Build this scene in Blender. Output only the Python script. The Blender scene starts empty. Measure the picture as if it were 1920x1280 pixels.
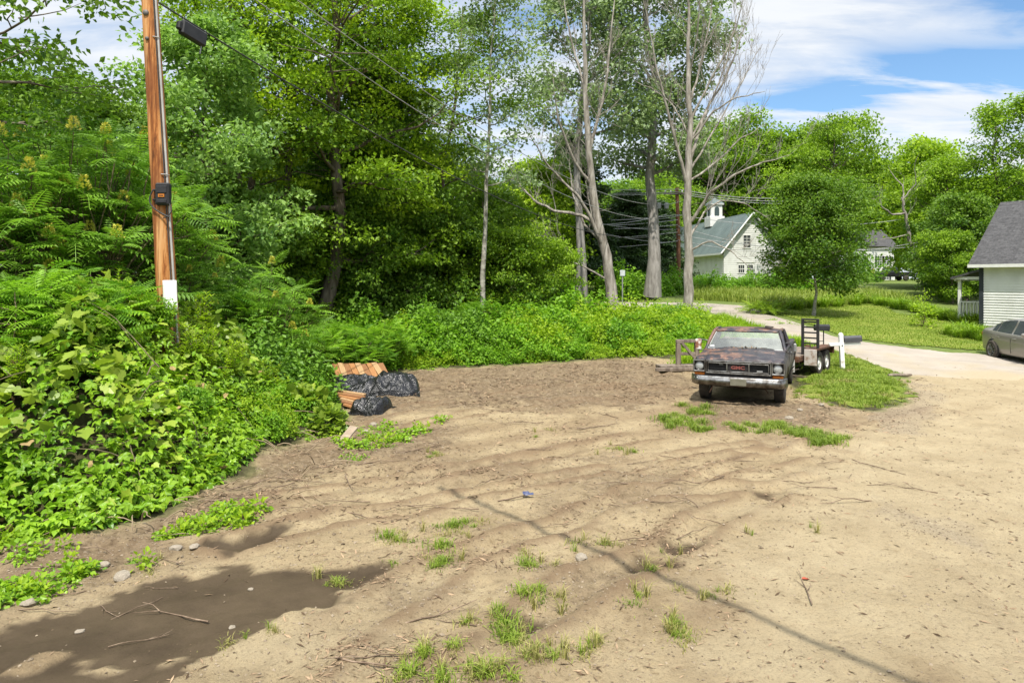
import bpy, bmesh, math, random
import numpy as np
from mathutils import Vector, Matrix

RNG = np.random.default_rng(11)
random.seed(11)
scene = bpy.context.scene
COL = scene.collection
PI = math.pi

# ------------------------------------------------------------------ camera numbers
CAMH, HY, FP = 2.8, 525.0, 1280.0          # height, horizon row, focal length (1920 px wide frame)

def at(px, py, D):
    """a point seen at a picture position, D metres out"""
    return np.array([(px - 960.0) / FP * D, D, CAMH + (HY - py) / FP * D])

# ------------------------------------------------------------------ noise
def _h(ix, iy, seed):
    n = (ix.astype(np.int64) * 374761393 + iy.astype(np.int64) * 668265263 + seed * 974634777) & 0xFFFFFFFF
    n = ((n ^ (n >> 13)) * 1274126177) & 0xFFFFFFFF
    n = (n ^ (n >> 16)) & 0xFFFF
    return n / 65535.0

def vnoise(x, y, seed=0):
    x = np.asarray(x, float); y = np.asarray(y, float)
    ix = np.floor(x); iy = np.floor(y)
    fx = x - ix; fy = y - iy
    fx = fx * fx * (3 - 2 * fx); fy = fy * fy * (3 - 2 * fy)
    ix = ix.astype(np.int64); iy = iy.astype(np.int64)
    a = _h(ix, iy, seed); b = _h(ix + 1, iy, seed); c = _h(ix, iy + 1, seed); d = _h(ix + 1, iy + 1, seed)
    return (a * (1 - fx) + b * fx) * (1 - fy) + (c * (1 - fx) + d * fx) * fy

def fbm(x, y, oct=4, seed=0, gain=.5):
    s = 0; a = 1; t = 0
    for i in range(oct):
        s = s + a * vnoise(np.asarray(x) * 2 ** i + 17.3 * i, np.asarray(y) * 2 ** i - 9.1 * i, seed + i)
        t += a; a *= gain
    return s / t

def sstep(a, b, x):
    t = np.clip((np.asarray(x, float) - a) / (b - a), 0, 1)
    return t * t * (3 - 2 * t)

def seg_dist(x, y, pts):
    d = np.full(np.shape(x), 1e9)
    for (ax, ay), (bx, by) in zip(pts[:-1], pts[1:]):
        vx, vy = bx - ax, by - ay
        L = vx * vx + vy * vy + 1e-12
        t = np.clip(((x - ax) * vx + (y - ay) * vy) / L, 0, 1)
        d = np.minimum(d, np.hypot(x - ax - t * vx, y - ay - t * vy))
    return d

def inside(x, y, poly):
    x = np.asarray(x, float); y = np.asarray(y, float)
    r = np.zeros(x.shape, bool)
    n = len(poly)
    for i in range(n):
        x0, y0 = poly[i]; x1, y1 = poly[(i + 1) % n]
        if y0 == y1: continue
        c = ((y0 > y) != (y1 > y)) & (x < (x1 - x0) * (y - y0) / (y1 - y0) + x0)
        r ^= c
    return r

def signed(x, y, poly):
    """distance to a closed outline, positive inside"""
    d = seg_dist(x, y, list(poly) + [poly[0]])
    return np.where(inside(x, y, poly), d, -d)

# ------------------------------------------------------------------ terrain
TOE = [(-12, 5.9), (-9, 6.6), (-5.65, 7.4), (-4.6, 7.9), (-4.0, 9.3), (-3.85, 11.2), (-3.75, 13.2), (-4.7, 15.2), (-5.6, 18), (-7.2, 22), (-9, 26)]
BANK = TOE + [(-60, 30), (-60, 5.5)]

def tz(x, y):
    """the lie of the land without its small bumps"""
    x = np.asarray(x, float); y = np.asarray(y, float)
    t = y - 20 - np.clip((x - 10) * .5, 0, 6)
    z = .065 * (np.sqrt(t * t + 6) + t) / 2 - .01
    z = 3.1 * np.tanh(np.clip(z, 0, None) / 3.1)
    d = signed(x, y, BANK)
    b = 1.30 * sstep(-.15, 2.6, d) * (1 - .55 * sstep(15, 24, y))
    return z + b + .07 * (fbm(x * .35, y * .35, 3, 5) - .5)

_D = np.concatenate([np.arange(3, 30, .02), np.arange(30, 220, .1)])
def hit(px, py):
    """where the sight line through a picture position meets the ground"""
    X = (px - 960.0) / FP * _D
    Z = CAMH + (HY - py) / FP * _D
    k = np.nonzero(Z < tz(X, _D))[0]
    i = k[0] if len(k) else len(_D) - 1
    return np.array([X[i], _D[i], float(tz(X[i], _D[i]))])
def hit2(pts):
    return [tuple(hit(*p)[:2]) for p in pts]

# ------------------------------------------------------------------ mesh building
class MB:
    def __init__(s): s.v = []; s.f = []; s.n = 0; s.tint = []; s.sm = []
    def add(s, verts, faces, tint=None, smooth=False):
        verts = np.asarray(verts, float).reshape(-1, 3)
        if isinstance(faces, np.ndarray): faces = [faces]
        else:
            by = {}
            for f in faces: by.setdefault(len(f), []).append(f)
            faces = [np.array(v, dtype=np.int64) for v in by.values()]
        for fa in faces:
            if len(fa) == 0: continue
            s.f.append(fa + s.n)
            s.sm.append(np.full(len(fa), smooth))
            s.tint.append(np.broadcast_to(np.asarray(.5 if tint is None else tint, float), (len(fa),)).copy())
        s.v.append(verts); s.n += len(verts)
        return s
    def mesh(s, name, mat=None):
        me = bpy.data.meshes.new(name)
        if s.n:
            V = np.concatenate(s.v)
            me.vertices.add(len(V)); me.vertices.foreach_set('co', V.ravel())
            tot = np.concatenate([np.full(len(f), f.shape[1], np.int32) for f in s.f])
            idx = np.concatenate([f.ravel() for f in s.f]).astype(np.int32)
            me.loops.add(len(idx)); me.loops.foreach_set('vertex_index', idx)
            st = np.concatenate([[0], np.cumsum(tot)[:-1]]).astype(np.int32)
            me.polygons.add(len(tot)); me.polygons.foreach_set('loop_start', st)
            try: me.polygons.foreach_set('loop_total', tot)
            except Exception: pass
            me.polygons.foreach_set('use_smooth', np.concatenate(s.sm))
            me.update(calc_edges=True)
            a = me.attributes.new('tint', 'FLOAT', 'FACE')
            a.data.foreach_set('value', np.concatenate(s.tint).astype(np.float32))
            me.validate()
        if mat: me.materials.append(mat)
        return me
    def build(s, name, mat=None, parent=None, loc=None, rot=None):
        o = bpy.data.objects.new(name, s.mesh(name, mat))
        COL.objects.link(o)
        if parent: o.parent = parent
        if loc is not None: o.location = loc
        if rot is not None: o.rotation_euler = rot
        return o
    # --- shapes
    def box(s, c, size, rot=None, bev=0., taper=None):
        hx, hy, hz = [q / 2 for q in size]
        if bev <= 0:
            v = np.array([[sx * hx, sy * hy, sz * hz] for sz in (-1, 1) for sy in (-1, 1) for sx in (-1, 1)])
            f = [(0, 2, 3, 1), (4, 5, 7, 6), (0, 1, 5, 4), (2, 6, 7, 3), (0, 4, 6, 2), (1, 3, 7, 5)]
        else:
            b = min(bev, .49 * min(size)); v = []; idx = {}
            for sz in (-1, 1):
                for sy in (-1, 1):
                    for sx in (-1, 1):
                        for ax in range(3):
                            p = [sx * (hx - b), sy * (hy - b), sz * (hz - b)]
                            p[ax] = (sx, sy, sz)[ax] * (hx, hy, hz)[ax]
                            idx[(sx, sy, sz, ax)] = len(v); v.append(p)
            f = []
            S = (-1, 1)
            for ax in range(3):
                o = [k for k in range(3) if k != ax]
                for sg in S:
                    q = []
                    for (a, c2) in ((-1, -1), (1, -1), (1, 1), (-1, 1)):
                        t = [0, 0, 0]; t[ax] = sg; t[o[0]] = a; t[o[1]] = c2
                        q.append(idx[(t[0], t[1], t[2], ax)])
                    f.append(tuple(q) if (sg == 1) == (ax != 1) else tuple(q[::-1]))
            for ax in range(3):
                o = [k for k in range(3) if k != ax]
                for a in S:
                    for c2 in S:
                        q = []
                        for (e, fa) in ((-1, o[0]), (1, o[0]), (1, o[1]), (-1, o[1])):
                            t = [0, 0, 0]; t[ax] = e; t[o[0]] = a; t[o[1]] = c2
                            q.append(idx[(t[0], t[1], t[2], fa)])
                        f.append(tuple(q))
            for sx in S:
                for sy in S:
                    for sz in S: f.append((idx[(sx, sy, sz, 0)], idx[(sx, sy, sz, 1)], idx[(sx, sy, sz, 2)]))
            v = np.array(v)
        if taper is not None:
            k = (v[:, 2] + hz) / (2 * hz)
            v[:, 0] *= 1 + (taper[0] - 1) * k; v[:, 1] *= 1 + (taper[1] - 1) * k
        if rot is not None: v = v @ np.array(rot).T
        return s.add(v + np.array(c), f)
    def tube(s, pts, rad, n=6, cap=True, tint=None):
        pts = np.asarray(pts, float); m = len(pts)
        rad = np.broadcast_to(np.asarray(rad, float), (m,))
        tan = np.gradient(pts, axis=0); tan /= np.linalg.norm(tan, axis=1)[:, None] + 1e-9
        ref = np.array([0, 0, 1.]) if abs(tan[0][2]) < .8 else np.array([1., 0, 0])
        rings = []
        ang = np.arange(n) * 2 * PI / n
        for i in range(m):
            a = ref - tan[i] * (ref @ tan[i]); a /= np.linalg.norm(a) + 1e-9
            ref = a; b = np.cross(tan[i], a)
            rings.append(pts[i] + rad[i] * (np.cos(ang)[:, None] * a + np.sin(ang)[:, None] * b))
        V = np.concatenate(rings)
        i, j = np.meshgrid(np.arange(m - 1), np.arange(n), indexing='ij')
        q = np.stack([i * n + j, i * n + (j + 1) % n, (i + 1) * n + (j + 1) % n, (i + 1) * n + j], -1).reshape(-1, 4)
        s.add(V, q, tint=tint, smooth=True)
        if cap:
            s.add(rings[0], [tuple(range(n))[::-1]], tint=tint); s.add(rings[-1], [tuple(range(n))], tint=tint)
        return s
    def lathe(s, prof, c=(0, 0, 0), axis='z', n=20, rot=None):
        """prof: list of (radius, height)"""
        ang = np.arange(n) * 2 * PI / n; V = []
        for r, h in prof:
            V.append(np.stack([r * np.cos(ang), r * np.sin(ang), np.full(n, h)], 1))
        V = np.concatenate(V); m = len(prof)
        i, j = np.meshgrid(np.arange(m - 1), np.arange(n), indexing='ij')
        q = np.stack([i * n + j, i * n + (j + 1) % n, (i + 1) * n + (j + 1) % n, (i + 1) * n + j], -1).reshape(-1, 4)
        if axis == 'x': V = V[:, [2, 0, 1]]
        if axis == 'y': V = V[:, [1, 2, 0]]
        if rot is not None: V = V @ np.array(rot).T
        return s.add(V + np.array(c), q, smooth=True)
    def grid(s, P, smooth=True, tint=None, keep=None):
        """P: (n,m,3) lattice"""
        n, m = P.shape[:2]
        i, j = np.meshgrid(np.arange(n - 1), np.arange(m - 1), indexing='ij')
        q = np.stack([i * m + j, (i + 1) * m + j, (i + 1) * m + j + 1, i * m + j + 1], -1)
        if keep is not None: q = q[keep]
        return s.add(P.reshape(-1, 3), q.reshape(-1, 4), smooth=smooth, tint=tint)
    def prism(s, poly, d0, d1, plane='xz'):
        """2-D outline given depth along the third axis"""
        poly = np.asarray(poly, float); n = len(poly)
        def lift(d):
            z = np.full(n, d)
            if plane == 'xz': return np.stack([poly[:, 0], z, poly[:, 1]], 1)
            if plane == 'yz': return np.stack([z, poly[:, 0], poly[:, 1]], 1)
            return np.stack([poly[:, 0], poly[:, 1], z], 1)
        V = np.concatenate([lift(d0), lift(d1)])
        f = [tuple(range(n))[::-1], tuple(range(n, 2 * n))] + [(i, (i + 1) % n, n + (i + 1) % n, n + i) for i in range(n)]
        return s.add(V, f)
    def inst(s, T, faces, pos, ydir, nrm, scale, tint=None, sx=None):
        """copies of a small template: length along ydir, face towards nrm"""
        T = np.asarray(T, float); n = len(pos)
        y = ydir / (np.linalg.norm(ydir, axis=1)[:, None] + 1e-9)
        z = nrm - y * np.sum(nrm * y, 1)[:, None]
        z /= np.linalg.norm(z, axis=1)[:, None] + 1e-9
        x = np.cross(y, z)
        B = np.stack([x, y, z], 1)                       # n,3,3
        TT = T[None] * np.ones((n, 1, 1))
        if sx is not None: TT = TT * np.stack([sx, np.ones(n), np.ones(n)], 1)[:, None, :]
        V = pos[:, None, :] + np.einsum('nkj,nji->nki', TT, B) * np.broadcast_to(np.asarray(scale, float), (n,))[:, None, None]
        k = len(T)
        by = {}
        for f in faces: by.setdefault(len(f), []).append(f)
        base = s.n
        s.v.append(V.reshape(-1, 3)); s.n += n * k
        off = (np.arange(n) * k + base)[:, None, None]
        for L, fs in by.items():
            fa = (np.array(fs)[None] + off).reshape(-1, L)
            s.f.append(fa); s.sm.append(np.zeros(len(fa), bool))
            t = np.full(n, .5) if tint is None else np.asarray(tint)
            s.tint.append(np.repeat(t, len(fs)))
        return s

def rotz(a): return np.array([[math.cos(a), -math.sin(a), 0], [math.sin(a), math.cos(a), 0], [0, 0, 1.]])
def rotx(a): return np.array([[1., 0, 0], [0, math.cos(a), -math.sin(a)], [0, math.sin(a), math.cos(a)]])
def roty(a): return np.array([[math.cos(a), 0, math.sin(a)], [0, 1., 0], [-math.sin(a), 0, math.cos(a)]])

def tag(o, label, cat, group=None):
    o['label'] = label; o['category'] = cat
    if group: o['group'] = group
    return o
def kind(o, k): o['kind'] = k; return o
def thing(name, label, cat, loc=(0, 0, 0), rz=0, group=None, sc=None, rot=None):
    o = bpy.data.objects.new(name, None); COL.objects.link(o)
    o.empty_display_size = .2
    o.location = [float(q) for q in loc]; o.rotation_euler = rot if rot is not None else (0, 0, rz)
    if sc is not None: o.scale = (sc, sc, sc) if np.isscalar(sc) else sc
    return tag(o, label, cat, group)
def dup(root, label, loc, rz=0, sc=None, group=None, rot=None):
    r = root.copy(); COL.objects.link(r)
    r.location = [float(q) for q in loc]; r.rotation_euler = rot if rot is not None else (0, 0, rz)
    if sc is not None: r.scale = (sc, sc, sc) if np.isscalar(sc) else sc
    r['label'] = label
    if group: r['group'] = group
    for ch in list(root.children):
        c = ch.copy(); COL.objects.link(c); c.parent = r
        for g in list(ch.children):
            d = g.copy(); COL.objects.link(d); d.parent = c
    return r
def place(o, loc, rz=0, sc=None, rot=None):
    o.location = [float(q) for q in loc]; o.rotation_euler = rot if rot is not None else (0, 0, rz)
    if sc is not None: o.scale = (sc, sc, sc) if np.isscalar(sc) else sc
    return o

# ------------------------------------------------------------------ materials
def newmat(name):
    m = bpy.data.materials.new(name); m.use_nodes = True
    nt = m.node_tree; nt.nodes.clear()
    out = nt.nodes.new('ShaderNodeOutputMaterial')
    return m, nt, out
def N(nt, t, **kw):
    n = nt.nodes.new('ShaderNode' + t)
    for k, v in kw.items():
        if k.startswith('i_'):
            key = k[2:].replace('_', ' ')
            n.inputs[key].default_value = v
        else: setattr(n, k, v)
    return n
def ramp(nt, fac, stops):
    r = nt.nodes.new('ShaderNodeValToRGB')
    e = r.color_ramp.elements
    while len(e) < len(stops): e.new(.5)
    for q, (p, c) in zip(e, stops):
        q.position = p; q.color = (*c, 1) if len(c) == 3 else c
    nt.links.new(fac, r.inputs[0]); return r.outputs[0]
def mixc(nt, fac, a, b, mode='MIX'):
    m = nt.nodes.new('ShaderNodeMix'); m.data_type = 'RGBA'; m.blend_type = mode
    for s, v in ((0, fac), (6, a), (7, b)):
        if hasattr(v, 'links') or isinstance(v, bpy.types.NodeSocket): nt.links.new(v, m.inputs[s])
        else: m.inputs[s].default_value = v if s == 0 else ((*v, 1) if len(v) == 3 else v)
    return m.outputs[2]
def math_(nt, op, a, b=0.0, clamp=False):
    m = nt.nodes.new('ShaderNodeMath'); m.operation = op; m.use_clamp = clamp
    for s, v in ((0, a), (1, b)):
        if isinstance(v, bpy.types.NodeSocket): nt.links.new(v, m.inputs[s])
        else: m.inputs[s].default_value = v
    return m.outputs[0]
def noise(nt, scale, detail=5, rough=.55, coord='Object', vec=None, stretch=None, dist=0.):
    n = nt.nodes.new('ShaderNodeTexNoise')
    n.inputs['Scale'].default_value = scale; n.inputs['Detail'].default_value = detail
    n.inputs['Roughness'].default_value = rough; n.inputs['Distortion'].default_value = dist
    if vec is None:
        tc = nt.nodes.new('ShaderNodeTexCoord'); vec = tc.outputs[coord]
    if stretch:
        mp = nt.nodes.new('ShaderNodeMapping'); mp.inputs['Scale'].default_value = stretch
        nt.links.new(vec, mp.inputs[0]); vec = mp.outputs[0]
    nt.links.new(vec, n.inputs['Vector'])
    return n.outputs['Fac']
def attr(nt, name):
    a = nt.nodes.new('ShaderNodeAttribute'); a.attribute_name = name; return a.outputs['Fac']
def bump(nt, h, strength=.3, dist=.02):
    b = nt.nodes.new('ShaderNodeBump'); b.inputs['Strength'].default_value = strength
    b.inputs['Distance'].default_value = dist; nt.links.new(h, b.inputs['Height']); return b.outputs[0]

def mat(name, cols, scale=3., rough=.7, metal=0., bumpn=.15, bscale=None, bdist=.01, stretch=None, spec=.3, detail=6, lo=.3, hi=.7, coat=0.):
    """mottled surface: colours spread along a noise"""
    m, nt, out = newmat(name)
    p = N(nt, 'BsdfPrincipled')
    f = noise(nt, scale, detail, .6, stretch=stretch)
    n = len(cols)
    if n == 1: p.inputs['Base Color'].default_value = (*cols[0], 1)
    else:
        c = ramp(nt, f, [(lo + (hi - lo) * i / (n - 1), cc) for i, cc in enumerate(cols)])
        nt.links.new(c, p.inputs['Base Color'])
    p.inputs['Roughness'].default_value = rough; p.inputs['Metallic'].default_value = metal
    p.inputs['Specular IOR Level'].default_value = spec
    if coat: p.inputs['Coat Weight'].default_value = coat
    if bumpn:
        h = noise(nt, bscale or scale * 4, 5, .6, stretch=stretch)
        nt.links.new(bump(nt, h, bumpn, bdist), p.inputs['Normal'])
    nt.links.new(p.outputs[0], out.inputs[0])
    return m

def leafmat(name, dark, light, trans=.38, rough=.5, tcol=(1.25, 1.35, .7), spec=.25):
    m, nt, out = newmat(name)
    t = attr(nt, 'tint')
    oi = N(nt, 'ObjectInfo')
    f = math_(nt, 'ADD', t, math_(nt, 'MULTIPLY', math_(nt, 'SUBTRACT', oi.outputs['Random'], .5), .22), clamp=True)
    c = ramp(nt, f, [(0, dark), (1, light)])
    p = N(nt, 'BsdfPrincipled'); p.inputs['Roughness'].default_value = rough
    p.inputs['Specular IOR Level'].default_value = spec
    nt.links.new(c, p.inputs['Base Color'])
    tr = N(nt, 'BsdfTranslucent')
    nt.links.new(mixc(nt, 1., c, tcol, 'MULTIPLY'), tr.inputs[0])
    mx = N(nt, 'MixShader'); mx.inputs[0].default_value = trans
    nt.links.new(p.outputs[0], mx.inputs[1]); nt.links.new(tr.outputs[0], mx.inputs[2])
    nt.links.new(mx.outputs[0], out.inputs[0])
    return m
# ================================================================== camera, sun, sky
cam = bpy.data.cameras.new('camera'); co = bpy.data.objects.new('camera', cam); COL.objects.link(co)
co.location = (0, 0, CAMH); co.rotation_euler = (PI / 2, 0, 0)
cam.sensor_width = 36; cam.lens = 36 * FP / 1920; cam.shift_y = -(640 - HY) / 1920
cam.clip_start = .05; cam.clip_end = 3000
scene.camera = co

SUN_EL = math.radians(62); SUN_H = np.array([-.08, -1.0]); SUN_H /= np.linalg.norm(SUN_H)
SUNV = np.array([SUN_H[0] * math.cos(SUN_EL), SUN_H[1] * math.cos(SUN_EL), math.sin(SUN_EL)])
sl = bpy.data.lights.new('sun', 'SUN'); so = bpy.data.objects.new('sun', sl); COL.objects.link(so)
sl.energy = 3.7; sl.angle = math.radians(.5); sl.color = (1, .95, .86)
so.location = (0, 0, 60)
so.rotation_euler = Vector(SUNV).to_track_quat('Z', 'Y').to_euler()

w = bpy.data.worlds.new('World'); scene.world = w; w.use_nodes = True
nt = w.node_tree; nt.nodes.clear()
wo = nt.nodes.new('ShaderNodeOutputWorld'); bg = nt.nodes.new('ShaderNodeBackground')
sky = nt.nodes.new('ShaderNodeTexSky'); sky.sky_type = 'NISHITA'; sky.sun_disc = False
sky.sun_elevation = SUN_EL; sky.sun_rotation = math.atan2(SUN_H[0], SUN_H[1]) % (2 * PI)
sky.air_density = 1.0; sky.dust_density = .6; sky.ozone_density = 1.6
tc = nt.nodes.new('ShaderNodeTexCoord')
sx = nt.nodes.new('ShaderNodeSeparateXYZ'); nt.links.new(tc.outputs['Generated'], sx.inputs[0])
zz = math_(nt, 'ADD', math_(nt, 'MAXIMUM', sx.outputs[2], 0.0), .16)
cx = nt.nodes.new('ShaderNodeCombineXYZ')
nt.links.new(math_(nt, 'DIVIDE', sx.outputs[0], zz), cx.inputs[0])
nt.links.new(math_(nt, 'DIVIDE', sx.outputs[1], zz), cx.inputs[1])
mp = nt.nodes.new('ShaderNodeMapping'); nt.links.new(cx.outputs[0], mp.inputs[0])
mp.inputs['Location'].default_value = (1.35, .62, 0); mp.inputs['Rotation'].default_value = (0, 0, math.radians(12)); mp.inputs['Scale'].default_value = (.8, 1.5, 1)
c1 = noise(nt, 1.15, 8, .56, vec=mp.outputs[0], dist=.35)
mp2 = nt.nodes.new('ShaderNodeMapping'); nt.links.new(cx.outputs[0], mp2.inputs[0])
mp2.inputs['Rotation'].default_value = (0, 0, math.radians(20)); mp2.inputs['Scale'].default_value = (.75, 2.0, 1)
c2 = noise(nt, 2.4, 9, .62, vec=mp2.outputs[0], dist=.5)
cs = math_(nt, 'ADD', math_(nt, 'MULTIPLY', c1, .72), math_(nt, 'MULTIPLY', c2, .28))
# a long blue gap low over the right-hand hills, its edges torn by the same noise
uu = math_(nt, 'DIVIDE', sx.outputs[0], zz); vv = math_(nt, 'DIVIDE', sx.outputs[1], zz)
vv = math_(nt, 'ADD', vv, math_(nt, 'ADD', math_(nt, 'MULTIPLY', math_(nt, 'SUBTRACT', c1, .5), .9), math_(nt, 'MULTIPLY', math_(nt, 'SUBTRACT', c2, .5), .5)))
gq = math_(nt, 'ABSOLUTE', math_(nt, 'SUBTRACT', math_(nt, 'ADD', vv, math_(nt, 'MULTIPLY', uu, .28)), 2.38))
gap_v = N(nt, 'MapRange', interpolation_type='SMOOTHSTEP'); nt.links.new(gq, gap_v.inputs[0]); gap_v.inputs[1].default_value = .05; gap_v.inputs[2].default_value = .34; gap_v.inputs[3].default_value = 1; gap_v.inputs[4].default_value = 0
gap_u = N(nt, 'MapRange', interpolation_type='SMOOTHSTEP'); nt.links.new(uu, gap_u.inputs[0]); gap_u.inputs[1].default_value = .72; gap_u.inputs[2].default_value = 1.15
cs = math_(nt, 'SUBTRACT', math_(nt, 'ADD', cs, .035), math_(nt, 'MULTIPLY', math_(nt, 'MULTIPLY', gap_v.outputs[0], gap_u.outputs[0]), .20))
cov = ramp(nt, cs, [(.40, (0, 0, 0)), (.47, (.45, .45, .45)), (.58, (.93, .93, .93))])
shade = ramp(nt, c2, [(.3, (3.5, 3.85, 4.4)), (.62, (4.7, 4.8, 4.9))])
ovr = N(nt, 'MapRange', interpolation_type='SMOOTHSTEP'); nt.links.new(sx.outputs[2], ovr.inputs[0]); ovr.inputs[1].default_value = .42; ovr.inputs[2].default_value = .75; ovr.inputs[3].default_value = 1; ovr.inputs[4].default_value = 2.7
shade = mixc(nt, 1.0, shade, ovr.outputs[0], 'MULTIPLY')     # overhead clouds, out of view, brightened as added fill light
skb = mixc(nt, 1.0, sky.outputs[0], (.68, .83, .91), 'MULTIPLY')
nt.links.new(mixc(nt, cov, skb, shade), bg.inputs[0])
bg.inputs[1].default_value = .11
nt.links.new(bg.outputs[0], wo.inputs[0])

scene.view_settings.view_transform = 'Standard'; scene.view_settings.look = 'None'
scene.view_settings.exposure = .94; scene.view_settings.gamma = 1
scene.render.engine = 'CYCLES'
scene.cycles.use_denoising = True
scene.cycles.max_bounces = 7; scene.cycles.diffuse_bounces = 4; scene.cycles.glossy_bounces = 2
scene.cycles.transmission_bounces = 4; scene.cycles.transparent_max_bounces = 8
scene.cycles.caustics_reflective = False; scene.cycles.caustics_refractive = False
scene.cycles.sample_clamp_indirect = 8

# ================================================================== ground
LOT = hit2([(-40, 1010), (120, 1000), (240, 985), (330, 950), (420, 895), (500, 835), (600, 800), (650, 770), (700, 720), (770, 693), (850, 688), (960, 683),
            (1090, 676), (1200, 670), (1260, 674), (1320, 690), (1480, 705), (1515, 740), (1560, 760), (1650, 768), (1690, 752), (1690, 712), (1700, 700)]) + \
      [(13.5, 22.2), (19, 20.8), (30, 20), (60, 18), (60, -12), (-14, -12), (-14, 5.5)]
# patches on the bare ground (picture outline, strength)
HUMUS = [hit2(p) for p in (
    [(640, 700), (760, 692), (960, 684), (1200, 672), (1300, 700), (1290, 742), (1180, 765), (1060, 770), (900, 760), (760, 770), (700, 800), (640, 790)],
    [(0, 1000), (240, 985), (430, 900), (520, 830), (640, 800), (860, 800), (840, 845), (700, 870), (560, 890), (470, 960), (330, 1030), (260, 1060), (0, 1170)],
    [(760, 880), (860, 850), (1000, 855), (960, 890), (820, 905), (740, 900)],
    [(1000, 900), (1160, 860), (1300, 880), (1250, 930), (1060, 960)],
    [(1290, 745), (1480, 750), (1600, 770), (1560, 800), (1420, 800), (1300, 800)],
    [(640, 1180), (720, 1090), (810, 1060), (850, 1075), (760, 1130), (700, 1200)],
    [(1040, 1070), (1150, 1060), (1230, 1080), (1160, 1110), (1060, 1110)])]
DAMP = [hit2(p) for p in (
    [(1390, 915), (1440, 912), (1480, 918), (1450, 930), (1410, 928)],
    [(1245, 1015), (1290, 1010), (1320, 1022), (1280, 1030), (1250, 1026)],
    [(1160, 1050), (1200, 1038), (1240, 1048), (1265, 1058), (1220, 1068), (1175, 1068)],
    [(965, 1155), (1000, 1148), (1020, 1165), (985, 1180)],
    [(400, 1025), (470, 1000), (530, 993), (500, 1015), (450, 1035)],
    [(600, 1085), (680, 1062), (740, 1050), (700, 1078), (640, 1100)])]
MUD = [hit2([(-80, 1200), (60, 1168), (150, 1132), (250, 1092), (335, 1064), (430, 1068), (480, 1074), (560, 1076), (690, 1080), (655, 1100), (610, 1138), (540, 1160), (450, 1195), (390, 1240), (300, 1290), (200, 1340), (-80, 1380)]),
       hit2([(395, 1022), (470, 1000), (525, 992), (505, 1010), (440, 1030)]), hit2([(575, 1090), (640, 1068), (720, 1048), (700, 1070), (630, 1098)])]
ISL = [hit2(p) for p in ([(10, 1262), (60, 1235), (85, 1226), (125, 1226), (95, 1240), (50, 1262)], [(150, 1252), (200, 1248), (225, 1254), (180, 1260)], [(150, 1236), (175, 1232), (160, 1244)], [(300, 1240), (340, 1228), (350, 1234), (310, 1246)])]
PALE = [hit2(p) for p in (
    [(1560, 830), (1700, 790), (1920, 740), (2300, 760), (2300, 1300), (1300, 1300), (1380, 1050)],
    [(1700, 700), (1920, 690), (2200, 700), (2200, 760), (1760, 770)],
    [(320, 1290), (480, 1180), (640, 1110), (760, 1110), (680, 1220), (600, 1300)])]
GRAVEL = [hit2(p) for p in ([(1640, 770), (1730, 755), (1760, 775), (1745, 800), (1690, 815), (1640, 810)],
                            [(1700, 715), (1745, 720), (1765, 745), (1740, 770), (1700, 760)],
                            [(1640, 930), (1720, 960), (1850, 1010), (1840, 1030), (1740, 1000), (1640, 960)])]

def resample(pts, n):
    pts = np.array(pts); d = np.r_[0, np.cumsum(np.linalg.norm(np.diff(pts, axis=0), axis=1))]
    t = np.linspace(0, d[-1], n)
    return np.stack([np.interp(t, d, pts[:, k]) for k in range(2)], 1)
ys = [4.0]
while ys[-1] < 27: ys.append(ys[-1] + .0062 * ys[-1])
while ys[-1] < 95: ys.append(ys[-1] + .02 * ys[-1])
while ys[-1] < 900: ys.append(ys[-1] * 1.13)
ys = np.array([-300, -80, -20, -5, 1, 2.5, 3.3] + ys)
xs = list(np.arange(-9, 14, .05))
a, st = 14.0, .1
while a < 800: xs.append(a); a += st; st *= 1.14
a, st = -9.1, .1; L = []
while a > -800: L.append(a); a -= st; st *= 1.14
xs = np.array(L[::-1] + xs)
GX, GY = np.meshgrid(xs, ys, indexing='ij')
GZ = tz(GX, GY)
dl = signed(GX, GY, LOT)
wob = (fbm(GX * 1.3, GY * 1.3, 4, 31) - .5) * 1.0
lotm = sstep(-.12, .25, dl + wob * .9)
near = (GY > 3) & (GY < 30) & (np.abs(GX) < 16)
def msk(polys, soft, wb=1., seed=40):
    r = np.zeros_like(GX)
    wn = (fbm(GX * 2.3, GY * 2.3, 4, seed) - .5) * wb
    for p in polys: r = np.maximum(r, sstep(-soft, soft, signed(GX, GY, p) + wn))
    return r
hum = np.maximum(msk(HUMUS[:2] + HUMUS[4:5], .5, 1.6), .62 * msk(HUMUS[2:4] + HUMUS[5:], .5, 1.6))
damp = msk(DAMP, .06, .35, 50)
pale = msk(PALE, .6, 1.4, 60)
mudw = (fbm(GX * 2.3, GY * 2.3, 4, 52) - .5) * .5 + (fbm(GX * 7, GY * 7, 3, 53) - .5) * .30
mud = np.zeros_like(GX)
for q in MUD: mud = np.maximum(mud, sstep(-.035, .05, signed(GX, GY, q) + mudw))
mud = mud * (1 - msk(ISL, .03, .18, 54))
grv = msk(GRAVEL, .2, .9, 70)
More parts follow.
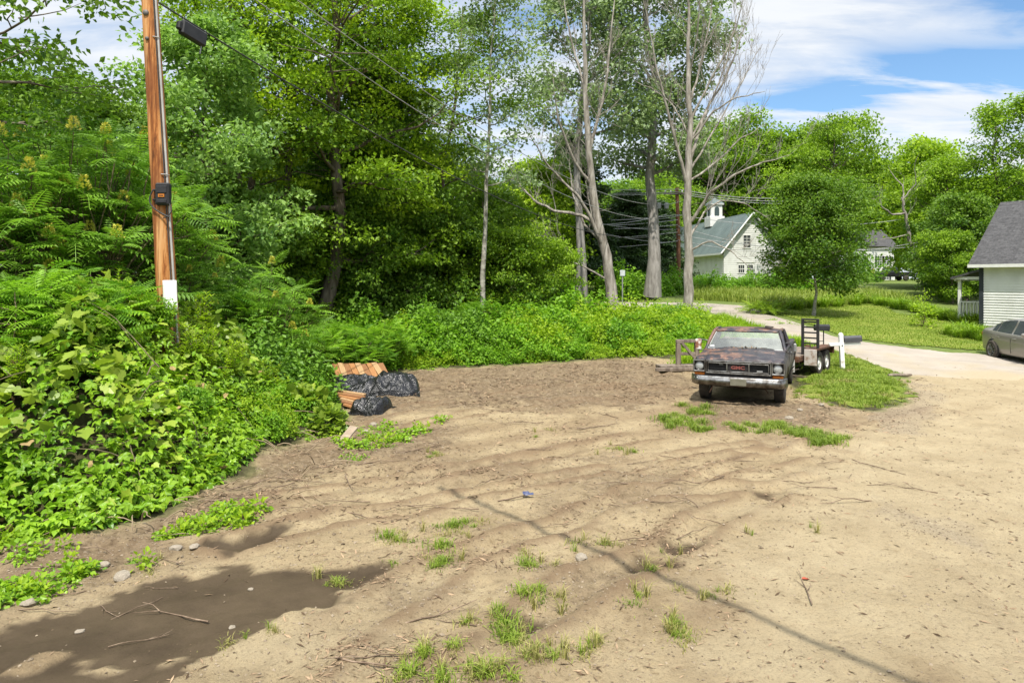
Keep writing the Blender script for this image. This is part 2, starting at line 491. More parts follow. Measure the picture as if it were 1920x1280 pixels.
# wheel ruts: wandering bands of pressed sand and ridges
ang = math.radians(38)
u = GX * math.cos(ang) + GY * math.sin(ang); v = -GX * math.sin(ang) + GY * math.cos(ang)
v = v + 1.3 * (fbm(u * .25, v * .25, 2, 77) - .5) * 2
rut = .5 + .5 * np.sin(v * 2 * PI / 1.55 + 2 * fbm(u * .3, v * .5, 2, 78))
rut = rut * sstep(.38, .6, fbm(GX * .35 + 5, GY * .35, 3, 79)) * (1 - pale * .75)
fine = fbm(GX * 5, GY * 5, 4, 80); mid = fbm(GX * 1.6, GY * 1.6, 4, 82)
ridg = 1 - np.abs(2 * fbm(u * 1.2, v * 5.5, 4, 84) - 1)
TRK = [hit2(p) for p in ([(520, 1300), (720, 1140), (850, 1060), (1000, 1000), (1180, 940), (1340, 890), (1480, 850), (1640, 800), (1760, 770)],
    [(800, 1300), (960, 1180), (1080, 1100), (1230, 1020), (1380, 955), (1520, 900), (1680, 840), (1840, 790)], [(480, 960), (640, 920), (800, 890), (1000, 850), (1180, 820), (1330, 800), (1450, 770)],
    [(440, 1015), (620, 975), (800, 945), (1000, 900), (1200, 865), (1400, 830)], [(1960, 1010), (1840, 930), (1700, 870), (1560, 850), (1400, 845)], [(1940, 1190), (1800, 1050), (1650, 960), (1500, 920), (1380, 915), (1200, 925)],
    [(660, 840), (800, 790), (960, 760), (1140, 745), (1290, 760)], [(660, 790), (800, 755), (980, 730), (1160, 722), (1290, 735)])]
trd = np.full(GX.shape, 9.)
wx = GX + .5 * (fbm(GX * .7, GY * .7, 2, 101) - .5); wy = GY + .5 * (fbm(GX * .7 + 9, GY * .7, 2, 102) - .5)
for q in TRK: trd = np.minimum(trd, seg_dist(wx, wy, [tuple(k_) for k_ in resample(q, 24)]))
tmod = sstep(.22, .46, fbm(GX * .9, GY * .9, 3, 103)) * (1 - .65 * pale)
groove = np.exp(-(trd / .15) ** 4) * tmod; berm = np.exp(-((trd - .25) / .085) ** 2) * tmod * (.4 + 1.2 * fbm(GX * 4, GY * 4, 2, 104))
lug = .5 + .5 * np.sin((GX * .7 + GY) * 2 * PI / .16)
rel = -.034 * groove + .036 * berm + .008 * groove * lug + (mid - .5) * (.065 + .10 * hum) + (fine - .5) * (.036 + .06 * hum + .03 * grv) * (1 - .4 * pale) + .012 * (rut - .5) + (ridg - .8) * .05 * (1 - pale * .8)
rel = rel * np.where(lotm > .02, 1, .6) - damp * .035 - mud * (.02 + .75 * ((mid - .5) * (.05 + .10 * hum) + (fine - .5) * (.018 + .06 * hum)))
GZ = GZ + rel * near * sstep(3.0, 4.2, GY)
rut = np.clip(rut * .55 + 1.0 * berm - .4 * groove, 0, 1)
def gz(x, y):
    """height of the finished ground sheet (bilinear on its lattice)"""
    x = np.asarray(x, float); y = np.asarray(y, float)
    i = np.clip(np.searchsorted(xs, x) - 1, 0, len(xs) - 2); j = np.clip(np.searchsorted(ys, y) - 1, 0, len(ys) - 2)
    a = (x - xs[i]) / (xs[i + 1] - xs[i]); b = (y - ys[j]) / (ys[j + 1] - ys[j])
    return GZ[i, j] * (1 - a) * (1 - b) + GZ[i + 1, j] * a * (1 - b) + GZ[i, j + 1] * (1 - a) * b + GZ[i + 1, j + 1] * a * b
def gpt(px, py):
    p = hit(px, py); return np.array([p[0], p[1], float(gz(p[0], p[1]))])
def lat(A, x, y):
    i = np.clip(np.searchsorted(xs, x), 0, len(xs) - 1); j = np.clip(np.searchsorted(ys, y), 0, len(ys) - 1); return A[i, j]

mb = MB(); mb.grid(np.stack([GX, GY, GZ], -1))
gm, nt, out = newmat('earth_and_grass')
p = N(nt, 'BsdfPrincipled'); p.inputs['Roughness'].default_value = .93; p.inputs['Specular IOR Level'].default_value = .12
nA = noise(nt, 1.1, 6, .62); nB = noise(nt, 9, 7, .68); nC = noise(nt, 45, 8, .78); nD = noise(nt, 3.2, 6, .6, dist=.6)
sand = ramp(nt, nA, [(.32, (0.227, 0.175, 0.103)), (.5, (0.283, 0.223, 0.135)), (.68, (0.329, 0.266, 0.164))])
spk = ramp(nt, nB, [(.30, (.62, .56, .5)), (.46, (1, 1, 1)), (.62, (1.05, 1.03, 1.0)), (.74, (.8, .74, .66))])
sand = mixc(nt, .85, sand, mixc(nt, 1, sand, spk, 'MULTIPLY'))
gr = ramp(nt, nC, [(.34, (.28, .24, .2)), (.435, (.94, .93, .92)), (.60, (1.12, 1.11, 1.08)), (.69, (.58, .53, .46))])
sand = mixc(nt, .8, sand, mixc(nt, 1, sand, gr, 'MULTIPLY'))
soil = ramp(nt, nB, [(.28, (.055, .037, .023)), (.45, (.126, .091, .056)), (.58, (.181, .134, .087)), (.72, (.252, .197, .130))])
soil = mixc(nt, .7, soil, mixc(nt, 1, soil, gr, 'MULTIPLY'))
h_ = math_(nt, 'MULTIPLY', attr(nt, 'humus'), math_(nt, 'ADD', .5, math_(nt, 'MULTIPLY', ramp(nt, nD, [(.35, (0, 0, 0)), (.6, (1, 1, 1))]), .65)), clamp=True)
dirt = mixc(nt, h_, sand, soil)
# scattered brown litter on the open sand too
lit = math_(nt, 'MULTIPLY', ramp(nt, nD, [(.50, (0, 0, 0)), (.66, (1, 1, 1))]), math_(nt, 'SUBTRACT', .62, math_(nt, 'MULTIPLY', attr(nt, 'pale'), .42)))
dirt = mixc(nt, lit, dirt, mixc(nt, .35, soil, sand))
nE = noise(nt, 17, 8, .72, dist=.8); nF = noise(nt, 2.2, 5, .6)
bits = math_(nt, 'MULTIPLY', ramp(nt, nE, [(.575, (0, 0, 0)), (.635, (1, 1, 1))]), ramp(nt, nF, [(.36, (.12, .12, .12)), (.60, (1, 1, 1))]))
bits = math_(nt, 'MULTIPLY', bits, math_(nt, 'SUBTRACT', .85, math_(nt, 'MULTIPLY', attr(nt, 'pale'), .45)))
dirt = mixc(nt, bits, dirt, (.125, .088, .054))
dirt = mixc(nt, math_(nt, 'MULTIPLY', attr(nt, 'rut'), .8), dirt, (.16, .108, .064))
palec = ramp(nt, nA, [(.3, (0.296, 0.241, 0.150)), (.7, (0.364, 0.305, 0.199))])
palec = mixc(nt, .8, palec, mixc(nt, 1, palec, gr, 'MULTIPLY'))
palec = mixc(nt, .45, palec, mixc(nt, 1, palec, spk, 'MULTIPLY'))
dirt = mixc(nt, math_(nt, 'MULTIPLY', attr(nt, 'pale'), .62), dirt, palec)
grc = ramp(nt, noise(nt, 28, 5, .7), [(.3, (.10, .08, .055)), (.5, (.22, .18, .13)), (.68, (.36, .31, .235))])
dirt = mixc(nt, math_(nt, 'MULTIPLY', attr(nt, 'gravel'), .42), dirt, grc)
dirt = mixc(nt, math_(nt, 'MULTIPLY', attr(nt, 'damp'), .9), dirt, (.055, .037, .023))
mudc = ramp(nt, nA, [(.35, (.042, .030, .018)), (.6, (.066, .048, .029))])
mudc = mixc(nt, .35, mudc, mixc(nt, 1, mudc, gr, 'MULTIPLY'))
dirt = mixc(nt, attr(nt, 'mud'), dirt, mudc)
grass = ramp(nt, nB, [(.3, (.06, .085, .022)), (.5, (.11, .15, .035)), (.7, (.17, .19, .06))])
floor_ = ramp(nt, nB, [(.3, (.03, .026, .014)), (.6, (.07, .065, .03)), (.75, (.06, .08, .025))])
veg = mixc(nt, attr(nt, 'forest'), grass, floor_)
nt.links.new(mixc(nt, attr(nt, 'lot'), veg, dirt), p.inputs['Base Color'])
hh = math_(nt, 'ADD', math_(nt, 'MULTIPLY', nB, .6), math_(nt, 'MULTIPLY', nC, .4))
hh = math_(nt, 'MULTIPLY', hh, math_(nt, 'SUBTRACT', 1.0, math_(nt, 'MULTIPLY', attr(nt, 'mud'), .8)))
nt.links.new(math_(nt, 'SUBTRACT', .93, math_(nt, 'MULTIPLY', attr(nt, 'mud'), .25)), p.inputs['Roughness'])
nt.links.new(bump(nt, hh, 1.0, .05), p.inputs['Normal']); nt.links.new(p.outputs[0], out.inputs[0])
ground = kind(mb.build('ground', gm), 'structure')
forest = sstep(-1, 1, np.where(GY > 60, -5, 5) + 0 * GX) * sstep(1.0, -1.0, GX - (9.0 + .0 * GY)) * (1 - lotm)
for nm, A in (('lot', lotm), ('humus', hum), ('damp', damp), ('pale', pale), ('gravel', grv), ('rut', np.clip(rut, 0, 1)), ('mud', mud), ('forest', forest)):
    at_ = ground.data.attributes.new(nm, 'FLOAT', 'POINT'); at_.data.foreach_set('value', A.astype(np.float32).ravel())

# ------------------------------------------------------------------ road
far_e = hit2([(1130, 566), (1230, 567), (1320, 568), (1405, 573), (1440, 589), (1500, 606), (1560, 629), (1620, 641), (1700, 650), (1790, 659), (1870, 664), (1990, 668), (2300, 674)])
near_e = hit2([(1130, 574), (1220, 576), (1310, 581), (1345, 592), (1390, 606), (1440, 620), (1490, 636), (1550, 653), (1600, 668), (1650, 690), (1700, 705), (1800, 711), (1950, 714), (2300, 722)])
A = resample(far_e, 130); B = resample(near_e, 130)
M = 14
RP = A[:, None, :] * (1 - np.linspace(0, 1, M))[None, :, None] + B[:, None, :] * np.linspace(0, 1, M)[None, :, None]
jit = (fbm(RP[..., 0] * 1.5, RP[..., 1] * 1.5, 4, 91) - .5) * (.5 + 1.1 * sstep(11, 13.5, RP[..., 0]))
edge = np.zeros(M); edge[0] = 1; edge[-1] = -1
nrm = (A - B) / np.linalg.norm(A - B, axis=1)[:, None]
RP = RP + nrm[:, None, :] * (jit * np.abs(edge)[None])[..., None]
RZ = gz(RP[..., 0], RP[..., 1]) + .022 - .05 * np.abs(edge)[None]
mb = MB(); mb.grid(np.concatenate([RP, RZ[..., None]], -1))
rm, nt, out = newmat('worn_pavement')
p = N(nt, 'BsdfPrincipled'); p.inputs['Roughness'].default_value = .9; p.inputs['Specular IOR Level'].default_value = .15
c = ramp(nt, noise(nt, .7, 6, .6), [(.3, (.269, .235, .197)), (.5, (.319, .281, .235)), (.7, (.361, .319, .269))])
c = mixc(nt, .7, c, mixc(nt, 1, c, ramp(nt, noise(nt, 40, 5, .7), [(.3, (.6, .58, .55)), (.45, (1, 1, 1)), (.7, (1.06, 1.05, 1.03))]), 'MULTIPLY'))
c = mixc(nt, ramp(nt, noise(nt, 1.6, 7, .7, stretch=(.5, 3, 1), dist=1.), [(.56, (0, 0, 0)), (.66, (.55, .55, .55))]), c, (.19, .155, .12))
c = mixc(nt, attr(nt, 'spill'), c, mixc(nt, 1, (.323, .269, .181), ramp(nt, noise(nt, 45, 8, .78), [(.30, (.4, .36, .32)), (.43, (.95, .94, .93)), (.62, (1.1, 1.09, 1.06)), (.74, (.62, .57, .5))]), 'MULTIPLY'))
nt.links.new(c, p.inputs['Base Color'])
nt.links.new(bump(nt, noise(nt, 50, 5, .7), .5, .03), p.inputs['Normal']); nt.links.new(p.outputs[0], out.inputs[0])
rd = kind(mb.build('road', rm), 'structure')
ed = np.broadcast_to(np.linspace(0, 1, M)[None, :], (130, M)) + 1.1 * (fbm(RP[..., 0] * .9, RP[..., 1] * .9, 4, 93) - .5)
sp_ = sstep(.45, 1.0, ed) * sstep(11.0, 13.5, RP[..., 0])
at_ = rd.data.attributes.new('spill', 'FLOAT', 'POINT'); at_.data.foreach_set('value', sp_.astype(np.float32).ravel())

# ------------------------------------------------------------------ lawn sheet
def patch(name, poly, step, dz, m, wb=.5, seed=3):
    poly = list(poly); px = [q[0] for q in poly]; py = [q[1] for q in poly]
    X, Y = np.meshgrid(np.arange(min(px) - .5, max(px) + .5, step), np.arange(min(py) - .5, max(py) + .5, step), indexing='ij')
    d = signed(X, Y, poly) + (fbm(X * 1.2, Y * 1.2, 3, seed) - .5) * wb
    k = d > 0
    cell = k[:-1, :-1] & k[1:, :-1] & k[:-1, 1:] & k[1:, 1:]
    mb = MB(); mb.grid(np.stack([X, Y, gz(X, Y) + dz], -1), keep=cell)
    return kind(mb.build(name, m), 'structure')
LAWN = hit2([(1398, 571), (1425, 579), (1452, 590), (1505, 604), (1565, 627), (1620, 638), (1700, 647), (1790, 655), (1870, 660), (1980, 663)]) + [(26, 25), (27, 33), (23, 33.5), (22.5, 40), (27, 52), (24, 58), (17, 52)]
lawnm, nt, out = newmat('mown_grass')
p = N(nt, 'BsdfPrincipled'); p.inputs['Roughness'].default_value = .9; p.inputs['Specular IOR Level'].default_value = .1
c = ramp(nt, noise(nt, .9, 6, .65, stretch=(.6, 1.5, 1)), [(.3, (.10, .15, .022)), (.5, (.18, .225, .035)), (.68, (.27, .275, .075))])
c = mixc(nt, .7, c, mixc(nt, 1, c, ramp(nt, noise(nt, 22, 5, .7), [(.3, (.5, .55, .4)), (.5, (1, 1, 1)), (.7, (1.25, 1.2, 1.1))]), 'MULTIPLY'))
nt.links.new(c, p.inputs['Base Color'])
nt.links.new(bump(nt, noise(nt, 30, 6, .7), .8, .08), p.inputs['Normal']); nt.links.new(p.outputs[0], out.inputs[0])
patch('lawn', LAWN, .22, .03, lawnm)
# ================================================================== foliage kit
LEAF = np.array([[0, 0, 0], [-.33, .42, .07], [0, 1, -.10], [.33, .42, .07]]); LEAF_F = [(0, 3, 2, 1)]
LEAF6 = np.array([[0, 0, 0], [-.26, .25, .06], [-.30, .55, .05], [0, 1, -.12], [.30, .55, .05], [.26, .25, .06], [0, .5, -.02]])
LEAF6_F = [(0, 6, 2, 1), (6, 3, 2), (0, 5, 4, 6), (6, 4, 3)]
# grape leaf: broad, three shallow lobes, toothed
_o = [(0, 0), (-.16, -.10), (-.40, .02), (-.50, .28), (-.40, .42), (-.46, .66), (-.24, .70), (-.12, .88), (0, 1.02)]
VINE = np.array([[x, y, .16 * abs(x) - .22 * max(0, y - .45) ** 2] for x, y in _o] + [[-x, y, .16 * abs(x) - .22 * max(0, y - .45) ** 2] for x, y in _o[1:-1]] + [[0, .4, -.02]])
_l = list(range(0, 9)); _r = [8] + list(range(15, 8, -1)) + [0]
VINE_F = [(16, _l[i + 1], _l[i]) for i in range(8)] + [(16, _r[i + 1], _r[i]) for i in range(8)]
# creeper leaf: five leaflets like a hand
def _palm():
    V = []; Fc = []
    for k, (a, L) in enumerate(((0, 1.), (52, .9), (-52, .9), (112, .66), (-112, .66))):
        a = math.radians(a); c, s_ = math.cos(a), math.sin(a)
        for x, y, z in LEAF6 * np.array([.95, 1, 1]):
            x, y, z = x * L, y * L, z * L - .14 * y * y * L
            V.append([x * c + y * s_, -x * s_ + y * c, z])
        Fc += [tuple(q + 7 * k for q in f) for f in LEAF6_F]
    return np.array(V), Fc
PALM, PALM_F = _palm()
def _frond(n=8, droop=.42, w=.31):
    """one feather-like leaf of many leaflets, arching over"""
    V = []; Fc = []
    def rp(t): return np.array([0, t, .28 * t - droop * t * t])
    pts = [rp(t) for t in np.linspace(0, 1, 6)]
    for i in range(5):
        b = len(V)
        for q, ww in ((pts[i], .010), (pts[i + 1], .008)):
            V += [q + [-ww, 0, 0], q + [ww, 0, 0]]
        Fc.append((b, b + 1, b + 3, b + 2))
    for i in range(n):
        t = .16 + .80 * i / (n - 1); q = rp(t)
        L = w * (math.sin(PI * (.18 + .68 * i / (n - 1)))) ** .7
        for sgn in (-1, 1):
            d = np.array([sgn * math.cos(.38), math.sin(.38), -.28]); d /= np.linalg.norm(d)
            wd = np.array([0, 1., 0]) * .043 * (1.1 - .4 * i / n)
            b = len(V); m_ = q + d * L * .42
            V += [q, m_ - wd + [0, 0, .008], q + d * L + [0, 0, -.025], m_ + wd]
            Fc.append((b, b + 1, b + 2, b + 3))
    q = rp(1); b = len(V); V += [q, q + [-.03, .07, 0], q + [0, .17, -.07], q + [.03, .07, 0]]; Fc.append((b, b + 1, b + 2, b + 3))
    return np.array(V), Fc
def _tri():
    V = []; Fc = []
    for k, (a, L) in enumerate(((0, 1.), (66, .85), (-66, .85))):
        a = math.radians(a); c, s_ = math.cos(a), math.sin(a)
        for x, y, z in LEAF6 * np.array([.92, 1, 1]):
            x, y, z = x * L, y * L, z * L - .16 * y * y * L
            V.append([x * c + y * s_, -x * s_ + y * c, z])
        Fc += [tuple(q + 7 * k for q in f) for f in LEAF6_F]
    return np.array(V), Fc
TRI, TRI_F = _tri()
FROND, FROND_F = _frond()
FROND2, FROND2_F = _frond(7, .70, .33)
FROND3, FROND3_F = _frond(9, .22, .26)

def rdir(n, zbias=0., rng=RNG):
    d = rng.normal(size=(n, 3)); d[:, 2] += zbias
    return d / np.linalg.norm(d, axis=1)[:, None]

# leaf colours
M_maple = leafmat('maple_leaves', (.060, .138, .014), (.285, .425, .028), .42)
M_lime = leafmat('bright_maple_leaves', (.11, .21, .014), (.42, .56, .032), .46)
M_aspen = leafmat('aspen_leaves', (.115, .18, .072), (.29, .38, .18), .32, .42)
M_ash = leafmat('ash_leaves', (.115, .22, .05), (.31, .47, .105), .40)
M_dark = leafmat('dense_tree_leaves', (.042, .108, .013), (.180, .295, .026), .37)
M_pine = leafmat('pine_needles', (.022, .055, .016), (.075, .125, .038), .18)
M_sumac = leafmat('sumac_leaves', (.060, .150, .018), (.235, .41, .045), .40, .45)
M_shrub = leafmat('shrub_leaves', (.065, .18, .012), (.265, .46, .032), .43)
M_shrub2 = leafmat('yellow_green_leaves', (.12, .23, .011), (.37, .50, .028), .45)
M_vine = leafmat('grape_leaves', (.095, .175, .016), (.34, .43, .055), .36, .4, spec=.35)
M_creep = leafmat('creeper_leaves', (.075, .19, .010), (.27, .43, .024), .38, .4, spec=.35)
M_grass = leafmat('grass_blades', (.10, .175, .016), (.29, .36, .055), .35)
M_dry = leafmat('dry_grass', (.17, .18, .045), (.42, .37, .14), .3)
M_day = leafmat('daylily_blades', (.12, .23, .02), (.34, .46, .035), .36)
M_hay = leafmat('tall_meadow_grass', (.13, .195, .024), (.33, .38, .08), .36)
M_flower = leafmat('sumac_flower', (.38, .38, .05), (.66, .60, .12), .25)
def barkmat(name, a, b, c, sc=7, st=(1, 1, .22)): return mat(name, [a, b, c], sc, .9, bumpn=.7, bscale=sc * 2.2, bdist=.03, stretch=st, spec=.12)
M_bark = barkmat('grey_brown_bark', (.05, .04, .03), (.13, .105, .08), (.22, .185, .145))
M_deadbark = barkmat('weathered_dead_bark', (.104, .090, .074), (.240, .216, .182), (.392, .360, .320), 6)
M_aspenbark = barkmat('pale_aspen_bark', (.12, .11, .09), (.30, .28, .24), (.43, .41, .36), 4, (1, 1, 1.4))
M_greybark = barkmat('grey_trunk_bark', (.13, .12, .105), (.235, .22, .20), (.33, .31, .285), 8)
M_stem = mat('green_brown_stem', [(.09, .075, .04), (.16, .13, .07)], 8, .8)

def tintmat(name, a, b, rough=.9):
    m, nt, out = newmat(name); p = N(nt, 'BsdfPrincipled'); p.inputs['Roughness'].default_value = rough; p.inputs['Specular IOR Level'].default_value = .15
    nt.links.new(ramp(nt, attr(nt, 'tint'), [(0, a), (1, b)]), p.inputs['Base Color']); nt.links.new(p.outputs[0], out.inputs[0]); return m
def wob_line(p0, p1, n, amp, rng, up=0.):
    p0 = np.asarray(p0, float); p1 = np.asarray(p1, float); t = np.linspace(0, 1, n)[:, None]
    L = np.linalg.norm(p1 - p0)
    w_ = np.cumsum(rng.normal(size=(n, 3)) * amp * L / n, axis=0); w_ -= t * w_[-1]
    q = p0 + (p1 - p0) * t + w_
    q[:, 2] += up * L * (t[:, 0] - t[:, 0] ** 2) * -1.0
    return q

def tree_meshes(seed, H, r0, base, spread, n_limb=22, n_sub=6, leaf=.15, per=50, clump=.55, flat=.5, lean=(0, 0), top=.12, rise=.45, lmat=None, bmat=None,
                forks=1, tmpl=None, twig=3, prof=None, gap=0.0, droop=.15, low=.9):
    """trunk mesh and crown mesh of one broadleaf tree rooted at the origin"""
    rng = np.random.default_rng(seed)
    wood = MB(); tips = []; outd = []
    for fk in range(forks):
        off = np.array([0, 0, 0.]); le = np.array([lean[0], lean[1], 0]) * H
        if forks > 1:
            a = fk * 2 * PI / forks + rng.uniform(0, 1); le = le + np.array([math.cos(a), math.sin(a), 0]) * H * .12; off = np.array([math.cos(a), math.sin(a), 0]) * r0 * .8
        tr = wob_line(off, off + le + np.array([0, 0, H]), 12, .10, rng)
        tt = np.linspace(0, 1, 12)
        rr = r0 * (1 - .88 * tt ** .9); rr[0] *= 1.45; rr[1] *= 1.08
        wood.tube(tr, rr, 9)
        for i in range(n_limb // forks):
            f = (i + rng.uniform(0, .9)) / (n_limb // forks)
            t = base + (1 - base) * (f ** low) * .97
            p0 = np.array([np.interp(t, tt, tr[:, k]) for k in range(3)])
            az = i * 2.399 + fk + rng.uniform(-.4, .4)
            pr = prof(f) if prof else (math.sin(PI * (.16 + .80 * f))) ** .75
            L = spread * pr * rng.uniform(.6, 1.22) + top
            ri = rise * (.35 + 1.3 * f) + rng.uniform(-.15, .15)
            d = np.array([math.cos(az), math.sin(az), ri]); d /= np.linalg.norm(d)
            ln = wob_line(p0, p0 + d * L, 7, .16, rng, up=rng.uniform(.0, .25))
            rl = np.interp(t, tt, rr) * .5
            wood.tube(ln, np.linspace(rl, rl * .15 + .004, 7), 5, cap=False)
            for k in range(n_sub):
                s_ = .28 + .72 * (k + rng.uniform(0, 1)) / n_sub
                q0 = np.array([np.interp(s_, np.linspace(0, 1, 7), ln[:, c]) for c in range(3)])
                a2 = az + (1 if k % 2 else -1) * rng.uniform(.3, 1.25)
                d2 = np.array([math.cos(a2), math.sin(a2), rng.uniform(-.25, .7)]); d2 /= np.linalg.norm(d2)
                L2 = L * rng.uniform(.22, .42) + .15
                l2 = wob_line(q0, q0 + d2 * L2, 4, .18, rng)
                wood.tube(l2, np.linspace(rl * .28 + .006, .004, 4), 4, cap=False)
                if rng.random() < gap: continue
                for m_ in range(twig):
                    s3 = rng.uniform(.35, 1.05)
                    q = q0 + (l2[-1] - q0) * s3 + rng.normal(size=3) * np.array([.16, .16, .1]) * L2
                    tips.append(q); outd.append(d2)
    tips = np.array(tips); outd = np.array(outd); n = len(tips)
    tb = np.clip(rng.normal(.48, .2, n), 0, 1)
    cnt = rng.integers(int(per * .5), int(per * 1.5) + 1, n)
    idx = np.repeat(np.arange(n), cnt); K = len(idx)
    g = rng.normal(size=(K, 3)); g /= np.maximum(1, np.linalg.norm(g, axis=1) / 1.7)[:, None]
    cs = clump * rng.uniform(.7, 1.35, n)[idx]
    pos = tips[idx] + g * cs[:, None] * np.array([.62, .62, .62 * flat]) + outd[idx] * cs[:, None] * .25
    pos[:, 2] -= droop * cs * (g[:, 0] ** 2 + g[:, 1] ** 2) * .4
    yd = outd[idx] * .6 + rng.normal(size=(K, 3)) * .7; yd[:, 2] -= .25
    nr = np.array([0, -.12, 1.]) + rng.normal(size=(K, 3)) * .72
    sc = leaf * rng.uniform(.65, 1.3, K)
    tint = np.clip(tb[idx] + rng.normal(0, .16, K) + .12 * (pos[:, 2] - pos[:, 2].min()) / (np.ptp(pos[:, 2]) + 1e-6), 0, 1)
    cr = MB()
    T, Fc = tmpl or (LEAF, LEAF_F)
    cr.inst(T, Fc, pos, yd, nr, sc, tint)
    return wood.mesh('trunk', bmat or M_bark), cr.mesh('crown', lmat or M_maple)

def put_tree(name, meshes, label, cat, loc, rz=0, sc=None, group=None):
    r = thing(name, label, cat, loc, rz, group, sc)
    for nm, me in zip(('trunk', 'crown'), meshes):
        o = bpy.data.objects.new(nm, me); COL.objects.link(o); o.parent = r
    return r

def dome(mb, rng, R_, H_, n, leaf, tmpl=(LEAF, LEAF_F), lump=.35, fill=.35, z0=0.):
    """leaves over a lumpy dome, thinner inside"""
    d = rdir(n, .35, rng); d[:, 2] = np.abs(d[:, 2])
    k = rng.integers(0, 9999)
    az = np.arctan2(d[:, 1], d[:, 0])
    lump_ = 1 + lump * (2 * fbm(d[:, 0] * 2.4 + 7, d[:, 1] * 2.4 + d[:, 2] * 2.1 + 3, 3, k) - 1) * 1.6
    rr = (fill + (1 - fill) * rng.random(n) ** .4) * lump_
    pos = d * rr[:, None] * np.array([R_, R_, H_]); pos[:, 2] += z0
    yd = d * np.array([1, 1, .2]) + rng.normal(size=(n, 3)) * .6; yd[:, 2] -= .15
    nr = d * .5 + np.array([0, 0, .8]) + rng.normal(size=(n, 3)) * .45
    tint = np.clip(.25 + .55 * fbm(pos[:, 0] * 2 / R_ + 9, pos[:, 1] * 2 / R_ + pos[:, 2] * 2 / H_, 3, k + 5) + rng.normal(0, .16, n), 0, 1)
    mb.inst(*tmpl, pos, yd, nr, leaf * rng.uniform(.6, 1.35, n), tint)
    return mb
def stems_mesh(rng, R_, H_, n, r=.012):
    w_ = MB()
    for i in range(n):
        a = rng.uniform(0, 2 * PI); q = rng.uniform(.2, .85)
        w_.tube(wob_line((rng.normal(0, .08 * R_), rng.normal(0, .08 * R_), -.15), (math.cos(a) * R_ * q, math.sin(a) * R_ * q, H_ * (.95 - .55 * q)), 5, .12, rng), np.linspace(r, r * .35, 5), 4, cap=False)
    return w_.mesh('stem', M_stem)
def shrub_meshes(seed, R_, H_, n, leaf, lmat, tmpl=(LEAF, LEAF_F), lump=.35, nst=9):
    rng = np.random.default_rng(seed); mb = MB(); dome(mb, rng, R_, H_, n, leaf, tmpl, lump)
    return stems_mesh(rng, R_, H_, nst), mb.mesh('foliage', lmat)
def put_shrub(name, meshes, label, cat, loc, rz=0, sc=None, group=None):
    r = thing(name, label, cat, loc, rz, group, sc)
    for nm, me in zip(('stem', 'foliage', 'flower_head'), meshes):
        o = bpy.data.objects.new(nm, me); COL.objects.link(o); o.parent = r
    return r

def sumac_meshes(seed, R_, H_, ntip, frond=.52, nfl=8, nf=11, low=.35, lmat=None, stem_r=.03):
    """stems that fork near the top, each tip a whorl of feather leaves"""
    rng = np.random.default_rng(seed); wood = MB(); fo = MB(); fl = MB()
    pos = []; yd = []; nr = []; sc = []; tn = []
    mains = []
    for i in range(max(3, ntip // 9)):
        a = rng.uniform(0, 2 * PI); q = R_ * math.sqrt(rng.random()) * .6
        m_ = wob_line((rng.normal(0, .12), rng.normal(0, .12), -.2), (math.cos(a) * q, math.sin(a) * q, H_ * rng.uniform(.5, .72)), 7, .12, rng)
        wood.tube(m_, np.linspace(stem_r, stem_r * .5, 7), 5, cap=False); mains.append(m_)
    for i in range(ntip):
        r = R_ * math.sqrt((i + .5) / ntip); a = i * 2.399 + rng.uniform(-.3, .3)
        k = low + (1 - low) * rng.random() ** .55
        top = H_ * (1 - .5 * (r / R_) ** 2.2) * k + rng.normal(0, .05 * H_)
        tip = np.array([math.cos(a) * r, math.sin(a) * r, max(.25, top)])
        m_ = mains[int(np.argmin([np.linalg.norm(q[-1][:2] - tip[:2]) for q in mains]))]
        j = m_[rng.integers(3, 7)]
        if j[2] > tip[2] - .1: j = m_[2]
        wood.tube(wob_line(j, tip, 5, .12, rng), np.linspace(stem_r * .45, .010, 5), 4, cap=False)
        outw = np.array([math.cos(a), math.sin(a), 0]) * (r / R_)
        n_ = nf + rng.integers(-2, 3); tb = np.clip(rng.normal(.5, .2), .05, .95)
        for m2 in range(n_):
            az = m2 * 2.399 + rng.uniform(-.25, .25); el = rng.uniform(-.25, .75)
            d = np.array([math.cos(az) * math.cos(el), math.sin(az) * math.cos(el), math.sin(el)]) + outw * .35
            pos.append(tip - np.array([0, 0, .16]) * (m2 / n_)); yd.append(d); nr.append(np.array([0, 0, 1.]) + rng.normal(size=3) * .18)
            sc.append(frond * rng.uniform(.7, 1.2)); tn.append(np.clip(tb + rng.normal(0, .12), 0, 1))
        if i < 0 or rng.random() < nfl / ntip:
            K = 90; t = rng.random(K); a2 = rng.uniform(0, 2 * PI, K); rad = .075 * (1 - t) ** .8 + .01
            pp = tip + np.stack([np.cos(a2) * rad, np.sin(a2) * rad, .03 + .23 * t], 1)
            fl.inst(LEAF, LEAF_F, pp, np.stack([np.cos(a2), np.sin(a2), np.full(K, .8)], 1), rdir(K, .3, rng), .06, rng.random(K))
    pos, yd, nr, sc, tn = [np.array(q) for q in (pos, yd, nr, sc, tn)]
    w_ = rng.integers(0, 3, len(pos))
    for v_, (T_, F_) in enumerate(((FROND, FROND_F), (FROND2, FROND2_F), (FROND3, FROND3_F))):
        k_ = w_ == v_; fo.inst(T_, F_, pos[k_], yd[k_], nr[k_], sc[k_], tn[k_], rng.uniform(.75, 1.2, k_.sum()))
    r_ = [wood.mesh('stem', M_stem), fo.mesh('foliage', lmat or M_sumac)]
    if fl.n: r_.append(fl.mesh('flower_head', M_flower))
    return r_

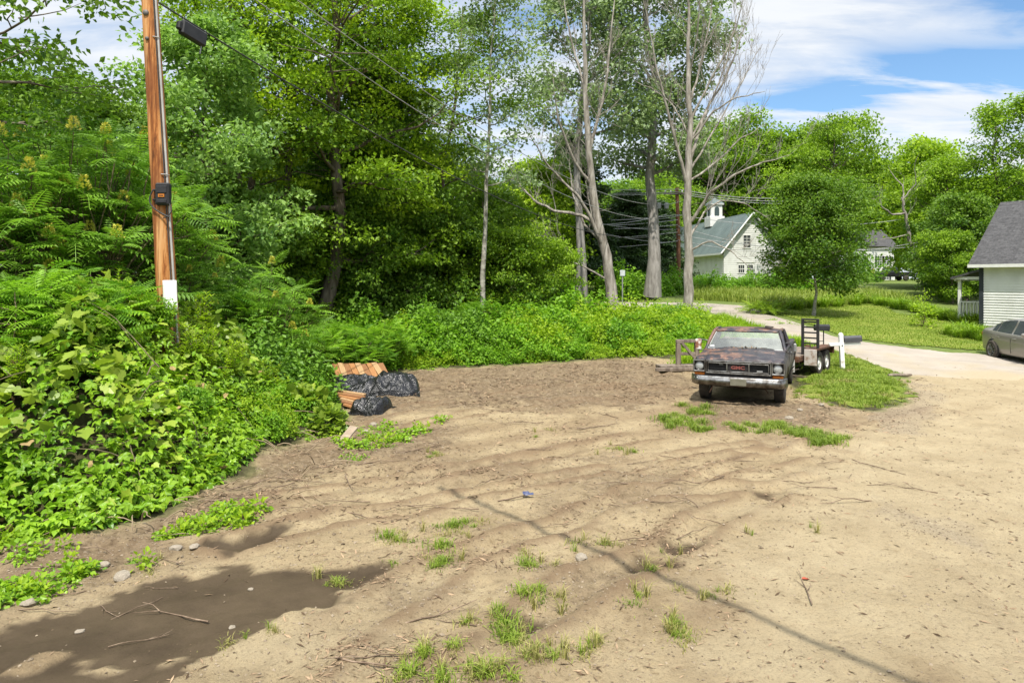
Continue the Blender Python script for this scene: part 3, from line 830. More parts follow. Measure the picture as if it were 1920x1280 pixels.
def blades(mb, rng, x, y, z, h, w=.008, lean=.5, tint=None, seg=2):
    """grass blades: tapering strips that bend over"""
    n = len(x); a = rng.uniform(0, 2 * PI, n); ln = lean * rng.uniform(.2, 1.2, n)
    dx, dy = np.cos(a), np.sin(a); px, py = -dy * w, dx * w
    h = np.broadcast_to(np.asarray(h, float), (n,)) * rng.uniform(.55, 1.25, n)
    b = np.stack([x, y, z], 1)
    m_ = b + np.stack([dx * h * ln * .28, dy * h * ln * .28, h * .62], 1)
    t = b + np.stack([dx * h * ln, dy * h * ln, h * (1.05 - .35 * ln)], 1)
    s_ = np.stack([px, py, 0 * px], 1)
    V = np.stack([b - s_, b + s_, m_ + s_ * .8, m_ - s_ * .8, t], 1).reshape(-1, 3)
    k = np.arange(n)[:, None] * 5
    tn = np.clip(rng.normal(.5, .22, n), 0, 1) if tint is None else tint
    mb.f.append(k + np.array([[0, 1, 2, 3]]) + mb.n); mb.f.append(k + np.array([[3, 2, 4]]) + mb.n)
    mb.sm += [np.zeros(n, bool)] * 2; mb.tint += [tn, tn]
    mb.v.append(V); mb.n += len(V)
    return mb
# ================================================================== shared materials for made things
M_black = mat('black_plastic', [(.012, .012, .013), (.028, .028, .03)], 6, .5, bumpn=.05)
M_rubber = mat('dusty_rubber', [(.022, .02, .018), (.07, .058, .045)], 9, .85, bumpn=.3)
M_chrome = mat('pitted_chrome', [(.07, .06, .05), (.17, .162, .152), (.28, .28, .272)], 7, .36, metal=.9, bumpn=.15, lo=.34, hi=.62)
M_dullmetal = mat('dull_grey_metal', [(.22, .22, .21), (.36, .36, .35)], 7, .55, metal=.5, bumpn=.1)
M_rust = mat('rusty_iron', [(.035, .022, .016), (.09, .043, .025), (.16, .078, .042)], 9, .85, bumpn=.4)
M_amber = mat('amber_lens', [(.42, .11, .012), (.55, .16, .02)], 20, .25, bumpn=0, spec=.5)
M_oldwood = mat('weathered_timber', [(.085, .065, .05), (.17, .135, .105), (.26, .215, .17)], 9, .9, bumpn=.5, stretch=(1, 1, .15))
M_white = mat('white_paint', [(.574, .566, .533), (.672, .664, .640)], 5, .6, bumpn=.08)
M_whitepeel = mat('peeling_white_paint', [(.30, .25, .19), (.66, .64, .59), (.82, .81, .77)], 5, .7, bumpn=.25, lo=.3, hi=.48)
M_cable = mat('overhead_cable', [(.27, .27, .27), (.36, .36, .36)], 4, .6, bumpn=0)
M_cabled = mat('dark_cable', [(.03, .03, .03), (.055, .055, .055)], 4, .6, bumpn=0)
M_trim = mat('dark_blue_black_trim', [(.018, .022, .028), (.03, .036, .045)], 5, .6)
M_winglass = mat('window_glass', [(.025, .03, .033), (.06, .07, .075)], .8, .08, bumpn=0, spec=.6)

def yframe(z):
    """horizontal unit axes after a turn about z"""
    return np.array([math.cos(z), math.sin(z)]), np.array([-math.sin(z), math.cos(z)])

# ================================================================== utility pole beside the bank
pb = at(323, 640, 11.5); pz = float(gz(pb[0], pb[1]))
ptop = at(272, -150, 11.5)
pole = thing('utility_pole', 'orange-brown wooden utility pole leaning slightly, rising out of the vine-covered bank', 'utility pole', (pb[0], pb[1], pz))
def pl(t): return np.array([0, 0, 0]) + (ptop - np.array([pb[0], pb[1], pz])) * t
pm, nt, out = newmat('split_brown_pole_wood')
p = N(nt, 'BsdfPrincipled'); p.inputs['Roughness'].default_value = .75; p.inputs['Specular IOR Level'].default_value = .2
g1 = noise(nt, 12, 7, .72, stretch=(1, 1, .05), dist=.5); g2 = noise(nt, 2.1, 5, .6, stretch=(1, 1, .3)); g3 = noise(nt, 30, 4, .6, stretch=(1, 1, .03))
c = ramp(nt, g1, [(.34, (.06, .022, .008)), (.43, (.25, .085, .022)), (.50, (.43, .185, .055)), (.60, (.50, .275, .115))])
c = mixc(nt, ramp(nt, g2, [(.48, (0, 0, 0)), (.60, (.75, .75, .75))]), c, (.14, .045, .016))
c = mixc(nt, ramp(nt, g3, [(.60, (0, 0, 0)), (.66, (.75, .75, .75))]), c, (.05, .022, .010))
nt.links.new(c, p.inputs['Base Color']); nt.links.new(bump(nt, g1, .5, .02), p.inputs['Normal']); nt.links.new(p.outputs[0], out.inputs[0])
tt = np.linspace(0, 1, 26)
mb = MB(); mb.tube(np.array([pl(-.03 + 1.06 * t) for t in tt]), np.linspace(.172, .118, 26) * (1 + .012 * np.sin(np.arange(26) * 2.1)), 20)
mb.build('shaft', pm, pole)
ph = np.linalg.norm(pl(1)); paxis = pl(1) / ph
def ponp(z, side, frontal, r=1.0):
    """a point on the pole's surface z metres up: side = towards +x, frontal = towards the street"""
    k = z / ph; rad = (.172 - .054 * k) * r
    return pl(k) + np.array([side * rad, -frontal * rad, 0])
mb = MB(); mb.tube(np.array([ponp(z, .94, .42, 1.07) for z in np.linspace(.3, ph, 22)]), .019, 8)
for z in np.arange(1.2, ph, 2.3): mb.tube(np.array([ponp(z, .55, .9, 1.02), ponp(z, .90, .55, 1.2), ponp(z, 1.06, .1, 1.03)]), .009, 4)
mb.build('conduit', mat('grey_conduit', [(.30, .29, .27), (.42, .41, .39)], 4, .55, bumpn=.05), pole)
mb = MB(); mb.tube(np.array([ponp(z, .80, .66, 1.05) for z in np.linspace(.6, ph, 22)]), .010, 6); mb.build('dark_cable', M_cabled, pole)
zj = 2.8 + (525 - 366) / 1280 * 11.5 - pz
cj = ponp(zj, .62, .85, 1.30)
mb = MB(); mb.box(cj, (.23, .13, .37), bev=.025); mb.box(cj + [0, -.068, .07], (.17, .02, .12), bev=.008); mb.box(cj + [0, -.07, -.12], (.17, .02, .06), bev=.008)
for dz in (-.09, .07): mb.box(cj + [-.14, 0, dz], (.07, .04, .025), bev=.006)
jb = mb.build('junction_box', M_black, pole)
mb = MB(); mb.box(cj + [.0, -.071, -.028], (.10, .012, .05)); mb.build('warning_label', mat('orange_label', [(.42, .13, .012), (.52, .20, .03)], 12, .5, bumpn=0), jb)
mb = MB(); mb.box(cj + [.0, -.079, -.028], (.07, .004, .012)); mb.build('label_print', M_black, jb)
mb = MB(); a = np.linspace(0, 1, 16)
mb.tube(np.stack([cj[0] - .16 - .09 * np.sin(a * PI) + .27 * a ** 2.2, np.full(16, cj[1] - .03), cj[2] + .06 - .50 * a + .06 * a * a], 1), .0125, 6)
mb.tube(np.stack([cj[0] + .11 + .06 * np.sin(a * PI) - .10 * a ** 2, np.full(16, cj[1] - .03), cj[2] - .16 - .30 * a + .06 * a * a], 1), .009, 6)
mb.build('cable_loop', M_cabled, pole)
zp = 2.8 + (525 - 553) / 1280 * 11.5 - pz
cp = ponp(zp, .28, 1.02, 1.0) + np.array([.10, -.035, 0])
mb = MB()
ang = np.linspace(-.62, .62, 11); zs = np.linspace(-.25, .25, 9)
AA, ZZ = np.meshgrid(ang, zs, indexing='ij')
crn = 1 - .06 * (np.abs(ZZ) > .24)
mb.grid(np.stack([cp[0] + .205 * np.sin(AA * crn) + ZZ * -.045, cp[1] + .17 - .19 * np.cos(AA) - .012 * fbm(AA * 3, ZZ * 9, 2, 8), cp[2] + ZZ], -1))
plm, nt, out = newmat('scratched_white_plate')
p = N(nt, 'BsdfPrincipled'); p.inputs['Roughness'].default_value = .45
c = ramp(nt, noise(nt, 22, 5, .7, stretch=(1, 1, .12), dist=.7), [(.30, (.07, .055, .04)), (.37, (.66, .66, .65)), (.6, (.80, .80, .80))])
nt.links.new(c, p.inputs['Base Color']); nt.links.new(p.outputs[0], out.inputs[0])
pt = mb.build('guard_plate', plm, pole); so_ = pt.modifiers.new('thick', 'SOLIDIFY'); so_.thickness = .006
mb = MB()
for z, r_ in ((zj + 3.03, .05), (zj + 2.6, .032)):
    mb.lathe([(0, .03), (r_ * .8, .03), (r_, .015), (r_, 0)], ponp(z, -.1, .98), axis='y', rot=rotz(PI), n=14)
mb.build('bolt_plate', mat('dark_bolt_plate', [(.09, .085, .08), (.15, .14, .13)], 8, .6, metal=.3), pole)

# ================================================================== pole across the road with its crossarm
fp = at(1272, 560, 55.); fz = float(gz(fp[0], fp[1])); ftop = at(1268, 352, 55.)[2]
fpole = thing('utility_pole', 'distant reddish-brown utility pole with a crossarm, half hidden behind the tall bare tree', 'utility pole', (fp[0], fp[1], fz))
mb = MB(); mb.tube(np.array([[0, 0, -.3], [0, 0, (ftop - fz) * .5], [-.12, 0, ftop - fz]]), [.19, .17, .14], 10); mb.build('shaft', mat('reddish_pole_wood', [(.14, .06, .035), (.26, .12, .07)], 6, .85), fpole)
mb = MB(); mb.box((-.1, -.16, ftop - fz - .5), (2.3, .10, .13)); mb.tube([(-.75, -.16, ftop - fz - .5), (-.1, -.14, ftop - fz - 1.2)], .025, 4); mb.tube([(.55, -.16, ftop - fz - .5), (-.1, -.14, ftop - fz - 1.2)], .025, 4); mb.build('crossarm', M_oldwood, fpole)
for k in (-1.1, -.6, .4, .9):
    mb = MB(); mb.lathe([(.0, .2), (.05, .18), (.075, .1), (.05, .06), (.07, .02), (.03, 0)], (-.1 + k * .9, -.16, ftop - fz - .435), n=10); mb.build('insulator', M_white, fpole)
for k in (-1.6, -1.0):
    mb = MB(); mb.box((k, -.2, ftop - fz - 1.5), (.32, .25, .5), bev=.05); mb.build('cutout_box', M_dullmetal, fpole)

# ================================================================== overhead wires
def wire(p0, p1, sag, r, m, label, n=40, name='overhead_wire', group='overhead wires between the two utility poles'):
    p0 = np.asarray(p0, float); p1 = np.asarray(p1, float); t = np.linspace(0, 1, n)[:, None]
    q = p0 + (p1 - p0) * t; q[:, 2] -= 4 * sag * (t * (1 - t))[:, 0]
    o = MB().tube(q, r, 5).build(name, m)
    return tag(o, label, 'wire', group)
ztop = 2.8 + (525 - 6) / 1280 * 11.5
pw = lambda z: np.array([pb[0], pb[1], pz]) + pl((z - pz) / ph)
wA = pw(ztop) + np.array([.17, -.05, 0]); eA = at(1278, 425, 55.)
wire(wA, eA, 2.15, .016, M_cabled, 'thick dark cable that carries the black splice case, lowest of the pole\'s wires')
def on(p0, p1, sag, t):
    q = p0 + (p1 - p0) * t; q = np.array(q); q[2] -= 4 * sag * t * (1 - t); return q
wire(pw(ztop + 1.3) + np.array([.15, 0, 0]), at(1280, 402, 55.), 2.0, .013, M_cable, 'pale wire just above the splice case cable, crossing the crown of the big maple')
wire(pw(ztop + 1.75) + np.array([.35, 0, 0]), at(1276, 378, 55.), 1.9, .013, M_cable, 'uppermost pale wire crossing the crown of the big maple')
c0 = on(wA, eA, 2.15, .0085); c1_ = on(wA, eA, 2.15, .0205)
dv = (c1_ - c0); dl_ = np.linalg.norm(dv); dv = dv / dl_
spl = thing('splice_case', 'black rectangular splice case hung on the cable beside the top of the brown pole', 'splice case', (c0 + c1_) / 2 - np.array([0, 0, .17]))
yw = math.atan2(dv[1], dv[0]); rt = rotz(yw) @ roty(-math.asin(dv[2]))
mb = MB(); mb.box((0, 0, 0), (dl_ * .9, .13, .26), rot=rt, bev=.025); mb.box(rt @ np.array([-dl_ * .45, 0, 0]), (.14, .09, .15), rot=rt, bev=.02); mb.build('case', M_black, spl)
mb = MB()
for k in (-.4, .4): mb.tube([rt @ np.array([k * dl_, 0, .1]), rt @ np.array([k * dl_, 0, .19])], .012, 4)
mb.tube([rt @ np.array([.2, 0, -.1]), rt @ np.array([.2, 0, -.28])], .012, 5); mb.build('hanger', M_dullmetal, spl)
# the cable that crosses the lot and drops its shadow on the sand
H_ = 10.2; el = SUN_H * -1 * 1 / math.tan(SUN_EL)
s0 = np.array(hit(890, 940)[:2]); s1 = np.array(hit(1720, 1280)[:2]); dr = (s1 - s0) / np.linalg.norm(s1 - s0)
q0 = s0 - dr * .8; q1 = s1 + dr * 9
wire(np.r_[q0 - el * H_, H_], np.r_[q1 - el * (H_ - .5), H_ - .5], .0, .040, M_cabled, 'thick black cable slung high over the bare lot', 30)
# cables that meet at the pole across the road
fx, fy = fp[0], fp[1]
zt = ftop
spec_l = [(760, 318, 46, -.15, .5), (760, 326, 46, -.35, .6), (780, 335, 47, -.5, .5), (820, 372, 48, -2.2, .9), (880, 404, 49, -2.6, .6), (900, 412, 50, -3.0, .5), (880, 450, 50, -3.6, .3), (900, 462, 50, -4.3, .4)]
for i, (px, py, D, dz, sg) in enumerate(spec_l):
    wire(at(px, py, D), (fx - .1, fy - .2, zt + dz), sg, .022 if i < 3 else .026, M_cable, 'grey wire strung through the trees to the pole across the road', 26, group='wires strung between the trees and the pole across the road')
spec_r = [(1640, 350, 62, -.15, .9), (1660, 356, 62, -.35, .9), (1650, 366, 62, -.5, .8), (1700, 410, 60, -2.2, .8), (1760, 445, 58, -3.1, 1.6), (1720, 462, 58, -3.8, .7), (1500, 470, 60, -4.2, .4)]
for i, (px, py, D, dz, sg) in enumerate(spec_r):
    wire(at(px, py, D), (fx - .1, fy - .2, zt + dz), sg, .024, M_cable, 'grey wire running past the round maple to the pole across the road', 26, group='wires running past the round maple')
for i, (a, b, c, d) in enumerate(((1020, 420, 1250, 402), (1010, 400, 1255, 455), (1030, 395, 1262, 430))):
    wire(at(a, b, 44), at(c, d, 56), .4, .022, M_cable, 'grey wire slanting across the others in front of the dark woods', 20, group='wires slanting in front of the dark woods')

# ================================================================== the old pickup
YAW = -math.radians(24.8)
tx, ty = 5.06, 15.28
LIFT = .085; tzT = float(tz(tx, ty)) - .015 + LIFT
truck = thing('pickup_truck', 'rusty dark blue old pickup truck parked on the bare dirt lot', 'pickup truck', (tx, ty, tzT), YAW)
tm, nt, out = newmat('faded_dark_paint_and_rust')
p = N(nt, 'BsdfPrincipled'); p.inputs['Specular IOR Level'].default_value = .45
tcn = nt.nodes.new('ShaderNodeTexCoord'); sp = N(nt, 'SeparateXYZ'); nt.links.new(tcn.outputs['Object'], sp.inputs[0])
a1 = noise(nt, 3.2, 7, .66); a2 = noise(nt, 14, 6, .7); a3 = noise(nt, 1.4, 4, .5)
c = ramp(nt, a1, [(.33, (.010, .011, .018)), (.47, (.022, .020, .027)), (.57, (.055, .042, .043)), (.68, (.115, .092, .082))])
# rust gathers on the hood's near corner and the roof
hood = math_(nt, 'MULTIPLY', math_(nt, 'MULTIPLY', ramp(nt, sp.outputs[2], [(.0, (0, 0, 0)), (.9, (0, 0, 0)), (.96, (1, 1, 1))]), ramp(nt, math_(nt, 'ADD', math_(nt, 'MULTIPLY', sp.outputs[0], -.5), .55), [(.35, (.22, .22, .22)), (.62, (1, 1, 1))])), 1.)
roof = ramp(nt, math_(nt, 'SUBTRACT', sp.outputs[2], .6), [(.86, (0, 0, 0)), (.93, (1, 1, 1))])
low_ = ramp(nt, sp.outputs[2], [(.36, (.75, .75, .75)), (.56, (0, 0, 0))])
rw = math_(nt, 'MAXIMUM', math_(nt, 'MAXIMUM', math_(nt, 'MULTIPLY', hood, .75), roof), low_)
rf = math_(nt, 'ADD', a1, math_(nt, 'MULTIPLY', rw, .22))
rmask = ramp(nt, rf, [(.625, (0, 0, 0)), (.70, (.85, .85, .85))])
rcol = ramp(nt, a2, [(.3, (.06, .028, .02)), (.5, (.14, .066, .042)), (.66, (.25, .145, .10)), (.78, (.36, .28, .20))])
c = mixc(nt, rmask, c, rcol)
dust = math_(nt, 'MULTIPLY', ramp(nt, sp.outputs[2], [(.3, (1, 1, 1)), (.75, (.1, .1, .1))]), ramp(nt, a2, [(.35, (.2, .2, .2)), (.7, (.8, .8, .8))]))
c = mixc(nt, math_(nt, 'MULTIPLY', dust, .6), c, (.16, .125, .085))
nt.links.new(c, p.inputs['Base Color'])
nt.links.new(ramp(nt, a2, [(.3, (.3, .3, .3)), (.7, (.62, .62, .62))]), p.inputs['Roughness'])
nt.links.new(bump(nt, a2, .12, .01), p.inputs['Normal']); nt.links.new(p.outputs[0], out.inputs[0])
M_truck = tm

def sidex(y, z):
    """half width of the body"""
    b = 1.0 - .085 * ((np.asarray(z) - .70) / .34) ** 2
    b = b - .05 * np.clip(1 - np.asarray(y) / .25, 0, 1) ** 2
    return b + .012 * np.exp(-((np.asarray(z) - .90) / .03) ** 2)
def shoulder(y): return np.interp(y, [0, .3, 1.25, 1.5, 5.2], [.955, .975, 1.035, 1.05, 1.05])
AX = (.80, 4.05)
mb = MB()
ysd = np.arange(0, 5.21, .04); vz = np.linspace(0, 1, 18)
for sg in (-1, 1):
    Y, V = np.meshgrid(ysd, vz, indexing='ij')
    Z = .36 + (shoulder(Y) - .36) * V
    for ay in AX:       # wheel openings: pull the lattice up to the arch
        r = .44; dy = np.abs(Y - ay); zarc = .33 + np.sqrt(np.clip(r * r - dy * dy, 0, None))
        m_ = dy < r; lo_ = np.where(m_, zarc, .36); Z = np.where(m_, lo_ + (shoulder(Y) - lo_) * V, Z)
    X = sidex(Y, Z) * sg
    mb.grid(np.stack([X, Y, Z], -1))
    # lip rolled in at the bottom
    Xb = X[:, 0]; mb.grid(np.stack([np.stack([Xb, Y[:, 0], Z[:, 0]], -1), np.stack([Xb - sg * .10, Y[:, 0], Z[:, 0] + .02], -1)], 1))
# hood and fender tops
hx = np.linspace(-1, 1, 41); hy = np.linspace(0, 1.30, 27)
Xh, Yh = np.meshgrid(hx, hy, indexing='ij')
Zs = shoulder(Yh); wd = sidex(Yh, Zs)
Zh = Zs + .045 * (1 - np.abs(Xh) ** 2.6) + .018 * (np.abs(Xh) < .76) * (1 - .3 * np.abs(Xh)) - .02 * (np.abs(np.abs(Xh) - .78) < .03) - .012 * np.exp(-(Xh / .04) ** 2) + .016 * np.exp(-((np.abs(Xh) - .42) / .06) ** 2)
Zh = Zh - .05 * np.clip(1 - Yh / .08, 0, 1) ** 2 + .004 * (fbm(Xh * 5, Yh * 5, 2, 3) - .5)
mb.grid(np.stack([Xh * wd, Yh, Zh], -1))
# front header over the grille, valance, cowl, bed rails, tail and inner walls
mb.grid(np.stack([np.stack([hx * .95, np.full(41, -.02 + .0 * hx), np.full(41, .925)], -1), np.stack([Xh[:, 0] * wd[:, 0], Yh[:, 0], Zh[:, 0]], -1)], 1))
mb.box((0, .05, .56), (1.84, .10, .16)); mb.box((0, .30, .70), (1.80, .5, .48))
mb.box((0, 1.38, 1.035), (1.86, .22, .06), bev=.02)
mb.box((0, 5.14, .74), (1.86, .06, .60), bev=.02)
for sg in (-1, 1): mb.box((sg * .90, 4.0, 1.035), (.14, 2.3, .06), bev=.02); mb.box((sg * .82, 4.0, .78), (.03, 2.3, .5))
mb.box((0, 2.86, .80), (1.8, .06, .62)); mb.box((0, 4.0, .62), (1.66, 2.3, .05))
mb.box((0, 1.42, .62), (1.7, .05, .8)); mb.box((0, 2.1, .42), (1.8, 1.5, .08))
body = mb.build('body', M_truck, truck)
# cab: roof, pillars
WB, WT = .86, .70; ZB, ZT, ZR = 1.05, 1.47, 1.53
mb = MB()
rx = np.linspace(-1, 1, 21); ry = np.linspace(0, 1, 12); XX, YY = np.meshgrid(rx, ry, indexing='ij')
rz_ = ZT + (ZR - ZT) * (1 - np.abs(XX) ** 4) * np.clip(np.minimum(YY / .12, (1 - YY) / .12), 0, 1) ** .5
mb.grid(np.stack([XX * (WT + .07), 1.82 + 1.0 * YY, rz_], -1))
mb.box((0, 2.32, ZT - .005), (1.46, .94, .03))
mb.box((0, 1.835, ZT - .012), (1.44, .07, .05), bev=.015)
for sg in (-1, 1):
    mb.tube(np.array([(sg * .91, 1.36, ZB - .02), (sg * .845, 1.58, 1.26), (sg * .765, 1.83, ZT)]), [.045, .042, .045], 8)
    mb.tube(np.array([(sg * .765, 1.83, ZT), (sg * .77, 2.3, ZT + .02), (sg * .765, 2.80, ZT)]), .04, 8)
    mb.tube(np.array([(sg * .91, 2.86, ZB - .02), (sg * .77, 2.80, ZT)]), [.075, .06], 8)
    mb.tube(np.array([(sg * .91, 1.30, ZB), (sg * .92, 2.9, ZB)]), .03, 6)
    mb.tube(np.array([(sg * .90, 1.72, ZB), (sg * .82, 1.86, ZT - .03)]), .014, 5)
mb.box((0, 2.83, 1.09), (1.78, .06, .12)); mb.box((0, 2.80, ZT - .05), (1.5, .05, .08))
mb.build('cab', M_truck, truck)
glm, nt, out = newmat('dusty_windscreen_glass')
tr = N(nt, 'BsdfTransparent'); tr.inputs[0].default_value = (.78, .84, .80, 1)
gl = N(nt, 'BsdfGlossy'); gl.inputs['Roughness'].default_value = .06; df = N(nt, 'BsdfDiffuse'); df.inputs[0].default_value = (.50, .52, .47, 1)
m1 = N(nt, 'MixShader'); m2 = N(nt, 'MixShader'); m1.inputs[0].default_value = .14
tcg = nt.nodes.new('ShaderNodeTexCoord'); sg_ = N(nt, 'SeparateXYZ'); nt.links.new(tcg.outputs['Object'], sg_.inputs[0])
film = math_(nt, 'ADD', math_(nt, 'MULTIPLY', noise(nt, 3, 4, .6), .55), math_(nt, 'MULTIPLY', sg_.outputs[0], .16))
nt.links.new(ramp(nt, film, [(.15, (.16, .16, .16)), (.58, (.55, .55, .55))]), m2.inputs[0])
nt.links.new(tr.outputs[0], m1.inputs[1]); nt.links.new(gl.outputs[0], m1.inputs[2]); nt.links.new(m1.outputs[0], m2.inputs[1]); nt.links.new(df.outputs[0], m2.inputs[2]); nt.links.new(m2.outputs[0], out.inputs[0])
u_ = np.linspace(-1, 1, 13); v_ = np.linspace(0, 1, 7); U, V = np.meshgrid(u_, v_, indexing='ij')
mb = MB(); mb.grid(np.stack([U * (.865 + (.725 - .865) * V), 1.38 + .44 * V - .05 * (1 - U * U), 1.055 + (ZT - .03 - 1.055) * V], -1))
ws = mb.build('windshield', glm, truck)
mb = MB(); mb.tube(np.array([(-.865, 1.37, 1.06), (-.5, 1.325, 1.06), (0, 1.32, 1.06), (.5, 1.325, 1.06), (.865, 1.37, 1.06)]), .012, 5)
for sg in (-1, 1): mb.tube(np.array([(sg * .866, 1.375, 1.06), (sg * .726, 1.815, ZT - .03)]), .010, 5)
mb.build('windshield_seal', mat('pale_window_seal', [(.35, .35, .34), (.5, .5, .49)], 6, .5), ws)
mb = MB(); mb.box((-.76, 1.372, 1.115), (.085, .004, .045), rot=rotx(-.75)); mb.build('sticker', M_white, ws)
sgm, nt, out = newmat('dark_side_glass')
tr = N(nt, 'BsdfTransparent'); tr.inputs[0].default_value = (.35, .4, .42, 1); gl = N(nt, 'BsdfGlossy'); gl.inputs['Roughness'].default_value = .05
m1 = N(nt, 'MixShader'); m1.inputs[0].default_value = .25; nt.links.new(tr.outputs[0], m1.inputs[1]); nt.links.new(gl.outputs[0], m1.inputs[2]); nt.links.new(m1.outputs[0], out.inputs[0])
for sg in (-1, 1):
    mb = MB(); mb.add([(sg * .905, 1.45, ZB), (sg * .905, 2.80, ZB), (sg * .785, 2.75, ZT - .02), (sg * .785, 1.88, ZT - .02)], [(0, 1, 2, 3)]); mb.build('side_window', sgm, truck)
bgm, nt, out = newmat('clear_rear_glass')
tr = N(nt, 'BsdfTransparent'); tr.inputs[0].default_value = (.85, .9, .86, 1); nt.links.new(tr.outputs[0], out.inputs[0])
mb = MB(); mb.add([(-.74, 2.83, 1.13), (.74, 2.83, 1.13), (.66, 2.79, 1.43), (-.66, 2.79, 1.43)], [(0, 1, 2, 3)]); mb.build('rear_window', bgm, truck)
mb = MB(); mb.box((0, 2.55, .80), (1.6, .5, .2), bev=.05); mb.box((0, 2.70, 1.0), (1.6, .16, .40), bev=.05, rot=rotx(-.12)); mb.build('bench_seat', mat('dark_seat_vinyl', [(.05, .04, .035), (.10, .08, .07)], 5, .7), truck)
mb = MB(); th = np.linspace(0, 2 * PI, 25); rs = rotx(-.9)
mb.tube(np.array([rs @ np.array([.19 * math.cos(a), .19 * math.sin(a), 0]) + np.array([.40, 1.98, 1.08]) for a in th]), .012, 6, cap=False); mb.tube([(.4, 1.98, 1.08), (.4, 1.6, .95)], .02, 6); mb.box((.4, 1.98, 1.08), (.36, .03, .03)); mb.build('steering_wheel', M_black, truck)
mb = MB(); mb.box((0, 1.50, 1.0), (1.66, .22, .10), bev=.03); mb.build('dashboard', M_black, truck)
# grille
def ring(mb, x0, x1, z0, z1, w_, y0, y1, r=.04):
    for (cx_, cz_, sx_, sz_) in (((x0 + x1) / 2, z1 - w_ / 2, x1 - x0, w_), ((x0 + x1) / 2, z0 + w_ / 2, x1 - x0, w_), (x0 + w_ / 2, (z0 + z1) / 2, w_, z1 - z0 - 2 * w_), (x1 - w_ / 2, (z0 + z1) / 2, w_, z1 - z0 - 2 * w_)):
        mb.box((cx_, (y0 + y1) / 2, cz_), (sx_, abs(y1 - y0), sz_), bev=.006)
gz0, gz1 = .625, .918
mb = MB(); ring(mb, -.70, .70, gz0, gz1, .026, -.075, .0); ring(mb, -.655, .655, gz0 + .042, gz1 - .042, .02, -.07, .0)
for sg in (-.235, .235): mb.box((sg, -.04, (gz0 + gz1) / 2), (.03, .055, gz1 - gz0 - .13), bev=.005)
gr_ = mb.build('grille', M_chrome, truck)
mb = MB(); mb.box((0, .01, (gz0 + gz1) / 2), (1.40, .02, gz1 - gz0 - .02))
for k in range(7): mb.box((0, -.008, gz0 + .075 + k * .0245), (1.29, .022, .007))
mb.build('grille_mesh', M_black, gr_)
def letters(name, txt, size, loc, m, parent, ext=.006, rot=(PI / 2, 0, 0), sx_=1.):
    cu = bpy.data.curves.new(name, 'FONT'); cu.body = txt; cu.size = size; cu.extrude = ext; cu.align_x = 'CENTER'; cu.align_y = 'CENTER'; cu.offset = size * .035
    to = bpy.data.objects.new('tmp_text', cu); COL.objects.link(to)
    me = bpy.data.meshes.new_from_object(to.evaluated_get(bpy.context.evaluated_depsgraph_get())); bpy.data.objects.remove(to)
    me.materials.clear(); me.materials.append(m); me.name = name
    o = bpy.data.objects.new(name, me); COL.objects.link(o); o.parent = parent; o.location = loc; o.rotation_euler = rot; o.scale = (sx_, 1, 1); return o
M_redletter = mat('faded_red_letters', [(.17, .042, .035), (.24, .085, .07)], 9, .5, bumpn=0)
mb = MB(); mb.box((0, -.030, (gz0 + gz1) / 2), (.42, .012, .16)); mb.build('emblem_plate', mat('emblem_back', [(.02, .018, .018)], 4, .5, bumpn=0), gr_)
letters('emblem_letters', 'GMC', .098, (0, -.042, (gz0 + gz1) / 2), M_redletter, gr_, sx_=1.35)
mb = MB(); mb.box((.46, -.025, gz0 + .085), (.125, .014, .034), bev=.004); mb.build('nameplate', M_dullmetal, gr_)
mb = MB(); mb.box((-.36, -.028, gz1 - .085), (.085, .012, .02)); mb.build('grille_badge', M_dullmetal, gr_)
# headlights in square chrome bezels
M_lens = mat('headlight_glass', [(.20, .21, .205), (.36, .37, .36)], 14, .12, bumpn=.2, bscale=40, spec=.8)
for sg in (-1, 1):
    cx_, cz_ = sg * .84, .785
    mb = MB(); ring(mb, cx_ - .135, cx_ + .135, cz_ - .135, cz_ + .135, .026, -.07, .0); ring(mb, cx_ - .115, cx_ + .115, cz_ - .115, cz_ + .115, .01, -.06, -.0)
    hl = mb.build('headlight', M_chrome, truck)
    mb = MB(); mb.box((cx_, .0, cz_), (.25, .02, .25)); mb.build('housing', M_black, hl)
    mb = MB(); mb.lathe([(.105, 0), (.105, .035), (.09, .045), (.088, .02)], (cx_, -.008, cz_), axis='y', rot=np.diag([1, -1, 1]), n=22)
    mb.v[-1][:, 1] = -.008 - (mb.v[-1][:, 1] + .008) * 1
    mb.v[-1][:, 1] = -np.abs(mb.v[-1][:, 1]); mb.build('rim', M_chrome, hl)
    mb = MB(); mb.lathe([(.088, -.024), (.07, -.034), (.04, -.042), (.0, -.045)], (cx_, 0, cz_), axis='y', n=22); mb.build('lens', M_lens, hl)
    mb = MB(); mb.box((sg * .835, -.025, .612), (.225, .035, .058), bev=.012); mb.build('turn_signal', M_amber, truck)
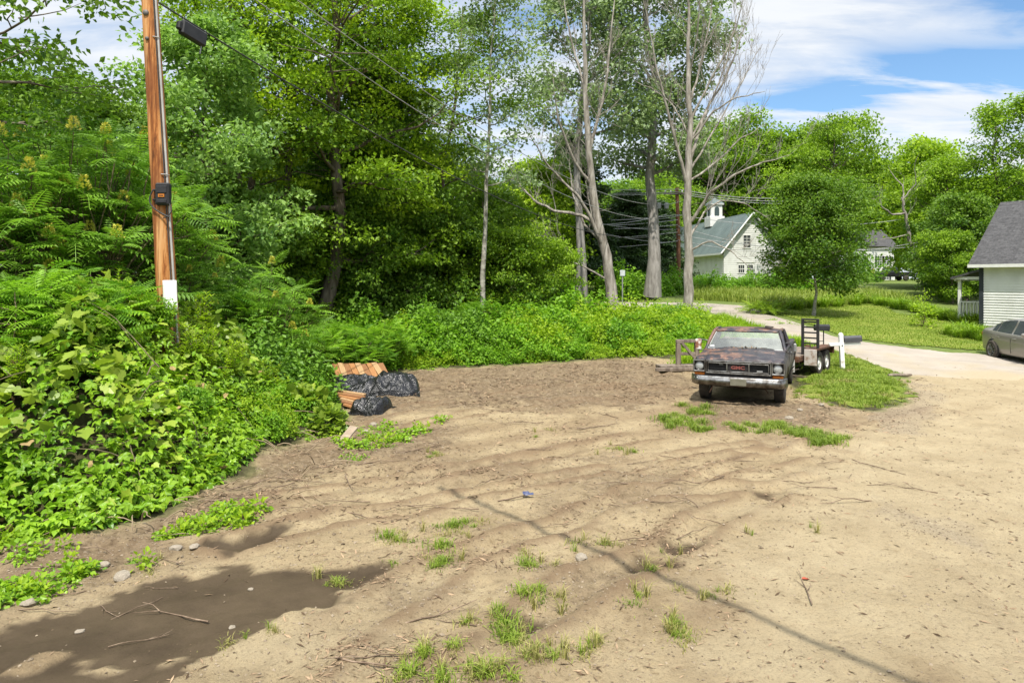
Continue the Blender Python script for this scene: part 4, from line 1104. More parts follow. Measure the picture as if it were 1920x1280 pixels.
# bumper bar
mb = MB(); bx_ = np.linspace(-1.02, 1.02, 41)
prof = [(.0, .575), (-.045, .572), (-.062, .555), (-.062, .520), (-.078, .505), (-.078, .465), (-.055, .425), (-.02, .385), (.03, .372)]
cur = .23 * np.clip((np.abs(bx_) - .86) / .16, 0, 1) ** 1.6
Pb = np.array([[(x, -.16 + y + c_ + .05 * x * x, z) for (y, z) in prof] for x, c_ in zip(bx_, cur)])
mb.grid(Pb); bmp = mb.build('bumper', M_chrome, truck); sm = bmp.modifiers.new('thick', 'SOLIDIFY'); sm.thickness = .012
mb = MB(); mb.box((.03, -.245, .475), (.34, .014, .15), bev=.004, rot=rotx(.12)); mb.build('licence_plate', mat('dusty_olive_plate', [(.13, .125, .085), (.21, .20, .15)], 9, .7), bmp)
mb = MB()
for x in (-.93, -.86, .45, .74, .90): mb.lathe([(.016, 0), (.012, .012), (0, .016)], (x, -.222 + .05 * x * x + (.06 if abs(x) > .88 else 0), .535), axis='y', rot=np.diag([1, -1, 1]), n=8)
mb.build('bumper_bolt', M_white, bmp)
mb = MB()
for x in (.55, .66, .79): mb.box((x, -.222 + .05 * x * x, .513), (.075, .006, .036))
mb.build('bumper_sticker', M_white, bmp)
# wipers, mirrors
for x0, x1 in ((-.5, -.04), (.18, .66)):
    mb = MB(); mb.tube([(x0 if x0 < 0 else x0, 1.315, 1.085), ((x0 + x1) / 2, 1.325, 1.11), (x1, 1.345, 1.078)], .010, 5); mb.lathe([(.03, 0), (.02, .03), (0, .035)], (x0 if x0 < 0 else x0, 1.315, 1.06), n=8); mb.build('wiper', M_black, truck)
M_mirror = mat('peeling_mirror_shell', [(.12, .045, .025), (.22, .09, .05), (.7, .68, .62)], 6, .6, lo=.35, hi=.62)
for sg in (-1, 1):
    mb = MB(); mb.box((sg * 1.12, 1.50, 1.13), (.15 if sg < 0 else .07, .06, .27 if sg < 0 else .20), bev=.02); mr = mb.build('wing_mirror', M_mirror if sg < 0 else M_dullmetal, truck)
    mb = MB(); mb.tube([(sg * .90, 1.60, 1.22), (sg * 1.12, 1.53, 1.27)], .012, 5); mb.tube([(sg * .93, 1.62, .98), (sg * 1.12, 1.53, .99)], .012, 5); mb.tube([(sg * 1.12, 1.53, .97), (sg * 1.12, 1.53, 1.29)], .012, 5); mb.build('mirror_bracket', M_chrome, mr)
    mb = MB(); mb.box((sg * .995, 2.45, .93), (.03, .14, .03), bev=.008); mb.build('door_handle', M_chrome, truck)
    mb = MB(); mb.box((sg * .992, 1.62, .74), (.008, .012, .58)); mb.box((sg * .992, 2.78, .74), (.008, .012, .58)); mb.build('door_gap', M_black, truck)
# wheels
def wheel(parent, c, r, w_, rimm=None, n=26, hub=.58):
    mb = MB(); h = w_ / 2
    mb.lathe([(r * .55, -h * .8), (r * .82, -h), (r * .96, -h * .92), (r, -h * .7), (r * .985, -h * .35), (r * .995, -h * .3), (r * .985, 0), (r * .995, h * .3), (r, h * .7), (r * .96, h * .92), (r * .82, h), (r * .55, h * .8)], c, axis='x', n=n)
    t = mb.build('wheel', M_rubber, parent)
    mb = MB(); mb.lathe([(r * .60, -h * .78), (r * .56, -h * .5), (r * .3, -h * .35), (.06, -h * .75), (0, -h * .75)], c, axis='x', n=n); mb.lathe([(r * .60, h * .78), (r * .56, h * .5), (r * .3, h * .35), (.06, h * .75), (0, h * .75)], c, axis='x', n=n)
    for k in range(8):
        a = k * PI / 4
        for s_ in (-1, 1): mb.box(np.array(c) + [s_ * h * .52, math.cos(a) * r * .42, math.sin(a) * r * .42], (.01, r * .1, r * .1))
    mb.build('rim', rimm or M_dullmetal, t); return t
for ay in AX:
    for sg in (-1, 1): wheel(truck, (sg * .83, ay, .325 - LIFT), .335, .235)
mb = MB(); mb.tube([(-.8, .8, .26), (.8, .8, .26)], .05, 6); mb.tube([(-.8, 4.05, .26), (.8, 4.05, .26)], .06, 6)
for sg in (-.4, .4): mb.box((sg, 2.6, .42), (.08, 5.0, .12))
mb.box((0, .6, .42), (.7, .5, .22)); mb.tube([(.5, .2, .38), (.62, .15, .22)], .012, 4); mb.tube([(-.52, -.1, .40), (-.56, -.16, .28), (-.60, -.14, .2)], .010, 4); mb.build('chassis', M_rust, truck)
for sg in (-1, 1):
    mb = MB(); mb.box((sg * .86, 4.55, .34), (.26, .012, .34)); mb.build('mud_flap', mat('pale_mud_flap', [(.34, .33, .30), (.5, .49, .46)], 6, .7), truck)
def tl(x, y, z):
    cx, cy = yframe(YAW); q = np.array([tx, ty]) + cx * x + cy * y
    return np.array([q[0], q[1], tzT + z])
# litter lying in the cowl and a board on the roof
mb = MB(); k = 70; rr = np.random.default_rng(4)
P_ = np.stack([rr.normal(.08, .17, k), 1.285 + rr.normal(0, .025, k), 1.075 + rr.random(k) * .03], 1)
mb.inst(LEAF6, LEAF6_F, P_, rdir(k, 0, rr), np.array([0, 0, 1.]) + rr.normal(size=(k, 3)) * .5, .07 * rr.uniform(.6, 1.2, k), rr.random(k))
lt = mb.build('leaf_litter', mat('dry_leaf_litter', [(.12, .075, .04), (.30, .21, .12)], 12, .9), loc=(tx, ty, tzT), rot=(0, 0, YAW))
tag(lt, 'dry brown leaves piled below the windshield of the rusty pickup', 'leaves'); kind(lt, 'stuff')
mb = MB(); mb.box((0, 0, 0), (.42, .26, .02), rot=roty(-.06), bev=.004); mb.box((.14, .03, .03), (.2, .2, .03), rot=roty(.1), bev=.01)
rb = mb.build('scrap_board', mat('dark_scrap_board', [(.03, .025, .022), (.07, .055, .045)], 9, .8), loc=tl(.36, 2.1, 1.54), rot=(0, 0, YAW)); tag(rb, 'dark scrap board lying on the roof of the rusty pickup', 'board')

# ================================================================== equipment trailer behind the truck
ta = -math.radians(39); t0 = np.array([8.16, 19.45])
tzr = float(tz(*t0))
trl = thing('flatbed_trailer', 'rusty flatbed trailer with one ladder ramp standing upright, behind the old pickup', 'trailer', (t0[0], t0[1], tzr), ta)
mb = MB()
for x in (-1.75, -.02): mb.box((x, 1.5, .50), (.08, 3.0, .13), bev=.008)
for k in range(4): mb.box((-.885, .1 + k * .82, .49), (1.65, .06, .10))
mb.box((-.885, -.04, .50), (1.83, .08, .16), bev=.008)
mb.box((-.885, 3.5, .47), (.1, 1.3, .1)); mb.box((-.885, 4.1, .50), (.14, .2, .12)); mb.tube([(-1.7, 2.9, .48), (-.9, 3.7, .47)], .04, 5); mb.tube([(-.1, 2.9, .48), (-.88, 3.7, .47)], .04, 5)
mb.build('frame', M_rust, trl)
mb = MB()
for k in range(8): mb.box((-1.66 + k * .222, 1.5, .575), (.205, 2.96, .035), bev=.004)
mb.build('deck', M_oldwood, trl)
mb = MB()
for x in (-.06, .36): mb.box((x, .62, 1.10), (.07, .08, 1.06), bev=.008)
for k in range(7): mb.box((.15, .62, .62 + k * .155), (.36, .05, .045), bev=.006)
mb.box((.15, .62, 1.62), (.49, .07, .05), bev=.006)
mb.build('ramp', mat('black_ramp_steel', [(.012, .012, .012), (.03, .028, .026)], 8, .6), trl)
mb = MB(); M_fend = mat('pale_rusty_steel', [(.16, .075, .04), (.33, .27, .22), (.44, .40, .36)], 6, .75, lo=.33, hi=.52)
mb.box((.24, .32, .55), (.34, .035, .46), bev=.006); mb.build('fender_plate', M_fend, trl)
mb = MB(); mb.box((.24, 1.27, .77), (.36, 1.86, .03), bev=.006); mb.box((.24, 2.2, .66), (.34, .03, .25)); mb.box((.41, 1.27, .77), (.02, 1.86, .05)); mb.build('fender', M_rust, trl)
M_wrim = mat('white_wheel_rim', [(.5, .48, .44), (.72, .71, .68)], 6, .5)
for y in (.85, 1.66): wheel(trl, (.26, y, .345), .345, .21, M_wrim, 22)
mb = MB(); mb.tube([(-1.6, .85, .36), (.2, .85, .36)], .04, 6); mb.tube([(-1.6, 1.68, .36), (.2, 1.68, .36)], .04, 6); mb.build('axle', M_rust, trl)
def trp(x, y, z):
    cx, cy = yframe(ta); q = t0 + cx * x + cy * y; return np.array([q[0], q[1], tzr + z])
mb = MB(); mb.box((0, 0, .09), (.34, .26, .18), bev=.015); mb.box((0, 0, .185), (.36, .28, .02), bev=.006)
o = mb.build('crate', mat('faded_red_crate', [(.33, .11, .06), (.45, .19, .11)], 7, .7), loc=trp(-.75, .5, .595), rot=(0, 0, ta)); tag(o, 'small brick-red box lying on the trailer deck behind the pickup', 'crate')
mb = MB(); mb.lathe([(0, 0), (.07, 0), (.075, .02), (.075, .15), (.05, .19), (.025, .2), (.025, .23), (0, .23)], n=14)
o = mb.build('jug', M_white, loc=trp(-.50, .38, .595)); tag(o, 'small white plastic jug standing on the trailer deck', 'jug')
mb = MB(); rr = np.random.default_rng(9)
o = thing('scrap_pile', 'heap of broken dark branches and scrap in front of the trailer wheels', 'scrap pile', (*t0 + np.array([-.9, -.3]), tzr))
for k in range(16):
    a = rr.uniform(0, PI); L = rr.uniform(.3, .75); c_ = np.array([rr.normal(0, .4), rr.normal(0, .2), rr.uniform(.03, .2)])
    d = np.array([math.cos(a), .5 * math.sin(a), rr.normal(0, .18)]) * L
    mb.tube(wob_line(c_ - d, c_ + d, 5, .1, rr), rr.uniform(.012, .03), 5)
mb.build('branches', mat('dark_dead_wood', [(.05, .038, .028), (.12, .095, .07)], 8, .9), o)

# ================================================================== timber rack on the far side of the truck
k0 = at(1285, 690, 20.6); kz = float(gz(k0[0], k0[1]))
rk = thing('timber_rack', 'weathered grey timber rack with a diagonal brace, beside the headlight side of the pickup', 'timber rack', (k0[0], k0[1], kz), .12)
mb = MB(); mb.box((-.05, 0, .10), (1.6, .5, .10), bev=.01); mb.box((-.1, -.35, .06), (1.9, .10, .10), bev=.01); mb.build('base', M_oldwood, rk)
for x in (-.22, .36): mb = MB(); mb.box((x, 0, .50), (.13, .13, .80), bev=.01); mb.build('post', M_oldwood, rk)
mb = MB(); mb.box((.10, -.02, .86), (.80, .10, .10), bev=.01); mb.box((.10, -.02, .48), (.60, .08, .09), bev=.01); mb.build('rail', M_oldwood, rk)
mb = MB(); mb.box((.10, -.07, .55), (.08, .05, .78), rot=roty(-.72), bev=.006); mb.build('brace', M_oldwood, rk)

# ================================================================== mailboxes
m0 = gpt(1580, 694)
mbx = thing('mailbox', 'dark grey mailbox on a white wooden post standing in the grass verge', 'mailbox', m0, -.05, rot=(0, math.radians(-3), -.06))
mb = MB(); mb.box((0, 0, .53), (.115, .115, 1.16), bev=.012); mb.box((0, 0, 1.125), (.10, .10, .05), taper=(.5, .5)); mb.build('post', M_whitepeel, mbx)
mb = MB(); mb.box((.10, 0, .80), (.92, .09, .09), bev=.01); mb.build('arm', M_white, mbx)
a = np.linspace(0, PI, 13); prof = [(.085 * math.cos(q), .10 + .085 * math.sin(q)) for q in a] + [(-.085, 0), (.085, 0)]
mb = MB(); V = np.array([[x, y, z] for x in (.07, .58) for (y, z) in prof]) + np.array([0, 0, .86]); n = len(prof)
mb.add(V, [tuple(range(n))[::-1], tuple(range(n, 2 * n))] + [(i, (i + 1) % n, n + (i + 1) % n, n + i) for i in range(n)]); mb.build('box', mat('dark_grey_mailbox', [(.045, .046, .05), (.07, .07, .075)], 5, .5), mbx)
mb = MB(); mb.box((.585, 0, .95), (.016, .15, .16), bev=.006); mb.build('door', M_black, mbx)
mb = MB(); mb.box((-.0, -.064, .765), (.03, .012, .05)); mb.build('bolt', M_black, mbx)
m1_ = at(1541, 655, 24.0); m1_[2] = float(gz(m1_[0], m1_[1]))
mb2 = thing('mailbox', 'black mailbox on a thin dark metal stand, beside the upright trailer ramp', 'mailbox', m1_, .05)
mb = MB()
for x in (-.12, .06): mb.tube([(x, 0, -.1), (x, 0, .78)], .022, 6)
mb.tube([(-.12, 0, .4), (.06, 0, .4)], .015, 5); mb.box((0, 0, .79), (.5, .16, .03)); mb.build('stand', M_black, mb2)
mb = MB(); mb.add(V - np.array([.33, 0, .05]), [tuple(range(n))[::-1], tuple(range(n, 2 * n))] + [(i, (i + 1) % n, n + (i + 1) % n, n + i) for i in range(n)]); mb.build('box', M_black, mb2)

# small post with a box on top at the edge of the woods
s_ = at(1167, 548, 30.); s_[2] = float(gz(s_[0], s_[1]))
bh = thing('post_sign', 'small pale marker on a thin post beside the leaning bare tree', 'sign', s_)
hp = at(1167, 512, 30.)[2] - s_[2]
mb = MB(); mb.tube([(0, 0, 0), (0, 0, hp)], .03, 6); mb.build('post', M_dullmetal, bh)
mb = MB(); mb.box((0, -.04, hp), (.22, .03, .26), bev=.01); mb.build('panel', mat('pale_sign_back', [(.35, .37, .38), (.5, .52, .53)], 5, .5), bh)

# ================================================================== tarped lumber
tarpm, nt, out = newmat('crumpled_black_sheeting')
p = N(nt, 'BsdfPrincipled'); p.inputs['Base Color'].default_value = (.008, .008, .009, 1); p.inputs['Specular IOR Level'].default_value = .5
nt.links.new(ramp(nt, noise(nt, 9, 4, .6), [(.3, (.16, .16, .16)), (.7, (.38, .38, .38))]), p.inputs['Roughness'])
nt.links.new(bump(nt, noise(nt, 11, 5, .6, dist=1.5), .55, .05), p.inputs['Normal']); nt.links.new(p.outputs[0], out.inputs[0])
def tarp(c, sx_, sy_, h, seed, label, rz=0., sq=3.):
    u_ = np.linspace(-1, 1, 64); U, V = np.meshgrid(u_, u_, indexing='ij')
    r = (np.abs(U) ** sq + np.abs(V) ** sq) ** (1 / sq)
    base = h * np.clip(1 - r ** 3.2, 0, 1) ** .55
    cr = 0; 
    for k, f in enumerate((1.6, 3.2, 6.)):
        cr = cr + (1 - np.abs(2 * fbm(U * f + .6 * fbm(U * 2, V * 2, 2, seed + 9), V * f * .8, 2, seed + k) - 1)) * (.5 ** k)
    Z = base * (1 + .62 * (cr / 1.75 - .72)) + .09 * (cr - 1.2) * np.clip(base / h * 2, 0, 1)
    wob = 1 + .09 * (fbm(U * 2, V * 2, 2, seed + 20) - .5)
    X = U * sx_ * wob; Y = V * sy_ * wob
    ca, sa = math.cos(rz), math.sin(rz)
    WX, WY = c[0] + X * ca - Y * sa, c[1] + X * sa + Y * ca
    Zw = gz(WX, WY) + np.maximum(Z, .0) + .008
    mb = MB(); mb.grid(np.stack([WX - c[0], WY - c[1], Zw - c[2]], -1), smooth=False)
    o = mb.build('plastic_tarp', tarpm, loc=c); return tag(o, label, 'tarp', 'black plastic sheets over the lumber')
g1_ = gpt(724, 739); g2_ = gpt(652, 742); g3_ = gpt(690, 772)
tarp(g1_ + np.array([.04, .30, 0]), .74, .70, .40, 3, 'largest crumpled black plastic sheet, bulging over lumber at the edge of the dirt lot', .1)
tarp(g2_ + np.array([.12, .45, 0]), .70, .75, .34, 13, 'crumpled black plastic sheet under the slanting orange-brown boards', .3)
tarp(g3_ + np.array([.05, .10, 0]), .40, .42, .27, 23, 'smallest crumpled black plastic sheet, over the ends of a few split boards', -.3)
M_board = [mat('fresh_board_%s' % nm, [a_, b_], 6, .8, bumpn=.3, stretch=(8, .5, 8)) for nm, a_, b_ in (('orange', (.25, .105, .036), (.34, .175, .07)), ('tan', (.30, .175, .08), (.38, .25, .13)), ('brown', (.17, .075, .03), (.25, .125, .055)))]
bb = gpt(670, 724)
for k in range(9):
    me = MB().box((0, 0, 0), (.15, 1.15 - .04 * k, .035), bev=.004).mesh('board', M_board[k % 3])
    o = bpy.data.objects.new('board', me); COL.objects.link(o)
    o.location = (bb[0] - .66 + .155 * k * .96, bb[1] + .55 + .035 * k, bb[2] + .28 + .012 * math.sin(k * 2.1) + .006 * k); o.rotation_euler = (.30 + .02 * math.sin(k), .10 - .02 * k, .42 + .03 * math.sin(k * 3))
    tag(o, 'orange-brown board lying slanted in a row on the black plastic sheet', 'board', 'slanting boards on the plastic sheet')
b2 = gpt(668, 762)
for k in range(6):
    me = MB().box((0, 0, 0), (.70 - .06 * k, .12, .045), bev=.004).mesh('board', M_board[(k + 1) % 3])
    o = bpy.data.objects.new('board', me); COL.objects.link(o)
    o.location = (b2[0] - .18 + .03 * k, b2[1] + .15 - .10 * k + .1, b2[2] + .27 - .045 * k); o.rotation_euler = (.1 * math.sin(k), .10 + .03 * k, -.22 + .09 * math.sin(k * 2))
    tag(o, 'split orange-brown board poking out from under the smallest black plastic sheet', 'board', 'split boards under the smallest sheet')
pk = gpt(652, 826); me = MB().box((0, 0, 0), (.16, .42, .03), bev=.004)
o = me.build('plank', mat('grey_brown_plank', [(.20, .15, .11), (.34, .27, .20)], 6, .9, bumpn=.4), loc=pk + np.array([0, 0, .12]), rot=(.5, .1, -.35)); tag(o, 'short grey-brown plank propped at the foot of the bank', 'plank')
# ================================================================== buildings
sidm, nt, out = newmat('white_clapboard')
p = N(nt, 'BsdfPrincipled'); p.inputs['Roughness'].default_value = .6; p.inputs['Specular IOR Level'].default_value = .2
c = ramp(nt, noise(nt, 1.2, 6, .6), [(.3, (.487, .487, .454)), (.6, (.605, .605, .580))])
nt.links.new(c, p.inputs['Base Color']); nt.links.new(p.outputs[0], out.inputs[0])
shm, nt, out = newmat('grey_asphalt_shingles')
p = N(nt, 'BsdfPrincipled'); p.inputs['Roughness'].default_value = .95; p.inputs['Specular IOR Level'].default_value = .1
br = N(nt, 'TexBrick'); tcb = nt.nodes.new('ShaderNodeTexCoord'); mpb = nt.nodes.new('ShaderNodeMapping'); nt.links.new(tcb.outputs['UV'], mpb.inputs[0]); nt.links.new(mpb.outputs[0], br.inputs[0])
br.inputs['Color1'].default_value = (.048, .048, .05, 1); br.inputs['Color2'].default_value = (.105, .104, .106, 1); br.inputs['Mortar'].default_value = (.05, .045, .042, 1)
br.inputs['Scale'].default_value = 1.; br.inputs['Mortar Size'].default_value = .012; br.inputs['Brick Width'].default_value = .30; br.inputs['Row Height'].default_value = .14
c = mixc(nt, .55, br.outputs[0], ramp(nt, noise(nt, 9, 6, .7), [(.3, (.03, .03, .032)), (.7, (.125, .123, .125))]))
nt.links.new(c, p.inputs['Base Color']); nt.links.new(bump(nt, noise(nt, 25, 4, .7), .5, .02), p.inputs['Normal']); nt.links.new(p.outputs[0], out.inputs[0])

def clap(mb, p0, p1, z0, ztop, exp=.105, proud=.014, topfn=None):
    """overlapping clapboards between two ground points; each board's foot stands proud"""
    p0 = np.array(p0, float); p1 = np.array(p1, float); L = np.linalg.norm(p1 - p0); d = (p1 - p0) / L
    nrm_ = np.array([d[1], -d[0]])
    n = int((ztop - z0) / exp) + 1
    for k in range(n):
        a = z0 + k * exp; b = min(a + exp, ztop)
        if b - a < .005: continue
        e0, e1 = (0, L)
        if topfn:
            r_ = topfn((a + b) / 2)
            if r_ is None: continue
            e0, e1 = r_
        q = lambda e, o_, z: np.r_[p0 + d * e + nrm_ * o_, z]
        mb.add([q(e0, proud, a), q(e1, proud, a), q(e1, 0, b), q(e0, 0, b), q(e0, 0, a), q(e1, 0, a)], [(0, 1, 2, 3), (4, 5, 1, 0)])
def roofsheet(name, corners, m, parent, thick=.12, uvs=True):
    """a flat roof plane: eave0, eave1, ridge1, ridge0"""
    e0, e1, r1, r0 = [np.array(q, float) for q in corners]
    n_ = np.cross(e1 - e0, r0 - e0); n_ /= np.linalg.norm(n_)
    if n_[2] < 0: n_ = -n_
    V = np.array([e0, e1, r1, r0, e0 - n_ * thick, e1 - n_ * thick, r1 - n_ * thick, r0 - n_ * thick])
    mb = MB(); mb.add(V, [(0, 1, 2, 3), (7, 6, 5, 4), (0, 4, 5, 1), (1, 5, 6, 2), (2, 6, 7, 3), (3, 7, 4, 0)])
    o = mb.build(name, m, parent)
    uv = o.data.uv_layers.new(name='UVMap'); ed = (e1 - e0) / np.linalg.norm(e1 - e0); up = r0 - e0; up = up - ed * (up @ ed); up /= np.linalg.norm(up)
    for lp in o.data.loops:
        q = np.array(o.data.vertices[lp.vertex_index].co) - e0; uv.data[lp.index].uv = (q @ ed, q @ up)
    return o

# ---- the near house with its porch
hA = np.array([(1838 - 960) / FP * 33.0, 33.0]); hd = np.array([.55, -.835]); hd /= np.linalg.norm(hd); hn = np.array([hd[1], -hd[0]])
hz = float(gz(*hA)) - .1; eav = 2.8 + (525 - 489) / FP * 33.0
house = thing('clapboard_house', 'white clapboard house with black corner trim and grey shingle roof beside the lawn', 'house', (hA[0], hA[1], hz), math.atan2(hd[1], hd[0]))
# local frame: x along the wall towards the street, y back into the house
eh = eav - hz; LW, DW = 9.0, 6.4
mb = MB(); clap(mb, (.14, 0), (LW, 0), .25, eh, .125, .032)
clap(mb, (0, DW), (0, .14), .25, eh, .11)
mb.box((LW / 2 + .05, DW / 2, eh / 2), (LW - .12, DW - .08, eh - .02))
rise = 2.9
mb.add([(.01, .0, eh), (.01, DW, eh), (.01, DW / 2, eh + rise), (LW, 0, eh), (LW, DW, eh), (LW, DW / 2, eh + rise)], [(0, 2, 1), (3, 4, 5)])
mb.build('wall', sidm, house)
mb = MB(); mb.box((.055, -.012, eh / 2), (.19, .05, eh - .1)); mb.box((-.015, .09, eh / 2), (.05, .17, eh - .1)); mb.box((LW / 2, -.02, eh - .10), (LW - .02, .04, .20)); mb.build('corner_board', M_trim, house)
mb = MB(); mb.box((LW / 2, DW / 2, .02), (LW - .1, DW - .12, .5)); mb.build('foundation', mat('grey_concrete', [(.22, .21, .19), (.32, .31, .29)], 4, .9), house)
ov = .38; sl_ = rise / (DW / 2)
roofsheet('roof', [(-ov, -ov, eh - ov * sl_ + .16), (LW + ov, -ov, eh - ov * sl_ + .16), (LW + ov, DW / 2, eh + rise + .16), (-ov, DW / 2, eh + rise + .16)], shm, house)
roofsheet('roof', [(LW + ov, DW + ov, eh - ov * sl_ + .16), (-ov, DW + ov, eh - ov * sl_ + .16), (-ov, DW / 2, eh + rise + .162), (LW + ov, DW / 2, eh + rise + .162)], shm, house)
mb = MB(); mb.box((LW / 2, -ov - .015, eh - ov * sl_ + .09), (LW + 2 * ov + .02, .03, .15)); mb.box((LW / 2, -ov / 2, eh - ov * sl_ + .035), (LW + 2 * ov - .05, ov - .03, .02)); mb.build('fascia', M_white, house)
# porch beyond the corner
pw_ = 1.5; py0 = 1.1; pl_ = 4.2
mb = MB(); mb.box((-pw_ / 2, py0 + pl_ / 2, .42), (pw_, pl_, .12), bev=.01); mb.box((-pw_ / 2, py0 + pl_ / 2, .16), (pw_ - .1, pl_ - .1, .4)); mb.build('porch_floor', mat('grey_porch_boards', [(.35, .34, .32), (.5, .49, .46)], 4, .8), house)
mb = MB(); roofsheet('porch_roof', [(-pw_ - .25, py0 + pl_ + .2, 2.55), (-pw_ - .25, py0 - .2, 2.55), (0, py0 - .2, 3.1), (0, py0 + pl_ + .2, 3.1)], shm, house, .1)
mb.box((-pw_ / 2 - .1, py0 - .1, 2.52), (pw_ + .2, .06, .14)); mb.box((-pw_ - .1, py0 + pl_ / 2, 2.46), (.08, pl_, .16)); mb.build('porch_beam', M_white, house)
for y in (py0 + .1, py0 + pl_ - .1): mb = MB(); mb.box((-pw_ + .08, y, 1.46), (.14, .14, 1.98), bev=.01); mb.box((-pw_ + .08, y, .56), (.2, .2, .16), bev=.01); mb.build('porch_post', M_white, house)
mb = MB()
for (xa, ya, xb, yb) in ((-pw_ + .16, py0 + .1, -.04, py0 + .1), (-pw_ + .08, py0 + .2, -pw_ + .08, py0 + pl_ - .2)):
    L = math.hypot(xb - xa, yb - ya); an = math.atan2(yb - ya, xb - xa); cx_, cy_ = (xa + xb) / 2, (ya + yb) / 2
    for z in (.62, 1.32): mb.box((cx_, cy_, z), (L, .06, .06), rot=rotz(an))
    for k in range(int(L / .16)): t = (k + .5) / int(L / .16); mb.box((xa + (xb - xa) * t, ya + (yb - ya) * t, .97), (.04, .04, .66))
mb.build('railing', M_white, house)

# ---- barn with a cupola
metm, nt, out = newmat('green_metal_roof')
p = N(nt, 'BsdfPrincipled'); p.inputs['Roughness'].default_value = .5; p.inputs['Metallic'].default_value = .15
c = ramp(nt, noise(nt, .5, 5, .6), [(.3, (.075, .105, .098)), (.7, (.13, .165, .155))]); nt.links.new(c, p.inputs['Base Color']); nt.links.new(p.outputs[0], out.inputs[0])
bD = 70.0; bA = np.array([(1357 - 960) / FP * bD, bD]); bz = float(gz(*bA)) - .3
bdir = math.radians(6)
barn = thing('barn', 'long white barn with a green metal roof and a cupola, behind the hedge', 'barn', (bA[0], bA[1], bz), bdir)
bw, bl = 6.0, 24.0; be = 2.8 + (525 - 468) / FP * bD - bz; ba = 2.8 + (525 - 401) / FP * bD - bz
def gab(z):
    if z <= be: return (0, bw)
    k = (z - be) / (ba - be)
    return None if k > .98 else (bw / 2 * k, bw - bw / 2 * k)
mb = MB(); clap(mb, (0, 0), (bw, 0), 0, ba, .22, .02, gab); clap(mb, (0, bl), (0, 0), 0, be, .22, .02)
mb.box((bw / 2, bl / 2, be / 2), (bw - .04, bl - .04, be - .02)); mb.add([(0.01, .01, be), (bw - .01, .01, be), (bw / 2, .01, ba), (.01, bl, be), (bw - .01, bl, be), (bw / 2, bl, ba)], [(0, 1, 2), (3, 5, 4)])
mb.build('wall', sidm, barn)
bo = .45; bs = (ba - be) / (bw / 2)
roofsheet('roof', [(-bo, bl + .4, be - bo * bs + .2), (-bo, -.4, be - bo * bs + .2), (bw / 2, -.4, ba + .2), (bw / 2, bl + .4, ba + .2)], metm, barn)
rf_ = roofsheet('roof', [(bw + bo, -.4, be - bo * bs + .2), (bw + bo, bl + .4, be - bo * bs + .2), (bw / 2, bl + .4, ba + .203), (bw / 2, -.4, ba + .203)], metm, barn)
mb = MB()
for k in range(60):
    y = -.35 + k * (bl + .7) / 59
    mb.tube([(-bo, y, be - bo * bs + .215), (bw / 2, y, ba + .215)], .03, 4)
mb.build('roof_seam', metm, barn)
mb = MB()
for sg, x in ((1, -bo), (-1, bw + bo)): mb.tube([(x, -.42, be - bo * bs + .12), (bw / 2, -.42, ba + .12)], .09, 4)
mb.box((-bo - .02, bl / 2, be - bo * bs + .12), (.05, bl + .8, .18)); mb.box((-bo / 2, bl / 2, be - bo * bs + .02), (bo, bl, .03)); mb.build('trim', M_white, barn)
def sash(parent, x, z, w_, h, cols=2, rows=2, name='window', y=-.03, fr=.08, m=None):
    mb = MB()
    for cx_, cz_, sx_, sz_ in ((x, z + h / 2 + fr / 2, w_ + 2 * fr, fr), (x, z - h / 2 - fr / 2, w_ + 2 * fr + .06, fr), (x - w_ / 2 - fr / 2, z, fr, h), (x + w_ / 2 + fr / 2, z, fr, h)): mb.box((cx_, y, cz_), (sx_, .07, sz_))
    for k in range(1, cols): mb.box((x - w_ / 2 + w_ * k / cols, y - .006, z), (.035, .03, h))
    for k in range(1, rows): mb.box((x, y - .003, z - h / 2 + h * k / rows), (w_, .034, .04 if k != rows // 2 else .06))
    wn = mb.build(name, m or M_white, parent)
    mb = MB(); mb.box((x, y + .012, z), (w_, .02, h)); mb.build('pane', M_winglass, wn); return wn
k_ = bD / FP
sash(barn, (1402 - 1357) * k_, be + .85, .75, 1.25, 2, 4)
for px in (1391, 1408): sash(barn, (px - 1357) * k_, 2.8 + (525 - 504) / FP * bD - bz, .62, .78, 3, 2)
mb = MB(); mb.box(((1400 - 1357) * k_, -.03, 2.8 + (525 - 493) / FP * bD - bz + .12), (1.9, .08, .16)); mb.build('door_head', M_white, barn)
# cupola on the ridge
cy_ = 9.6; cz0 = ba - .5
cup = MB(); cup.box((bw / 2, cy_, cz0 + .5), (1.75, 1.75, 1.2), bev=.03); cup.box((bw / 2, cy_, cz0 + 1.7), (1.35, 1.35, 1.5), bev=.03); cup.box((bw / 2, cy_, cz0 + 2.52), (1.65, 1.65, .16), bev=.03); co_ = cup.build('cupola', M_white, barn)
mb = MB(); mb.box((bw / 2, cy_, cz0 + 2.95), (1.7, 1.7, .7), taper=(.05, .05)); mb.build('cupola_roof', metm, co_)
mb = MB()
for an in range(4):
    R_ = rotz(an * PI / 2); pts = [(-.28, -.5)] + [(.28 * math.cos(q), .28 * math.sin(q) + .30) for q in np.linspace(PI, 0, 9)] + [(.28, -.5)]
    V = np.array([R_ @ np.array([x, -.685 - d_, z]) for d_ in (0, .012) for x, z in pts]) + np.array([bw / 2, cy_, cz0 + 1.65]); n = len(pts)
    mb.add(V, [tuple(range(n, 2 * n))] + [(i, (i + 1) % n, n + (i + 1) % n, n + i) for i in range(n)])
mb.build('louver', mat('dark_green_louver', [(.03, .05, .05), (.055, .08, .08)], 9, .7), co_)

